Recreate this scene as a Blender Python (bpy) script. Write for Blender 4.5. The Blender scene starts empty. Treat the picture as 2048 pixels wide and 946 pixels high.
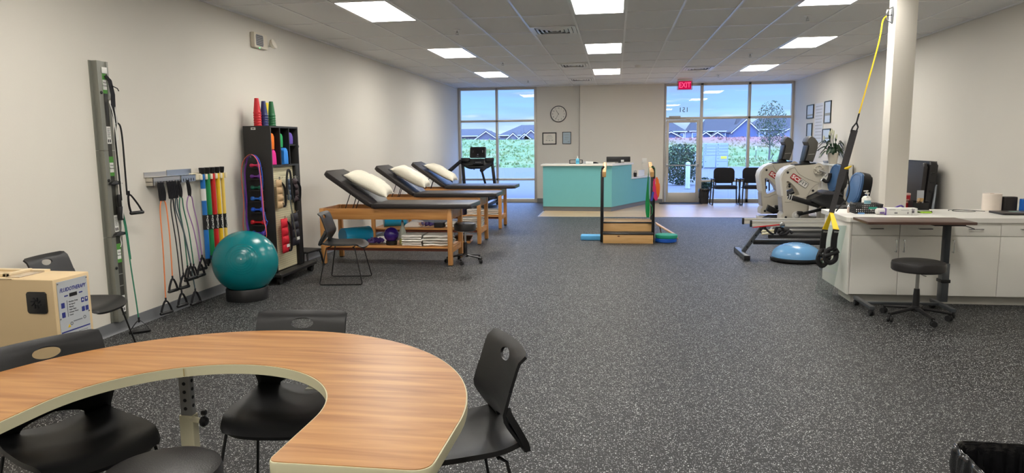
import bpy, bmesh, math, random
from mathutils import Vector, Matrix, noise
random.seed(7)
C = bpy.context.scene.collection
SC = bpy.context.scene
PI = math.pi
# ------------------------------------------------------------------ camera, sky, exposure
EYE = 1.555
FPX = 1397.58
CR = Vector((0.98924522, 0.14588136, -0.01060766)); CU = Vector((-0.00879787, 0.13173753, 0.99124559)); CW = Vector((-0.14600168, 0.98049164, -0.13160416))
cam_data = bpy.data.cameras.new('camera'); cam = bpy.data.objects.new('camera', cam_data); C.objects.link(cam)
cam_data.sensor_fit = 'HORIZONTAL'; cam_data.sensor_width = 36.0; cam_data.lens = FPX / 2048 * 36.0
cam_data.clip_start = 0.05; cam_data.clip_end = 600
mw = Matrix((CR, CU, -CW)).transposed().to_4x4(); mw.translation = (0, 0, EYE); cam.matrix_world = mw
SC.camera = cam
def P(px, py, X=None, Y=None, Z=None):
    """The point of the plane X=, Y= or Z= that the 2048x946 photograph shows at a pixel."""
    d = CW + CR * ((px - 1024) / FPX) - CU * ((py - 473) / FPX)
    t = X / d.x if X is not None else Y / d.y if Y is not None else (Z - EYE) / d.z
    return Vector((0, 0, EYE)) + d * t
SC.view_settings.view_transform = 'Standard'; SC.view_settings.look = 'None'
SC.view_settings.gamma = 1.0; SC.view_settings.use_curve_mapping = False
SC.view_settings.exposure = 0.0
PANEL = 23.5          # radiance of the ceiling panels
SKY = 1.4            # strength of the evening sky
SC.cycles.max_bounces = 8; SC.cycles.diffuse_bounces = 5; SC.cycles.transparent_max_bounces = 24
SC.cycles.sample_clamp_indirect = 6.0

def lin(c):
    return tuple(((v / 255) / 12.92 if v / 255 <= .04045 else ((v / 255 + .055) / 1.055) ** 2.4) for v in c[:3]) + (1.0,)

def make_world():
    w = bpy.data.worlds.new('evening_sky'); SC.world = w; w.use_nodes = True
    nt = w.node_tree; N = nt.nodes; L = nt.links; N.clear()
    out = N.new('ShaderNodeOutputWorld'); bg = N.new('ShaderNodeBackground'); L.new(bg.outputs[0], out.inputs[0])
    tc = N.new('ShaderNodeTexCoord'); sep = N.new('ShaderNodeSeparateXYZ'); L.new(tc.outputs['Generated'], sep.inputs[0])
    ramp = N.new('ShaderNodeValToRGB'); L.new(sep.outputs['Z'], ramp.inputs[0]); r = ramp.color_ramp
    r.elements[0].position = 0.0; r.elements[0].color = lin((222, 232, 250))
    r.elements[1].position = 1.0; r.elements[1].color = lin((138, 174, 255))
    for p, c in ((0.018, (205, 228, 252)), (0.045, (158, 208, 250)), (0.09, (140, 186, 242)), (0.25, (142, 180, 255))):
        e = r.elements.new(p); e.color = lin(c)
    mp = N.new('ShaderNodeMapping'); mp.inputs['Scale'].default_value = (5, 5, 46); L.new(tc.outputs['Generated'], mp.inputs[0])
    nz = N.new('ShaderNodeTexNoise'); nz.inputs['Scale'].default_value = 1.0; nz.inputs['Detail'].default_value = 6; L.new(mp.outputs[0], nz.inputs['Vector'])
    cr = N.new('ShaderNodeValToRGB'); L.new(nz.outputs['Fac'], cr.inputs[0])
    cr.color_ramp.elements[0].position = .44; cr.color_ramp.elements[0].color = (0, 0, 0, 1)
    cr.color_ramp.elements[1].position = .66; cr.color_ramp.elements[1].color = (.8, .8, .8, 1)
    mix = N.new('ShaderNodeMix'); mix.data_type = 'RGBA'; L.new(cr.outputs[0], mix.inputs['Factor'])
    L.new(ramp.outputs[0], mix.inputs['A']); mix.inputs['B'].default_value = lin((150, 178, 226))
    mp2 = N.new('ShaderNodeMapping'); mp2.inputs['Scale'].default_value = (9, 9, 70); mp2.inputs['Location'].default_value = (3.1, 1.2, .4); L.new(tc.outputs['Generated'], mp2.inputs[0])
    nz2 = N.new('ShaderNodeTexNoise'); nz2.inputs['Scale'].default_value = 1.0; nz2.inputs['Detail'].default_value = 7; L.new(mp2.outputs[0], nz2.inputs['Vector'])
    cr2 = N.new('ShaderNodeValToRGB'); L.new(nz2.outputs['Fac'], cr2.inputs[0])
    cr2.color_ramp.elements[0].position = .58; cr2.color_ramp.elements[0].color = (0, 0, 0, 1)
    cr2.color_ramp.elements[1].position = .74; cr2.color_ramp.elements[1].color = (.75, .75, .75, 1)
    mix2 = N.new('ShaderNodeMix'); mix2.data_type = 'RGBA'; L.new(cr2.outputs[0], mix2.inputs['Factor'])
    L.new(mix.outputs['Result'], mix2.inputs['A']); mix2.inputs['B'].default_value = lin((236, 240, 252))
    # overcast skies brighten overhead; the unseen part is boosted further to light the room
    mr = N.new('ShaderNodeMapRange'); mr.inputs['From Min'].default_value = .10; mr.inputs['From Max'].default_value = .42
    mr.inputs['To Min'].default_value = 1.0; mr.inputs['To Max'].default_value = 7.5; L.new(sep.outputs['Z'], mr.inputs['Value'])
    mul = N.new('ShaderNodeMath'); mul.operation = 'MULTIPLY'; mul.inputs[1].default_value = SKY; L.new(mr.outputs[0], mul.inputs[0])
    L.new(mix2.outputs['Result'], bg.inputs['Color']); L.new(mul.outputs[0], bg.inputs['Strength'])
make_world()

# ------------------------------------------------------------------ helpers
class MB:
    """Collects shapes into one mesh."""
    def __init__(s): s.bm = bmesh.new()
    def _new(s, verts, faces):
        vs = [s.bm.verts.new(v) for v in verts]; out = []
        for f in faces:
            try: out.append(s.bm.faces.new([vs[i] for i in f]))
            except ValueError: pass
        return vs, out
    def box(s, c, d, rot=None, bev=0, seg=2):
        hx, hy, hz = d[0] / 2, d[1] / 2, d[2] / 2
        M = Matrix.Translation(c) @ (rot.to_4x4() if rot is not None and not isinstance(rot, (int, float)) else Matrix.Rotation(rot or 0, 4, 'Z'))
        co = [M @ Vector((x, y, z)) for x in (-hx, hx) for y in (-hy, hy) for z in (-hz, hz)]
        vs, fs = s._new(co, [(0, 1, 3, 2), (4, 6, 7, 5), (0, 4, 5, 1), (2, 3, 7, 6), (0, 2, 6, 4), (1, 5, 7, 3)])
        if bev:
            ed = list({e for f in fs for e in f.edges})
            bmesh.ops.bevel(s.bm, geom=ed, offset=min(bev, min(d) * .49), segments=seg, profile=.5, affect='EDGES')
        return s
    def b2(s, a, b, bev=0, seg=2):
        return s.box([(a[i] + b[i]) / 2 for i in range(3)], [abs(a[i] - b[i]) for i in range(3)], None, bev, seg)
    def bar(s, p0, p1, w, h, bev=0, up=(0, 0, 1)):
        """A rectangular bar from p0 to p1: w across, h along up."""
        p0, p1 = Vector(p0), Vector(p1); z = (p1 - p0); l = z.length; z.normalize()
        x = Vector(up).cross(z)
        if x.length < 1e-4: x = Vector((1, 0, 0)).cross(z)
        x.normalize(); y = z.cross(x)
        R = Matrix((x, y, z)).transposed()
        return s.box((p0 + p1) / 2, (w, h, l), R, bev)
    def cyl(s, p0, p1, r0, r1=None, n=16):
        return s.tube([p0, p1], [r0, r0 if r1 is None else r1], n)
    def tube(s, pts, r, n=8, closed=False, cap=True):
        pts = [Vector(p) for p in pts]; m = len(pts)
        rs = r if isinstance(r, (list, tuple)) else [r] * m
        tang = []
        for i in range(m):
            a = pts[(i - 1) % m] if closed or i > 0 else pts[i]; b = pts[(i + 1) % m] if closed or i < m - 1 else pts[i]
            t = (b - a); tang.append(t.normalized() if t.length > 1e-9 else Vector((0, 0, 1)))
        t0 = tang[0]; x = t0.cross(Vector((0, 0, 1)))
        if x.length < .05: x = t0.cross(Vector((0, 1, 0)))
        x.normalize(); rings = []
        for i in range(m):
            if i: 
                q = tang[i - 1].rotation_difference(tang[i]); x = q @ x
                x = (x - tang[i] * x.dot(tang[i])).normalized()
            y = tang[i].cross(x)
            rings.append([s.bm.verts.new(pts[i] + (x * math.cos(a) + y * math.sin(a)) * rs[i]) for a in [2 * PI * k / n for k in range(n)]])
        for i in range(m if closed else m - 1):
            A, B = rings[i], rings[(i + 1) % m]
            for k in range(n): s.bm.faces.new((A[k], A[(k + 1) % n], B[(k + 1) % n], B[k]))
        if cap and not closed:
            s.bm.faces.new(rings[0][::-1]); s.bm.faces.new(rings[-1])
        return s
    def strip(s, pts, side, w, t, closed=False):
        """A flat strap along pts; side is one vector or one per point, w its width, t its thickness."""
        pts = [Vector(p) for p in pts]; m = len(pts); rings = []
        for i in range(m):
            a = pts[(i - 1) % m] if closed or i > 0 else pts[i]; b = pts[(i + 1) % m] if closed or i < m - 1 else pts[i]
            tn = (b - a).normalized(); sd = Vector(side[i]) if isinstance(side, list) else Vector(side)
            sd = (sd - tn * sd.dot(tn)).normalized(); up = sd.cross(tn)
            ww = w[i] if isinstance(w, (list, tuple)) else w
            rings.append([s.bm.verts.new(pts[i] + sd * (a_ * ww / 2) + up * (b_ * t / 2)) for a_, b_ in ((-1, -1), (1, -1), (1, 1), (-1, 1))])
        for i in range(m if closed else m - 1):
            A, B = rings[i], rings[(i + 1) % m]
            for k in range(4): s.bm.faces.new((A[k], A[(k + 1) % 4], B[(k + 1) % 4], B[k]))
        if not closed: s.bm.faces.new(rings[0][::-1]); s.bm.faces.new(rings[-1])
        return s
    def lathe(s, prof, c=(0, 0, 0), n=24, M=None):
        c = Vector(c); M = M or Matrix.Identity(3); rings = []
        for r, z in prof:
            rings.append([s.bm.verts.new(c + M @ Vector((r * math.cos(2 * PI * k / n), r * math.sin(2 * PI * k / n), z))) for k in range(n)] if r > 1e-6 else [s.bm.verts.new(c + M @ Vector((0, 0, z)))])
        for A, B in zip(rings, rings[1:]):
            for k in range(n):
                k2 = (k + 1) % n
                if len(A) == 1 and len(B) == 1: break
                if len(A) == 1: s.bm.faces.new((A[0], B[k2], B[k]))
                elif len(B) == 1: s.bm.faces.new((A[k], A[k2], B[0]))
                else: s.bm.faces.new((A[k], A[k2], B[k2], B[k]))
        for R_, rev in () if prof[0] == prof[-1] else ((rings[0], True), (rings[-1], False)):
            if len(R_) > 1: s.bm.faces.new(R_[::-1] if rev else R_)
        return s
    def prism(s, poly, h, M=None, bev=0, seg=2, holes=()):
        """A 2-D outline (x, y) raised from z=0 to h, placed by M; holes are outlines cut out of it."""
        M = M or Matrix.Identity(4); h0 = 0
        loops = [list(poly)] + [list(q) for q in holes]
        if not holes:
            n = len(poly)
            vs, fs = s._new([M @ Vector((x, y, 0)) for x, y in poly] + [M @ Vector((x, y, h)) for x, y in poly],
                            [tuple(range(n))[::-1], tuple(range(n, 2 * n))] + [(i, (i + 1) % n, n + (i + 1) % n, n + i) for i in range(n)])
            if bev:
                ed = list({e for f in fs[:2] for e in f.edges})
                bmesh.ops.bevel(s.bm, geom=ed, offset=bev, segments=seg, profile=.5, affect='EDGES')
        else:
            for z, flip in ((0, True), (h, False)):
                es = []
                for lp in loops:
                    vs = [s.bm.verts.new((x, y, z)) for x, y in lp]
                    es += [s.bm.edges.new((vs[i], vs[(i + 1) % len(vs)])) for i in range(len(vs))]
                res = bmesh.ops.triangle_fill(s.bm, edges=es, use_beauty=True)
                vv = {v for e in es for v in e.verts}
                for f in res['geom']:
                    if isinstance(f, bmesh.types.BMFace):
                        if (f.normal.z < 0) != flip: f.normal_flip()
                for v in vv: v.co = M @ v.co
            for lp in loops:
                n = len(lp)
                s._new([M @ Vector((x, y, 0)) for x, y in lp] + [M @ Vector((x, y, h)) for x, y in lp], [(i, (i + 1) % n, n + (i + 1) % n, n + i) for i in range(n)])
            bmesh.ops.remove_doubles(s.bm, verts=s.bm.verts[:], dist=1e-6)
        return s
    def ball(s, c, r, sc=(1, 1, 1), n=20, m=12, M=None):
        prof = [(math.cos(a) * r, math.sin(a) * r) for a in [-PI / 2 + PI * k / m for k in range(m + 1)]]
        prof[0] = (0, -r); prof[-1] = (0, r)
        S = Matrix.Diagonal(Vector(sc)); M = (M.to_3x3() if M else Matrix.Identity(3)) @ S
        return s.lathe(prof, c, n, M)
    def shell(s, f, nu, nv, t=0.0):
        """A surface f(u, v) with u, v in 0..1, thickened by t."""
        g = [[Vector(f(i / nu, j / nv)) for j in range(nv + 1)] for i in range(nu + 1)]
        def nrm(i, j):
            a = g[min(i + 1, nu)][j] - g[max(i - 1, 0)][j]; b = g[i][min(j + 1, nv)] - g[i][max(j - 1, 0)]
            n_ = a.cross(b); return n_.normalized() if n_.length > 1e-12 else Vector((0, 0, 1))
        A = [[s.bm.verts.new(g[i][j] + (nrm(i, j) * t / 2 if t else Vector())) for j in range(nv + 1)] for i in range(nu + 1)]
        for i in range(nu):
            for j in range(nv): s.bm.faces.new((A[i][j], A[i + 1][j], A[i + 1][j + 1], A[i][j + 1]))
        if t:
            B = [[s.bm.verts.new(g[i][j] - nrm(i, j) * t / 2) for j in range(nv + 1)] for i in range(nu + 1)]
            for i in range(nu):
                for j in range(nv): s.bm.faces.new((B[i][j], B[i][j + 1], B[i + 1][j + 1], B[i + 1][j]))
            for i in range(nu):
                s.bm.faces.new((A[i][0], B[i][0], B[i + 1][0], A[i + 1][0])); s.bm.faces.new((A[i][nv], A[i + 1][nv], B[i + 1][nv], B[i][nv]))
            for j in range(nv):
                s.bm.faces.new((A[0][j], A[0][j + 1], B[0][j + 1], B[0][j])); s.bm.faces.new((A[nu][j], B[nu][j], B[nu][j + 1], A[nu][j + 1]))
        return s
    def xf(s, M):
        bmesh.ops.transform(s.bm, matrix=M, verts=s.bm.verts[:]); return s
    def build(s, name, mat, parent=None, world=False, ang=35, fix=True):
        if fix: bmesh.ops.recalc_face_normals(s.bm, faces=s.bm.faces[:])
        me = bpy.data.meshes.new(name); s.bm.to_mesh(me); s.bm.free()
        for p in me.polygons: p.use_smooth = True
        me.set_sharp_from_angle(angle=math.radians(ang))
        return link(name, me, mat, parent, world)

def wmat(o):
    M = Matrix.LocRotScale(o.location, o.rotation_euler, o.scale)
    return wmat(o.parent) @ M if o.parent else M
def link(name, me, mat, parent=None, world=False):
    me.materials.clear(); me.materials.append(mat)
    o = bpy.data.objects.new(name, me); C.objects.link(o)
    if parent is not None:
        if world: me.transform(wmat(parent).inverted())
        o.parent = parent
    return o
def thing(name, label, cat, loc=(0, 0, 0), rz=0, group=None):
    o = bpy.data.objects.new(name, None); C.objects.link(o); o.empty_display_size = .05
    o.location = loc; o.rotation_euler = (0, 0, rz); return tag(o, label, cat, group)
def tag(o, label, cat, group=None):
    o['label'] = label; o['category'] = cat
    if group: o['group'] = group
    return o
def plab(o, label): o['label'] = label; return o
def struct(o): o['kind'] = 'structure'; return o
def stuff(o): o['kind'] = 'stuff'; return o
def dup(root, loc, rz, label=None, group=None):
    r = root.copy(); C.objects.link(r); r.location = loc; r.rotation_euler = (0, 0, rz)
    if label: r['label'] = label
    if group: r['group'] = group
    kids = [o for o in C.objects if o.parent == root]
    for ch in kids:
        c = ch.copy(); C.objects.link(c); c.parent = r
        for g in [o for o in C.objects if o.parent == ch]:
            d = g.copy(); C.objects.link(d); d.parent = c
    return r
def text(name, s_, size, M, mat, parent=None, ext=.0006, align='CENTER', world=False, shear=0, sx=1.0, off=0.0):
    """Lettering as a mesh: reads along M's x axis, stands up along its y axis."""
    cu = bpy.data.curves.new(name, 'FONT'); cu.body = s_; cu.size = size; cu.extrude = ext; cu.align_x = align; cu.align_y = 'CENTER'; cu.shear = shear; cu.offset = off
    cu.resolution_u = 2
    t = bpy.data.objects.new(name, cu); C.objects.link(t)
    dg = bpy.context.evaluated_depsgraph_get(); me = bpy.data.meshes.new_from_object(t.evaluated_get(dg))
    bpy.data.objects.remove(t); bpy.data.curves.remove(cu)
    me.transform(M @ Matrix.Diagonal((sx, 1, 1, 1)))
    return link(name, me, mat, parent, world)
def frame(o, x, y):
    """A matrix at o whose x and y axes lie along x and y."""
    x = Vector(x).normalized(); y = Vector(y); y = (y - x * y.dot(x)).normalized(); z = x.cross(y)
    M = Matrix((x, y, z)).transposed().to_4x4(); M.translation = o; return M
def catmull(pts, k=6, closed=False):
    pts = [Vector(p) for p in pts]; n = len(pts); out = []
    for i in range(n if closed else n - 1):
        g = lambda j: pts[j % n] if closed else pts[max(0, min(n - 1, j))]
        a, b, c, d = g(i - 1), g(i), g(i + 1), g(i + 2)
        for q in range(k):
            t = q / k
            out.append(.5 * ((2 * b) + (c - a) * t + (2 * a - 5 * b + 4 * c - d) * t * t + (3 * b - a - 3 * c + d) * t ** 3))
    if not closed: out.append(pts[-1])
    return out
def rrect(w, h, r, n=5, cx=0, cy=0):
    out = []
    for (x, y, a) in ((w / 2 - r, h / 2 - r, 0), (-w / 2 + r, h / 2 - r, 90), (-w / 2 + r, -h / 2 + r, 180), (w / 2 - r, -h / 2 + r, 270)):
        for k in range(n + 1):
            t = math.radians(a + 90 * k / n); out.append((cx + x + r * math.cos(t), cy + y + r * math.sin(t)))
    return out
def resample(poly, n):
    pts = [Vector(p) for p in poly]; L_ = [0]
    for i in range(len(pts)): L_.append(L_[-1] + (pts[(i + 1) % len(pts)] - pts[i]).length)
    out = []; j = 0
    for k in range(n):
        d = L_[-1] * k / n
        while L_[j + 1] < d: j += 1
        a, b = pts[j], pts[(j + 1) % len(pts)]; out.append(tuple(a + (b - a) * ((d - L_[j]) / max(1e-9, L_[j + 1] - L_[j]))))
    return out
def oval(rx, ry, n=24, cx=0, cy=0): return [(cx + rx * math.cos(2 * PI * k / n), cy + ry * math.sin(2 * PI * k / n)) for k in range(n)]

# ------------------------------------------------------------------ materials
def mat(name, col, rough=.5, metal=0.0, var=0.0, vscale=8.0, bump=0.0, bscale=60.0, spec=.5, coat=0.0, alpha=1.0, trans=0.0, emit=None, est=0.0, sheen=0.0):
    m = bpy.data.materials.new(name); m.use_nodes = True; nt = m.node_tree; N, L = nt.nodes, nt.links
    b = N['Principled BSDF']; c = lin(col)
    b.inputs['Base Color'].default_value = c; b.inputs['Roughness'].default_value = rough; b.inputs['Metallic'].default_value = metal
    b.inputs['Specular IOR Level'].default_value = spec; b.inputs['Coat Weight'].default_value = coat; b.inputs['Alpha'].default_value = alpha
    b.inputs['Transmission Weight'].default_value = trans; b.inputs['Sheen Weight'].default_value = sheen
    if emit: b.inputs['Emission Color'].default_value = lin(emit); b.inputs['Emission Strength'].default_value = est
    tc = N.new('ShaderNodeTexCoord')
    nz = N.new('ShaderNodeTexNoise'); nz.inputs['Scale'].default_value = vscale; nz.inputs['Detail'].default_value = 4; L.new(tc.outputs['Object'], nz.inputs['Vector'])
    mx = N.new('ShaderNodeMix'); mx.data_type = 'RGBA'; L.new(nz.outputs['Fac'], mx.inputs['Factor'])
    v = max(var, .02)
    mx.inputs['A'].default_value = tuple(x * (1 - v) for x in c[:3]) + (1,); mx.inputs['B'].default_value = tuple(min(1, x * (1 + v)) for x in c[:3]) + (1,)
    L.new(mx.outputs['Result'], b.inputs['Base Color'])
    if bump:
        n2 = N.new('ShaderNodeTexNoise'); n2.inputs['Scale'].default_value = bscale; n2.inputs['Detail'].default_value = 3; L.new(tc.outputs['Object'], n2.inputs['Vector'])
        bp = N.new('ShaderNodeBump'); bp.inputs['Strength'].default_value = bump; bp.inputs['Distance'].default_value = .01; L.new(n2.outputs['Fac'], bp.inputs['Height']); L.new(bp.outputs[0], b.inputs['Normal'])
    return m
def wood(name, c0, c1, axis=0, scale=3.0, rough=.4, stretch=14, spec=.5):
    m = mat(name, c0, rough, spec=spec); nt = m.node_tree; N, L = nt.nodes, nt.links; b = N['Principled BSDF']
    tc = N.new('ShaderNodeTexCoord'); mp = N.new('ShaderNodeMapping'); sc = [stretch] * 3; sc[axis] = 1.0
    mp.inputs['Scale'].default_value = sc; L.new(tc.outputs['Object'], mp.inputs[0])
    nz = N.new('ShaderNodeTexNoise'); nz.inputs['Scale'].default_value = scale; nz.inputs['Detail'].default_value = 5; nz.inputs['Distortion'].default_value = .6; L.new(mp.outputs[0], nz.inputs['Vector'])
    rp = N.new('ShaderNodeValToRGB'); L.new(nz.outputs['Fac'], rp.inputs[0]); rp.color_ramp.elements[0].position = .32; rp.color_ramp.elements[1].position = .68
    rp.color_ramp.elements[0].color = lin(c1); rp.color_ramp.elements[1].color = lin(c0); L.new(rp.outputs[0], b.inputs['Base Color'])
    return m
def glass(name, tint=(245, 250, 255), refl=.07, rough=0.0, graze=.8):
    m = bpy.data.materials.new(name); m.use_nodes = True; nt = m.node_tree; N, L = nt.nodes, nt.links; N.clear()
    out = N.new('ShaderNodeOutputMaterial'); mx = N.new('ShaderNodeMixShader'); tr = N.new('ShaderNodeBsdfTransparent'); gl = N.new('ShaderNodeBsdfGlossy')
    tr.inputs[0].default_value = lin(tint); gl.inputs['Roughness'].default_value = rough
    lw = N.new('ShaderNodeLayerWeight'); lw.inputs[0].default_value = .5
    pw = N.new('ShaderNodeMath'); pw.operation = 'POWER'; pw.inputs[1].default_value = 5.0; L.new(lw.outputs['Facing'], pw.inputs[0])
    mm = N.new('ShaderNodeMath'); mm.operation = 'MULTIPLY_ADD'; mm.inputs[1].default_value = graze; mm.inputs[2].default_value = refl; L.new(pw.outputs[0], mm.inputs[0]); mm.use_clamp = True
    L.new(mm.outputs[0], mx.inputs[0]); L.new(tr.outputs[0], mx.inputs[1]); L.new(gl.outputs[0], mx.inputs[2]); L.new(mx.outputs[0], out.inputs[0])
    return m
def emitter(name, col, st):
    m = bpy.data.materials.new(name); m.use_nodes = True; nt = m.node_tree; N, L = nt.nodes, nt.links; N.clear()
    out = N.new('ShaderNodeOutputMaterial'); e = N.new('ShaderNodeEmission'); e.inputs[0].default_value = lin(col); e.inputs[1].default_value = st; L.new(e.outputs[0], out.inputs[0])
    return m
M_BLACK = mat('black_plastic', (24, 24, 26), .42, var=.1)
M_BLACKM = mat('black_metal', (20, 20, 22), .35, spec=.5)
M_RUBBER = mat('black_rubber', (22, 22, 24), .7)
M_VINYL = mat('black_vinyl', (34, 32, 33), .38, var=.08, bump=.15, bscale=220)
M_CHROME = mat('chrome', (205, 207, 210), .18, 1.0)
M_STEEL = mat('brushed_steel', (172, 172, 170), .34, 1.0, bump=.05)
M_ALU = mat('anodised_aluminium', (178, 176, 172), .42, .6)
M_WHITEP = mat('white_plastic', (232, 231, 226), .4)
M_CREAM = mat('cream_paint', (214, 207, 176), .45)
M_LABELW = mat('white_label', (228, 228, 224), .6)
M_DARKFAB = mat('black_fabric', (25, 25, 30), .85, var=.15, bump=.3, bscale=250)
M_CLEAR = glass('clear_acrylic', (242, 246, 245), .03, 0.0, .2)
# ------------------------------------------------------------------ the room
XL, XR, D, CEIL, T, YB = -4.164, 4.370, 18.487, 3.028, .6096, -5.5
def floor_mat():
    m = mat('speckled_rubber', (60, 61, 64), .55, spec=.4); nt = m.node_tree; N, L = nt.nodes, nt.links; b = N['Principled BSDF']
    tc = N.new('ShaderNodeTexCoord')
    nz = N.new('ShaderNodeTexNoise'); nz.inputs['Scale'].default_value = 70; nz.inputs['Detail'].default_value = 2; L.new(tc.outputs['Object'], nz.inputs['Vector'])
    va = N.new('ShaderNodeVectorMath'); va.operation = 'MULTIPLY_ADD'; va.inputs[1].default_value = (.018,) * 3; L.new(nz.outputs['Color'], va.inputs[0]); L.new(tc.outputs['Object'], va.inputs[2])
    def flecks(scale, thr, keep, seedshift):
        mp = N.new('ShaderNodeMapping'); mp.inputs['Location'].default_value = (seedshift, seedshift * .7, 0.013); L.new(va.outputs[0], mp.inputs[0])
        vo = N.new('ShaderNodeTexVoronoi'); vo.voronoi_dimensions = '2D'; vo.inputs['Scale'].default_value = scale; L.new(mp.outputs[0], vo.inputs['Vector'])
        a = N.new('ShaderNodeMath'); a.operation = 'LESS_THAN'; a.inputs[1].default_value = thr; L.new(vo.outputs['Distance'], a.inputs[0])
        sp = N.new('ShaderNodeSeparateColor'); L.new(vo.outputs['Color'], sp.inputs[0])
        c = N.new('ShaderNodeMath'); c.operation = 'LESS_THAN'; c.inputs[1].default_value = keep; L.new(sp.outputs[0], c.inputs[0])
        e = N.new('ShaderNodeMath'); e.operation = 'MULTIPLY'; L.new(a.outputs[0], e.inputs[0]); L.new(c.outputs[0], e.inputs[1])
        f = N.new('ShaderNodeMath'); f.operation = 'MULTIPLY'; L.new(e.outputs[0], f.inputs[0]); L.new(sp.outputs[1], f.inputs[1])
        return f
    f1 = flecks(95, .26, .32, 0.0); f2 = flecks(150, .25, .30, 5.3)
    ad = N.new('ShaderNodeMath'); ad.operation = 'ADD'; ad.use_clamp = True; L.new(f1.outputs[0], ad.inputs[0]); L.new(f2.outputs[0], ad.inputs[1])
    # rolls of rubber laid across the room: each a little different, a dark seam between them
    sx = N.new('ShaderNodeSeparateXYZ'); L.new(tc.outputs['Object'], sx.inputs[0])
    dv = N.new('ShaderNodeMath'); dv.operation = 'MULTIPLY_ADD'; dv.inputs[1].default_value = 1 / 1.22; dv.inputs[2].default_value = ROLL; L.new(sx.outputs['Y'], dv.inputs[0])
    fl = N.new('ShaderNodeMath'); fl.operation = 'FLOOR'; L.new(dv.outputs[0], fl.inputs[0])
    wn = N.new('ShaderNodeTexWhiteNoise'); wn.noise_dimensions = '1D'; L.new(fl.outputs[0], wn.inputs['W'])
    fr = N.new('ShaderNodeMath'); fr.operation = 'FRACT'; L.new(dv.outputs[0], fr.inputs[0])
    seam = N.new('ShaderNodeMath'); seam.operation = 'LESS_THAN'; seam.inputs[1].default_value = .006; L.new(fr.outputs[0], seam.inputs[0])
    mr = N.new('ShaderNodeMapRange'); mr.inputs['To Min'].default_value = .86; mr.inputs['To Max'].default_value = 1.14; L.new(wn.outputs['Value'], mr.inputs['Value'])
    base = N.new('ShaderNodeMix'); base.data_type = 'RGBA'; L.new(nz.outputs['Fac'], base.inputs['Factor']); base.inputs['A'].default_value = lin((19, 20, 22)); base.inputs['B'].default_value = lin((29, 30, 33))
    sc = N.new('ShaderNodeVectorMath'); sc.operation = 'SCALE'; L.new(base.outputs['Result'], sc.inputs[0]); L.new(mr.outputs[0], sc.inputs['Scale'])
    mx = N.new('ShaderNodeMix'); mx.data_type = 'RGBA'; L.new(ad.outputs[0], mx.inputs['Factor']); L.new(sc.outputs[0], mx.inputs['A']); mx.inputs['B'].default_value = lin((225, 228, 226))
    m2 = N.new('ShaderNodeMix'); m2.data_type = 'RGBA'; L.new(seam.outputs[0], m2.inputs['Factor']); L.new(mx.outputs['Result'], m2.inputs['A']); m2.inputs['B'].default_value = lin((26, 26, 28))
    L.new(m2.outputs['Result'], b.inputs['Base Color'])
    n3 = N.new('ShaderNodeTexNoise'); n3.inputs['Scale'].default_value = 260; L.new(tc.outputs['Object'], n3.inputs['Vector'])
    bp = N.new('ShaderNodeBump'); bp.inputs['Strength'].default_value = .25; bp.inputs['Distance'].default_value = .004; L.new(n3.outputs['Fac'], bp.inputs['Height']); L.new(bp.outputs[0], b.inputs['Normal'])
    return m
ROLL = .213
M_FLOOR = floor_mat()
def plank_mat():
    m = wood('pale_vinyl_planks', (196, 168, 132), (178, 150, 116), 0, 2.2, .34, 10); nt = m.node_tree; N, L = nt.nodes, nt.links; b = N['Principled BSDF']
    src = b.inputs['Base Color'].links[0].from_socket
    tc = N.new('ShaderNodeTexCoord'); br = N.new('ShaderNodeTexBrick'); br.inputs['Scale'].default_value = 1.0; br.inputs['Brick Width'].default_value = 1.22; br.inputs['Row Height'].default_value = .18; br.inputs['Mortar Size'].default_value = .0015
    br.inputs['Color1'].default_value = (.9, .9, .9, 1); br.inputs['Color2'].default_value = (1.05, 1.05, 1.05, 1); br.inputs['Mortar'].default_value = (.6, .6, .6, 1); L.new(tc.outputs['Object'], br.inputs['Vector'])
    mx = N.new('ShaderNodeMix'); mx.data_type = 'RGBA'; mx.blend_type = 'MULTIPLY'; mx.inputs['Factor'].default_value = 1; L.new(src, mx.inputs['A']); L.new(br.outputs['Color'], mx.inputs['B']); L.new(mx.outputs['Result'], b.inputs['Base Color'])
    return m
M_WALL = mat('greige_wall_paint', (220, 215, 205), .62, var=.015, vscale=2, bump=.06, bscale=180)
M_CEILTILE = mat('acoustic_tile', (240, 240, 239), .9, var=.03, vscale=90, bump=.2, bscale=300)
M_GRID = mat('white_grid_paint', (244, 244, 244), .28)
M_BASE = mat('grey_cove_base', (112, 114, 118), .45)
M_FRAME = mat('champagne_aluminium', (196, 190, 180), .4, .25)
M_GLASSW = glass('window_glass', (247, 251, 255), .032)

struct(MB().b2((XL - .15, YB, -.1), (XR + .15, D + .02, 0)).build('floor', M_FLOOR))
struct(MB().b2((-1.62, 14.82, 0), (XR, D, .004)).build('floor_entry', plank_mat()))
tr = MB(); tr.b2((-1.65, 14.79, 0), (XR, 14.825, .007), .003); tr.b2((-1.65, 14.79, 0), (-1.615, 16.0, .007), .003)
struct(tr.build('trim_1', M_ALU))
struct(MB().b2((XL - .15, YB, 0), (XL, D + .15, 3.25)).build('wall_left', M_WALL))
struct(MB().b2((XR, YB, 0), (XR + .15, D + .15, 3.25)).build('wall_right', M_WALL))
struct(MB().b2((XL - .15, YB - .15, 0), (XR + .15, YB, 3.25)).build('wall_back', M_WALL))
wf = MB(); wf.b2((-2.065, D, 0), (-.9, D + .2, 3.25)); wf.b2((-.933, D - .16, 0), (1.195, D + .2, 3.25)); wf.b2((XL, D, CEIL), (XR, D + .2, 3.25))
struct(wf.build('wall_front', M_WALL))
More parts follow.
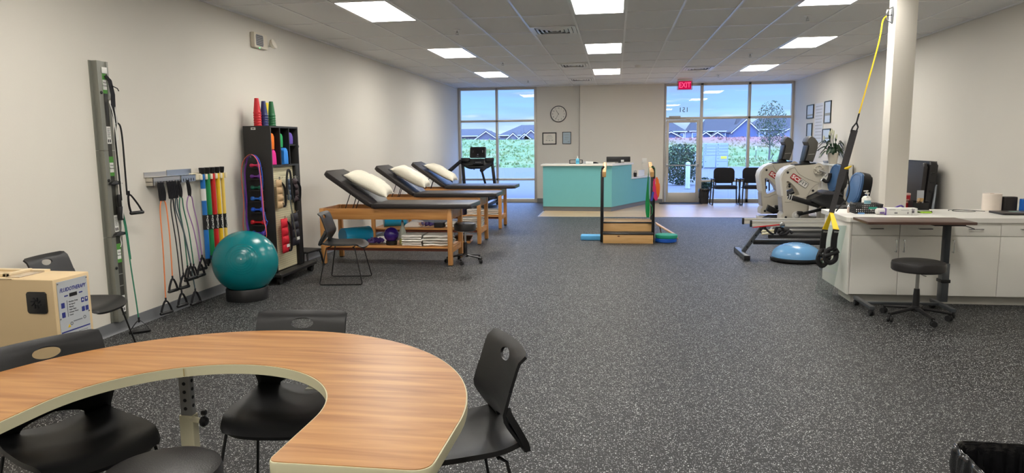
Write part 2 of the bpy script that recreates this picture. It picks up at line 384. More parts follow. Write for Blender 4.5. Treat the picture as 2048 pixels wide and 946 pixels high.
def cove(name, a, b, nrm):
    a, b, n = Vector(a), Vector(b), Vector(nrm); m = MB(); prof = [(0, 0), (.016, 0), (.012, .004), (.007, .012), (.005, .03), (.005, .1), (0, .103)]
    vs = [[m.bm.verts.new(p + n * d + Vector((0, 0, z))) for d, z in prof] for p in (a, b)]
    for i in range(len(prof)):
        j = (i + 1) % len(prof); m.bm.faces.new((vs[0][i], vs[1][i], vs[1][j], vs[0][j]))
    for v in vs: m.bm.faces.new(v)
    return struct(m.build(name, M_BASE))
cove('baseboard_left', (XL, YB, 0), (XL, D, 0), (1, 0, 0)); cove('baseboard_right', (XR, YB, 0), (XR, D, 0), (-1, 0, 0))
struct(MB().b2((-.936, D - .163, .105), (-.924, D - .15, CEIL - .01)).build('trim_2', mat('joint_shade_paint', (150, 146, 138), .7)))
bf = MB(); bf.b2((-2.06, D - .008, 0), (-.94, D, .105)); bf.b2((-.933, D - .168, 0), (1.19, D - .16, .105)); struct(bf.build('baseboard_front', M_BASE))
# suspended ceiling: tiles in a white grid, 14 columns of 2 ft by 4 ft
ce = struct(MB().b2((XL - .15, YB, CEIL + .006), (XR + .15, D + .1, CEIL + .1)).build('ceiling', M_CEILTILE))
g = MB()
for k in range(0, 15): g.b2((XL + k * T - .012, YB, CEIL - .003), (XL + k * T + .012, D, CEIL + .007))
ROWS = [8.359 + 1.2192 * j for j in range(-13, 9)]
for y in ROWS:
    if YB < y < D: g.b2((XL, y - .010, CEIL - .002), (XR, y + .010, CEIL + .007))
struct(g.build('ceiling_grid', M_GRID, ce))
wa = MB(); wa.b2((XL, YB, CEIL - .012), (XL + .02, D, CEIL + .006)); wa.b2((XR - .02, YB, CEIL - .012), (XR, D, CEIL + .006)); wa.b2((XL, D - .02, CEIL - .012), (-.933, D, CEIL + .006)); wa.b2((-.933, D - .18, CEIL - .012), (1.195, D - .16, CEIL + .006))
wa.b2((1.195, D - .02, CEIL - .012), (XR, D, CEIL + .006))
struct(wa.build('ceiling_edge_angle', M_GRID, ce))
# the square column by the worktop
PILX0, PILX1, PILY0, PILY1 = P(1769, 410, Y=7.5).x, P(1812, 410, Y=7.5).x, 7.5, 7.68
struct(MB().b2((PILX0, PILY0, 0), (PILX1, PILY1, CEIL + .01), .004).build('column', M_WALL))

# storefront glazing
def bars(name, segs, depth=.11):
    m = MB()
    for x0, z0, x1, z1 in segs: m.b2((x0, D - .03, z0), (x1, D - .03 + depth, z1), .004)
    return m.build(name, M_FRAME)
FZ = 3.02
w1 = struct(bars('window_1', [(-4.16, 0, -4.10, FZ), (-2.13, 0, -2.065, FZ), (-3.155, 0, -3.095, FZ), (-4.1, FZ - .06, -2.13, FZ), (-4.1, 2.125, -2.13, 2.18), (-4.1, .585, -2.13, .64), (-4.1, 0, -2.13, .10)]))
for x0, x1 in ((-4.1, -3.155), (-3.095, -2.13)):
    for z0, z1 in ((.1, .585), (.64, 2.125), (2.18, FZ - .06)): struct(MB().b2((x0, D + .02, z0), (x1, D + .026, z1)).build('pane', M_GLASSW, w1))
w2 = struct(bars('window_2', [(1.195, 0, 1.262, FZ), (2.105, 0, 2.175, FZ), (3.27, 0, 3.335, FZ), (4.31, 0, 4.37, FZ), (1.262, FZ - .06, 4.31, FZ), (1.262, 2.12, 2.105, 2.18), (2.175, 2.12, 4.31, 2.18), (2.175, .53, 4.31, .585), (2.175, 0, 4.31, .1)]))
for x0, z0, x1, z1 in ((1.262, 2.18, 2.105, FZ - .06), (2.175, 2.18, 3.27, FZ - .06), (3.335, 2.18, 4.31, FZ - .06), (2.175, .585, 3.27, 2.12), (3.335, .585, 4.31, 2.12), (2.175, .1, 3.27, .53), (3.335, .1, 4.31, .53)):
    struct(MB().b2((x0, D + .02, z0), (x1, D + .026, z1)).build('pane', M_GLASSW, w2))
M_LETTER = mat('dark_window_vinyl', (70, 74, 78), .6)
text('suite_number', '151', .17, frame((1.70, D + .03, 2.36), (-1, 0, 0), (0, 0, 1)), M_LETTER, w2)
# entrance door: wide aluminium stiles, one pane
dx0, dx1, dt = 1.27, 2.10, 2.112
dm = MB(); y0, y1 = D - .01, D + .035
for a, b in (((dx0, .012), (dx0 + .07, dt)), ((dx1 - .07, .012), (dx1, dt)), ((dx0 + .07, dt - .07), (dx1 - .07, dt)), ((dx0 + .07, .012), (dx1 - .07, .26))):
    dm.b2((a[0], y0, a[1]), (b[0], y1, b[1]), .003)
d1 = struct(dm.build('door_1', M_FRAME))
struct(MB().b2((dx0 + .07, D + .008, .26), (dx1 - .07, D + .014, dt - .07)).build('pane', M_GLASSW, d1))
h = MB(); h.tube([(dx0 + .02, D - .075, .96), (dx1 - .02, D - .075, .96)], .015, 10)
for x in (dx0 + .03, dx1 - .03): h.b2((x - .025, D - .09, .92), (x + .025, D - .01, 1.0), .006)
struct(h.build('push_bar', M_STEEL, d1))
h = MB(); h.b2((1.33, D - .075, 2.15), (1.62, D - .03, 2.21), .01); h.bar((1.50, D - .06, 2.14), (1.72, D - .13, 2.125), .02, .012); h.bar((1.72, D - .13, 2.122), (1.86, D - .04, 2.11), .02, .012)
struct(h.build('door_closer', M_ALU, d1))
for k, s_ in enumerate(('P: 512 555 0110', 'F: 512 555 0111', 'www.pttherapy.com')):
    text('phone_lettering', s_, .075, frame((1.685, D + .018, 1.46 - .09 * k), (-1, 0, 0), (0, 0, 1)), M_LETTER, d1)
struct(MB().b2((1.1, D - .55, .004), (2.15, D - .05, .016), .004).build('floor_mat', M_RUBBER))

# ceiling panels: three columns, a light every third tile
M_PANEL = emitter('lit_diffuser', (255, 250, 241), PANEL)
LIGHTCOL = {'l': 2, 'm': 6, 'r': 11}
def panel(col, j, label):
    x0 = XL + col * T; y1 = 8.359 + 1.2192 * j; y0 = y1 - 1.2192
    t = thing('ceiling_light', label, 'ceiling light', (x0 + T / 2, (y0 + y1) / 2, CEIL), 0, 'lit panels in the suspended ceiling')
    a, b = T - .03, 1.2192 - .03
    f = MB(); f.prism(rrect(a, b, .004, 1), .012, Matrix.Translation((0, 0, -.006)), holes=[rrect(a - .04, b - .04, .004, 1)]); f.build('frame', M_GRID, t)
    MB().b2((-(a - .036) / 2, -(b - .036) / 2, -.004), ((a - .036) / 2, (b - .036) / 2, .004)).build('diffuser', M_PANEL, t)
rows = ((0, 'first'), (3, 'second'), (6, 'third'))
for j, w in rows:
    panel(2, j, '%s rectangular light panel from the camera in the ceiling row along the plain left wall' % {'first': 'largest', 'second': 'middle', 'third': 'farthest'}[w])
    panel(6, j, '%s light panel in the ceiling row leading to the reception desk' % {'first': 'cut-off nearest', 'second': 'middle', 'third': 'farthest'}[w])
    panel(10 if j == 0 else 11, j, '%s light panel in the ceiling row beside the square column' % {'first': 'cut-off nearest', 'second': 'middle', 'third': 'farthest'}[w])
for j, c_ in ((-3, (2, 6, 10)), (-6, (2, 6)), (-9, (2, 6))):  # panels out of view, added on the grid to brighten near room and cabinets
    for c in c_: panel(c, j, 'unseen lit ceiling panel added to light the near end of the room')

# exterior: walk, parking, canopy
M_CONC = mat('pale_concrete', (96, 93, 90), .85, var=.08, vscale=1.5)
struct(MB().b2((-90, D + .05, -.4), (110, 46.0, -.03)).build('pavement_outside', M_CONC))
struct(MB().b2((-7, D + .2, 3.16), (4.15, D + 2.0, 3.42)).build('canopy_outside', mat('canopy_soffit', (120, 122, 132), .8)))
def meadow_h(x, y):
    t = max(0.0, min(1.0, (y - 45.5) / 34)); return -.06 + t * 2.05 + (.22 * noise.noise((x * .12, y * .12, 0)) + .12 * noise.noise((x * .5, y * .5, 3))) * min(1, t * 3)
def meadow_mat():
    m = mat('meadow_grass', (110, 140, 80), .95); nt = m.node_tree; N, L = nt.nodes, nt.links; b = N['Principled BSDF']
    tc = N.new('ShaderNodeTexCoord'); nz = N.new('ShaderNodeTexNoise'); nz.inputs['Scale'].default_value = .35; nz.inputs['Detail'].default_value = 8; nz.inputs['Roughness'].default_value = .6; L.new(tc.outputs['Object'], nz.inputs['Vector'])
    r = N.new('ShaderNodeValToRGB'); L.new(nz.outputs['Fac'], r.inputs[0]); r.color_ramp.elements[0].position = .3; r.color_ramp.elements[0].color = lin((88, 112, 54)); r.color_ramp.elements[1].position = .72; r.color_ramp.elements[1].color = lin((134, 128, 76))
    e = r.color_ramp.elements.new(.5); e.color = lin((104, 122, 60))
    sp = N.new('ShaderNodeSeparateXYZ'); L.new(tc.outputs['Object'], sp.inputs[0])
    ax = N.new('ShaderNodeMath'); ax.operation = 'MULTIPLY_ADD'; ax.inputs[1].default_value = .9; L.new(sp.outputs['X'], ax.inputs[0]); L.new(sp.outputs['Y'], ax.inputs[2])
    mr = N.new('ShaderNodeMapRange'); mr.inputs['From Min'].default_value = 68; mr.inputs['From Max'].default_value = 86; L.new(ax.outputs[0], mr.inputs['Value'])
    mx = N.new('ShaderNodeMix'); mx.data_type = 'RGBA'; L.new(mr.outputs[0], mx.inputs['Factor']); L.new(r.outputs[0], mx.inputs['A']); mx.inputs['B'].default_value = lin((140, 90, 78)); L.new(mx.outputs['Result'], b.inputs['Base Color'])
    return m
M_MEADOW = meadow_mat()
g = MB(); g.shell(lambda u, v: (-90 + 200 * u, 45.5 + 110 * v, meadow_h(-90 + 200 * u, 45.5 + 110 * v)), 130, 110); struct(g.build('ground_meadow', M_MEADOW))
g = MB(); rr = random.Random(3)
for k in range(2600):
    y = 46 + 36 * rr.random() ** 1.2; x = (-17 + 31 * rr.random()) * y / 46 * 1.05 + 2
    if x > 12 and y < 50: continue
    z = meadow_h(x, y)
    for q in range(3):
        a = (rr.random() - .5) * PI; hgt = rr.uniform(.06, .22); w = rr.uniform(.05, .14); ox, oy = rr.uniform(-.2, .2), rr.uniform(-.2, .2)
        dx, dy = math.cos(a) * w, math.sin(a) * w; lx, ly = rr.uniform(-.12, .12), rr.uniform(-.12, .12)
        g._new([(x + ox - dx, y + oy - dy, z - .05), (x + ox + dx, y + oy + dy, z - .05), (x + ox + lx, y + oy + ly, z + hgt)], [(0, 1, 2)])
tg = g.build('tall_grass', M_MEADOW, fix=False); tg.data.normals_split_custom_set_from_vertices([(rr.uniform(-.15, .15), -.25, .95) for v in tg.data.vertices])
tag(stuff(tg), 'tall wild grass growing in the meadow beyond the parking lot', 'grass')
# ------------------------------------------------------------------ foreground: horseshoe table, chairs, stool
M_OAK = wood('oak_laminate', (194, 142, 84), (156, 102, 50), 0, 2.0, .36, 13)
M_EDGE = mat('cream_edge_band', (205, 200, 168), .5)
def horseshoe():
    t = thing('therapy_table', 'horseshoe-shaped table with oak laminate top and cream edge', 'table', (-1.367, 1.62, 0))
    ro, ri, cy, yb = .915, .468, .335, 0.0
    out = []
    def corner(p, a, b, r, n=6):   # rounded corner at p between directions a and b
        p, a, b = Vector(p), Vector(a).normalized(), Vector(b).normalized()
        q0, q1 = p + a * r, p + b * r
        return [tuple((q0 * (1 - s) ** 2 + p * 2 * s * (1 - s) + q1 * s * s)) for s in [k / n for k in range(n + 1)]]
    out += corner((ro - .005, yb), (-1, 0), (0, 1), .06)
    out += [(ro * math.cos(a), cy + ro * math.sin(a)) for a in [PI * k / 64 for k in range(65)]]
    out += corner((-ro + .005, yb), (0, 1), (1, 0), .06)
    out += corner((-ri, yb), (-1, 0), (0, 1), .03)
    out += [(ri * math.cos(a), cy - .04 + ri * math.sin(a)) for a in [PI - PI * k / 48 for k in range(49)]]
    out += corner((ri, yb), (0, 1), (1, 0), .03)
    ins = []
    n = len(out)
    for i in range(n):
        a, b = Vector(out[i - 1]), Vector(out[(i + 1) % n]); d = (b - a); nn = Vector((-d.y, d.x)).normalized(); ins.append(tuple(Vector(out[i]) + nn * .004))
    MB().prism(out, .036, Matrix.Translation((0, 0, .70)), .004, 2).build('edge_band', M_EDGE, t)
    MB().prism(ins, .0026, Matrix.Translation((0, 0, .7355))).build('tabletop', M_OAK, t)
    MB().b2((-.232 + .003, cy - .04 + .405, .704), (-.225, cy - .04 + .406, .733)).build('band_joint', mat('tan_joint', (170, 150, 100), .6), t)
    for lx, ly in ((-.405, .97), (.36, .70), (-.69, .17), (.69, .17)):
        m = MB(); m.prism(rrect(.062, .045, .006), .40, Matrix.Translation((lx, ly, .04)), .001); m.box((lx, ly, .025), (.10, .13, .035), 0, .01)
        m.cyl((lx + .02, ly - .01, .425), (lx + .075, ly - .03, .425), .012)
        lg = m.build('leg', M_CREAM, t)
        m = MB(); m.prism(rrect(.05, .034, .004), .27, Matrix.Translation((lx, ly, .43))); m.box((lx, ly, .694), (.16, .12, .008))
        m.build('inner_tube', M_STEEL, lg)
        m = MB()
        for k in range(6): m.cyl((lx - .0, ly - .0171, .47 + .036 * k), (lx, ly - .0185, .47 + .036 * k), .0075)
        for k in range(5): m.cyl((lx + .0251, ly, .48 + .036 * k), (lx + .0262, ly, .48 + .036 * k), .0075)
        m.build('hole_marking', M_BLACK, lg)
        m = MB(); m.lathe([(0, 0), (.012, .002), (.022, .01), (.024, .02), (.016, .03), (0, .034)], (lx + .07, ly - .028, .425), 14, Matrix.Rotation(PI / 2, 3, 'Y') @ Matrix.Identity(3))
        m.lathe([(0, 0), (.011, 0), (.012, .016), (0, .018)], (lx + .055, ly + .012, .445), 10, Matrix.Rotation(PI / 2, 3, 'Y'))
        m.build('clamp_knob', M_BLACK, lg)
    return t
horseshoe()

M_CHAIR = mat('satin_black_plastic', (24, 24, 26), .4, var=.05, bump=.08, bscale=420)
M_CHROD = mat('black_rod', (18, 18, 20), .4)
def chair_back_mesh():
    bm = bmesh.new(); W = lambda v: .202 + .014 * (.79 - v) / .36
    def quadgrid(rows):
        vs = [[bm.verts.new((p[0], p[1], 0)) for p in r] for r in rows]
        for i in range(len(vs) - 1):
            for j in range(len(vs[0]) - 1): bm.faces.new((vs[i][j], vs[i][j + 1], vs[i + 1][j + 1], vs[i + 1][j]))
    # part around the oval grip
    N = 48; v0, v1 = .665, .79; c = (0, .742); rings = []
    def outer(a):
        dx, dy = math.cos(a), math.sin(a)
        ts = []
        w = W(.73)
        if abs(dx) > 1e-6: ts.append(w / abs(dx))
        if dy > 1e-6: ts.append((v1 - c[1]) / dy)
        if dy < -1e-6: ts.append((v0 - c[1]) / dy)
        t = min(ts); return (dx * t, dy * t + c[1])
    angs = sorted(set([math.atan2(v1 - c[1], W(.73)), PI - math.atan2(v1 - c[1], W(.73)), -math.atan2(c[1] - v0, W(.73)), -PI + math.atan2(c[1] - v0, W(.73))] + [-PI + 2 * PI * k / N for k in range(N)]))
    for a in angs:
        o = outer(a); i_ = (math.cos(a) * .052, c[1] + math.sin(a) * .021)
        rings.append([bm.verts.new((i_[0] + (o[0] - i_[0]) * s, i_[1] + (o[1] - i_[1]) * s, 0)) for s in (0, .12, .3, .6, 1)])
    for i in range(len(rings)):
        A, B = rings[i], rings[(i + 1) % len(rings)]
        for k in range(4): bm.faces.new((A[k], A[k + 1], B[k + 1], B[k]))
    outs = sorted({round(outer(a)[0], 6) for a in angs if abs(outer(a)[1] - v0) < 1e-5})
    quadgrid([[(u * W(v) / W(.73), v) for u in outs] for v in (.665, .64, .615, .59, .565, .54, .515)])
    for s in (-1, 1):
        rows = []
        for k in range(7):
            v = .515 - .075 * k / 6; wo = W(v); q = k / 6
            wi = .118 * (1 - max(0, 1 - q * 1.4) ** 2.2)
            rows.append([(s * (wi + (wo - wi) * uo / outs[-1]), v) for uo in outs if uo > -1e-6])
        quadgrid(rows)
    bmesh.ops.remove_doubles(bm, verts=bm.verts[:], dist=2e-4)
    for f in bm.faces:
        if f.normal.z < 0: f.normal_flip()
    def cornr(u, v):   # round the two top corners
        return v - max(0, (abs(u) - .185)) ** 2 * 12 if v > .75 else v
    for p in bm.verts:
        u, v = p.co.x, cornr(p.co.x, p.co.y); s = max(0, (v - .755) / .035)
        q = (v - .425) / .365; xb = -.250 + .080 * min(1, q / .42) ** .85 if q < .42 else -.170 - .072 * ((q - .42) / .58) ** 1.1
        p.co = Vector((xb + .022 * (u / .2) ** 2 * min(1, q * 3) - .026 * min(1, s) ** 2, u, v + .014 * max(0, (v - .6) / .19)))
    bmesh.ops.recalc_face_normals(bm, faces=bm.faces[:])
    bmesh.ops.solidify(bm, geom=bm.faces[:], thickness=.011)
    return bm
def make_chair():
    t = thing('stacking_chair', '', 'chair')
    def seat(u, v):
        a, b = u * 2 - 1, v * 2 - 1
        k = 1 - (.15 if a > 0 else .05) * max(abs(a), abs(b)) ** 6 * (min(abs(a), abs(b)) ** 3)
        x = a * .25 * k + .0; y = b * .226 * k * (1 - .05 * a * a + .03 * a)
        z = .438 + .016 * abs(b) ** 2.5 - .014 * (1 - a * a) * (1 - b * b)
        if a > .55: z -= .035 * ((a - .55) / .45) ** 2
        if a < -.4: z += .026 * ((-a - .4) / .6) ** 2 * abs(b) ** 1.2
        return (x, y, z)
    MB().shell(seat, 24, 24, .018).build('seat', M_CHAIR, t, ang=60)
    m = MB(); m.bm.free(); m.bm = chair_back_mesh(); m.build('backrest', M_CHAIR, t, ang=60)
    for s in (-1, 1):
        MB().strip(catmull([(-.238, s * .198, .446), (-.232, s * .196, .475), (-.205, s * .190, .53), (-.176, s * .188, .585), (-.172, s * .186, .61)], 4), (0, 1, 0), [.05] * 9 + [.045, .04, .036, .03, .026, .022, .018, .014], .024).build('back_arm', M_CHAIR, t)
        pts = [(.13, s * .17, .418), (.155, s * .20, .405), (.235, s * .255, .03), (.232, s * .257, .012), (.22, s * .257, .007), (-.22, s * .257, .007), (-.236, s * .257, .012), (-.238, s * .255, .03), (-.165, s * .20, .41), (-.14, s * .17, .42)]
        MB().tube(pts, .0065, 10).build('sled_leg', M_CHROD, t)
    m = MB()
    for x in (.13, -.14): m.tube([(x, -.18, .418), (x, .18, .418)], .006, 8)
    m.build('seat_crossbar', M_CHROD, t)
    return t
chair = make_chair(); chair['group'] = 'black stacking chairs'
def put_chair(x, y, deg, label, first=[True]):
    if first[0]:
        first[0] = False; chair.location = (x, y, 0); chair.rotation_euler = (0, 0, math.radians(deg)); chair['label'] = label; return chair
    return dup(chair, (x, y, 0), math.radians(deg), label)
put_chair(-.618, 2.485, 206, 'black plastic chair pulled up to the right end of the oak table')
put_chair(-1.39, 2.72, -84, 'black plastic chair on the far side of the oak table, facing the camera')
put_chair(-2.03, 2.29, -27, 'black plastic chair at the left end of the oak table, before the tan machine')
put_chair(-3.80, 4.42, 6, 'black plastic chair standing against the wall behind the tan therapy machine')
put_chair(-3.075, 7.60, 8, 'black plastic chair on its own by the first treatment table')
# round padded stool under the table
def make_stool(name, label, loc, rz, seat_r, seat_z, spread, cyl_m, pads=.075, group=None, nleg=5):
    t = thing(name, label, 'stool', loc, rz, group)
    MB().lathe([(0, seat_z - pads), (seat_r - .012, seat_z - pads), (seat_r - .002, seat_z - pads + .01), (seat_r, seat_z - .03), (seat_r - .006, seat_z - .008), (seat_r - .03, seat_z), (0, seat_z + .004)], n=40).build('seat', M_VINYL, t)
    m = MB(); m.cyl((0, 0, .20), (0, 0, seat_z - pads), .0145); m.box((0, 0, seat_z - pads - .008), (.16, .16, .012)); m.tube([(0, 0, seat_z - pads - .02), (-.06, -.05, seat_z - pads - .028), (-.09, -.075, seat_z - pads - .03)], .004, 6)
    m.build('gas_lift', cyl_m, t)
    MB().lathe([(0, .10), (.027, .10), (.027, .20), (.022, .27), (.015, .272), (0, .272)]).build('lift_sleeve', M_BLACK, t)
    m = MB(); m.lathe([(0, .075), (.04, .075), (.042, .09), (.035, .12), (0, .12)])
    for k in range(nleg):
        a = 2 * PI * k / nleg; d = Vector((math.cos(a), math.sin(a), 0)); n_ = Vector((-d.y, d.x, 0))
        m.shell(lambda u, v, d=d, n_=n_: tuple(d * (.03 + (spread - .03) * u) + n_ * ((v * 2 - 1) * (.024 - .009 * u)) + Vector((0, 0, .106 - .034 * u - .008 * (v * 2 - 1) ** 2))), 6, 4, .014)
    m.build('star_base', M_BLACK, t)
    for k in range(nleg):
        a = 2 * PI * k / nleg; d = Vector((math.cos(a), math.sin(a), 0)); rz_ = a * 1.7 + .4; w = Vector((math.cos(rz_), math.sin(rz_), 0)); c = d * (spread - .01) + Vector((w.y, -w.x, 0)) * .012
        m = MB()
        for s in (-1, 1): m.cyl(tuple(c + w * (s * .012 - .008) + Vector((0, 0, .025))), tuple(c + w * (s * .012 + .008) + Vector((0, 0, .025))), .025, n=18)
        m.cyl(tuple(d * (spread - .01) + Vector((0, 0, .03))), tuple(d * (spread - .01) + Vector((0, 0, .075))), .006, n=8); m.box(tuple(c + Vector((0, 0, .042))), (.02, .02, .02))
        m.build('caster', M_RUBBER, t)
    return t
make_stool('rolling_stool', 'black round padded stool tucked under the oak horseshoe table', (-1.485, 2.01, 0), .3, .188, .50, .26, M_CHROME, .08)
# ------------------------------------------------------------------ left wall
XF = XL + .001
M_RAIL = mat('dark_brushed_rail', (140, 140, 132), .4, .5, bump=.05)
M_RAILD = mat('dark_rail_channel', (88, 87, 82), .38, .7)
M_GREEN = mat('green_tag', (84, 150, 62), .5)
M_INK = mat('printed_ink', (40, 42, 46), .6)
M_ROPE = mat('white_rope', (228, 228, 224), .7)
WALLM = lambda y, z, x=XL: frame((x, y, z), (0, 1, 0), (0, 0, 1))   # reads from the room: x along +y, up along z, out of the wall +x
def wall_rail():
    y0 = 5.155
    t = thing('wall_pulley_rail', 'tall narrow steel resistance rail screwed to the left wall', 'wall rail', (XL, y0 + .08, .105))
    zs = (.105, .823, 1.536, 2.255)
    for a, b in zip(zs, zs[1:]):
        prof = [(0, 0), (0, .006), (.030, .006), (.034, .048), (.034 + .045, .050), (.083, .040), (.135, .040), (.139, .050), (.158, .050), (.162, .044), (.162, .004), (.185, .004), (.185, 0)]
        MB().prism([(y, x) for y, x in prof][::-1], b - a - .003, Matrix(((0, 1, 0, XF), (1, 0, 0, y0 - .012), (0, 0, 1, a), (0, 0, 0, 1)))).build('rail_section', M_RAIL, t, world=True)
    m = MB(); m.b2((XF + .041, y0 + .073, .15), (XF + .043, y0 + .122, 2.2)); m.build('channel_lining', M_RAILD, t, world=True)
    for z in (.247, .93, 1.66):
        pl = MB().b2((XF + .0435, y0 + .074, z - .07), (XF + .045, y0 + .121, z + .07)).build('warning_label', M_LABELW, t, world=True)
        m = MB()
        for k in range(7): m.b2((XF + .0451, y0 + .08, z + .05 - .011 * k), (XF + .0455, y0 + .115 - .004 * (k % 3), z + .0535 - .011 * k))
        m.b2((XF + .0451, y0 + .08, z - .06), (XF + .0455, y0 + .092, z - .035)); m.b2((XF + .0451, y0 + .10, z - .06), (XF + .0455, y0 + .112, z - .035)); m.build('print', M_INK, pl, world=True)
    for z in (2.07, 1.40, .675):
        pl = MB().b2((XF + .0435, y0 + .072, z - .075), (XF + .0452, y0 + .123, z + .085)).build('exercise_tag', M_GREEN, t, world=True)
        MB().b2((XF + .0452, y0 + .076, z - .045), (XF + .0457, y0 + .119, z + .035)).build('white_field', M_LABELW, pl, world=True)
        for k, w in enumerate(('Wall', 'Station')): text('tag_text', w, .018, WALLM(y0 + .098, z + .012 - .024 * k, XF + .0458), M_INK, pl, world=True)
    for z in (2.0, 1.29, .56):
        MB().lathe([(.013, 0), (.013, .004), (.009, .008), (0, .008)], (XF + .049, y0 + .045, z), 14, Matrix.Rotation(PI / 2, 3, 'Y')).build('bolt', M_BLACKM, t, world=True)
    for z in (1.27, .845):
        m = MB(); c = (XF + .06, y0 + .105, z)
        m.prism([(-.07, -.012), (-.05, .006), (.0, .018), (.045, .008), (.07, -.012), (.02, -.016), (-.02, -.016)], .03, frame((XF + .046, y0 + .105, z), (0, 1, 0), (0, 0, 1)), .003); m.build('cleat', M_BLACK, t, world=True)
    for z in (.40, .60, .74, .5): MB().b2((XF + .043, y0 + .075, z), (XF + .0445, y0 + .12, z + .005)).build('slot_edge', M_ALU, t, world=True)
    MB().b2((XF + .05, y0 + .066, 2.155), (XF + .056, y0 + .125, 2.205), .004).build('top_cap', M_WHITEP, t, world=True)
    # rope, black tube and green tube hanging from it
    p = thing('rope_pulley', 'small white pulley and cord on the steel wall rail', 'pulley', (XF + .07, y0 + .12, 1.7))
    m = MB(); m.lathe([(.026, -.006), (.014, -.002), (.014, .002), (.026, .006)], (XF + .075, y0 + .125, 1.925), 18, Matrix.Rotation(PI / 2, 3, 'Y')); m.build('wheel', M_WHITEP, p, world=True)
    MB().tube(catmull([(XF + .075, y0 + .10, 1.92), (XF + .098, y0 + .106, 1.78), (XF + .10, y0 + .118, 1.4), (XF + .10, y0 + .125, 1.1), (XF + .062, y0 + .130, .86), (XF + .052, y0 + .12, .80), (XF + .052, y0 + .128, .76), (XF + .05, y0 + .115, .73)], 6), .0035, 6).build('cord', M_ROPE, p, world=True)
    MB().tube(catmull([(XF + .075, y0 + .149, 1.92), (XF + .10, y0 + .132, 1.78), (XF + .104, y0 + .122, 1.62)], 5), .0035, 6).build('cord', M_ROPE, p, world=True)
    b = thing('resistance_tube', 'black resistance tube with one black handle hanging from the steel wall rail', 'resistance tube', (XF + .07, y0 + .16, 1.3))
    m = MB(); m.strip([(XF + .055, y0 + .10, 2.14), (XF + .072, y0 + .125, 2.1), (XF + .085, y0 + .13, 1.99), (XF + .08, y0 + .128, 1.86), (XF + .08, y0 + .15, 1.76)], (0, 1, .1), [.03, .04, .045, .05, .03], .006); m.tube([(XF + .08, y0 + .13, 2.06), (XF + .1, y0 + .17, 2.04), (XF + .1, y0 + .185, 2.02)], .004, 6); m.build('anchor_strap', M_DARKFAB, b, world=True)
    m = MB(); m.tube(catmull([(XF + .078, y0 + .135, 1.12), (XF + .075, y0 + .135, 1.4), (XF + .075, y0 + .13, 1.62), (XF + .08, y0 + .14, 1.735), (XF + .085, y0 + .165, 1.755), (XF + .085, y0 + .19, 1.72), (XF + .085, y0 + .20, 1.6), (XF + .085, y0 + .20, 1.3), (XF + .085, y0 + .20, 1.16)], 5), .007, 8); m.build('tube', M_RUBBER, b, world=True)
    handle(b, (XF + .10, y0 + .205, 1.165), (.25, .9, 0), .16, .11, lean=.55)
    m = MB(); m.b2((XF + .055, y0 + .098, .955), (XF + .085, y0 + .145, 1.07), .006); m.b2((XF + .055, y0 + .105, 1.06), (XF + .08, y0 + .14, 1.17), .008); m.build('door_anchor_block', M_BLACK, b, world=True)
    gt = thing('resistance_tube', 'green resistance tube running from the steel wall rail down to a handle on the floor', 'resistance tube', (XF + .1, y0 + .12, .5))
    m = MB(); m.tube(catmull([(XF + .065, y0 + .14, 1.02), (XF + .075, y0 + .155, .9), (XF + .115, y0 + .135, .55), (XF + .165, y0 + .10, .25), (XF + .185, y0 + .085, .105)], 5), .0055, 8); m.tube(catmull([(XF + .065, y0 + .15, 1.04), (XF + .08, y0 + .163, .9), (XF + .11, y0 + .147, .62)], 5), .0055, 8); m.build('tube', mat('green_latex', (32, 118, 88), .45), gt, world=True)
    handle(gt, (XF + .19, y0 + .08, .105), (.72, .68, 0), .09, .15)
def handle(parent, top, along, drop, width, lean=0.0, nm=M_BLACK):
    """A stirrup handle: webbing from top to the two ends of a foam grip."""
    top = Vector(top); a = Vector(along).normalized(); c = top + Vector((0, 0, -drop)) + a * (lean * width)
    L_, R_ = c - a * width / 2, c + a * width / 2; sd = a.cross(Vector((0, 0, 1)))
    m = MB(); m.strip(catmull([L_, L_ + (top - L_) * .5 - a * .012, top + Vector((0, 0, .004)), R_ + (top - R_) * .5 + a * .012, R_], 4), tuple(sd), .024, .003)
    m.tube([top + Vector((0, 0, .03)), top + Vector((0, 0, -.012))], .008, 8); h = m.build('handle', M_DARKFAB, parent, world=True)
    MB().tube([L_ - a * .008, L_, R_, R_ + a * .008], [.012, .0155, .0155, .012], 12).build('foam_grip', nm, h, world=True)
wall_rail()

def tube_rack():
    t = thing('tube_rack', 'steel wall bracket with punched slots holding resistance tubes', 'rack', (XL, 5.95, 1.28))
    y0, y1 = 5.70, 6.33
    m = MB(); m.b2((XF, y0, 1.285), (XF + .004, 6.10, 1.335)); m.b2((XF, y0 + .02, 1.245), (XF + .075, 6.13, 1.25)); m.b2((XF + .071, y0 + .02, 1.215), (XF + .075, 6.13, 1.29)); m.b2((XF, y0 + .02, 1.285), (XF + .075, 6.13, 1.29)); m.b2((XF, y0 + .02, 1.215), (XF + .075, y0 + .024, 1.29))
    m.build('bracket', mat('nickel_bracket', (205, 200, 190), .3, .9), t, world=True)
    m = MB(); m.b2((XF + .004, 6.02, 1.29), (XF + .008, y1 + .07, 1.345)); m.b2((XF + .078, 6.125, 1.225), (XF + .082, y1 + .02, 1.29)); m.b2((XF, 6.125, 1.285), (XF + .082, y1 + .02, 1.29)); m.build('bracket', mat('zinc_bracket', (168, 176, 186), .35, .85), t, world=True)
    m = MB()
    for k in range(9): m.b2((XF + .0755, y0 + .075 + .042 * k, 1.222), (XF + .0765, y0 + .088 + .042 * k, 1.25), .004)
    for k in range(5): m.b2((XF + .0825, 6.15 + .04 * k, 1.232), (XF + .0835, 6.162 + .04 * k, 1.258), .004)
    m.build('slots', M_BLACK, t, world=True)
tube_rack()
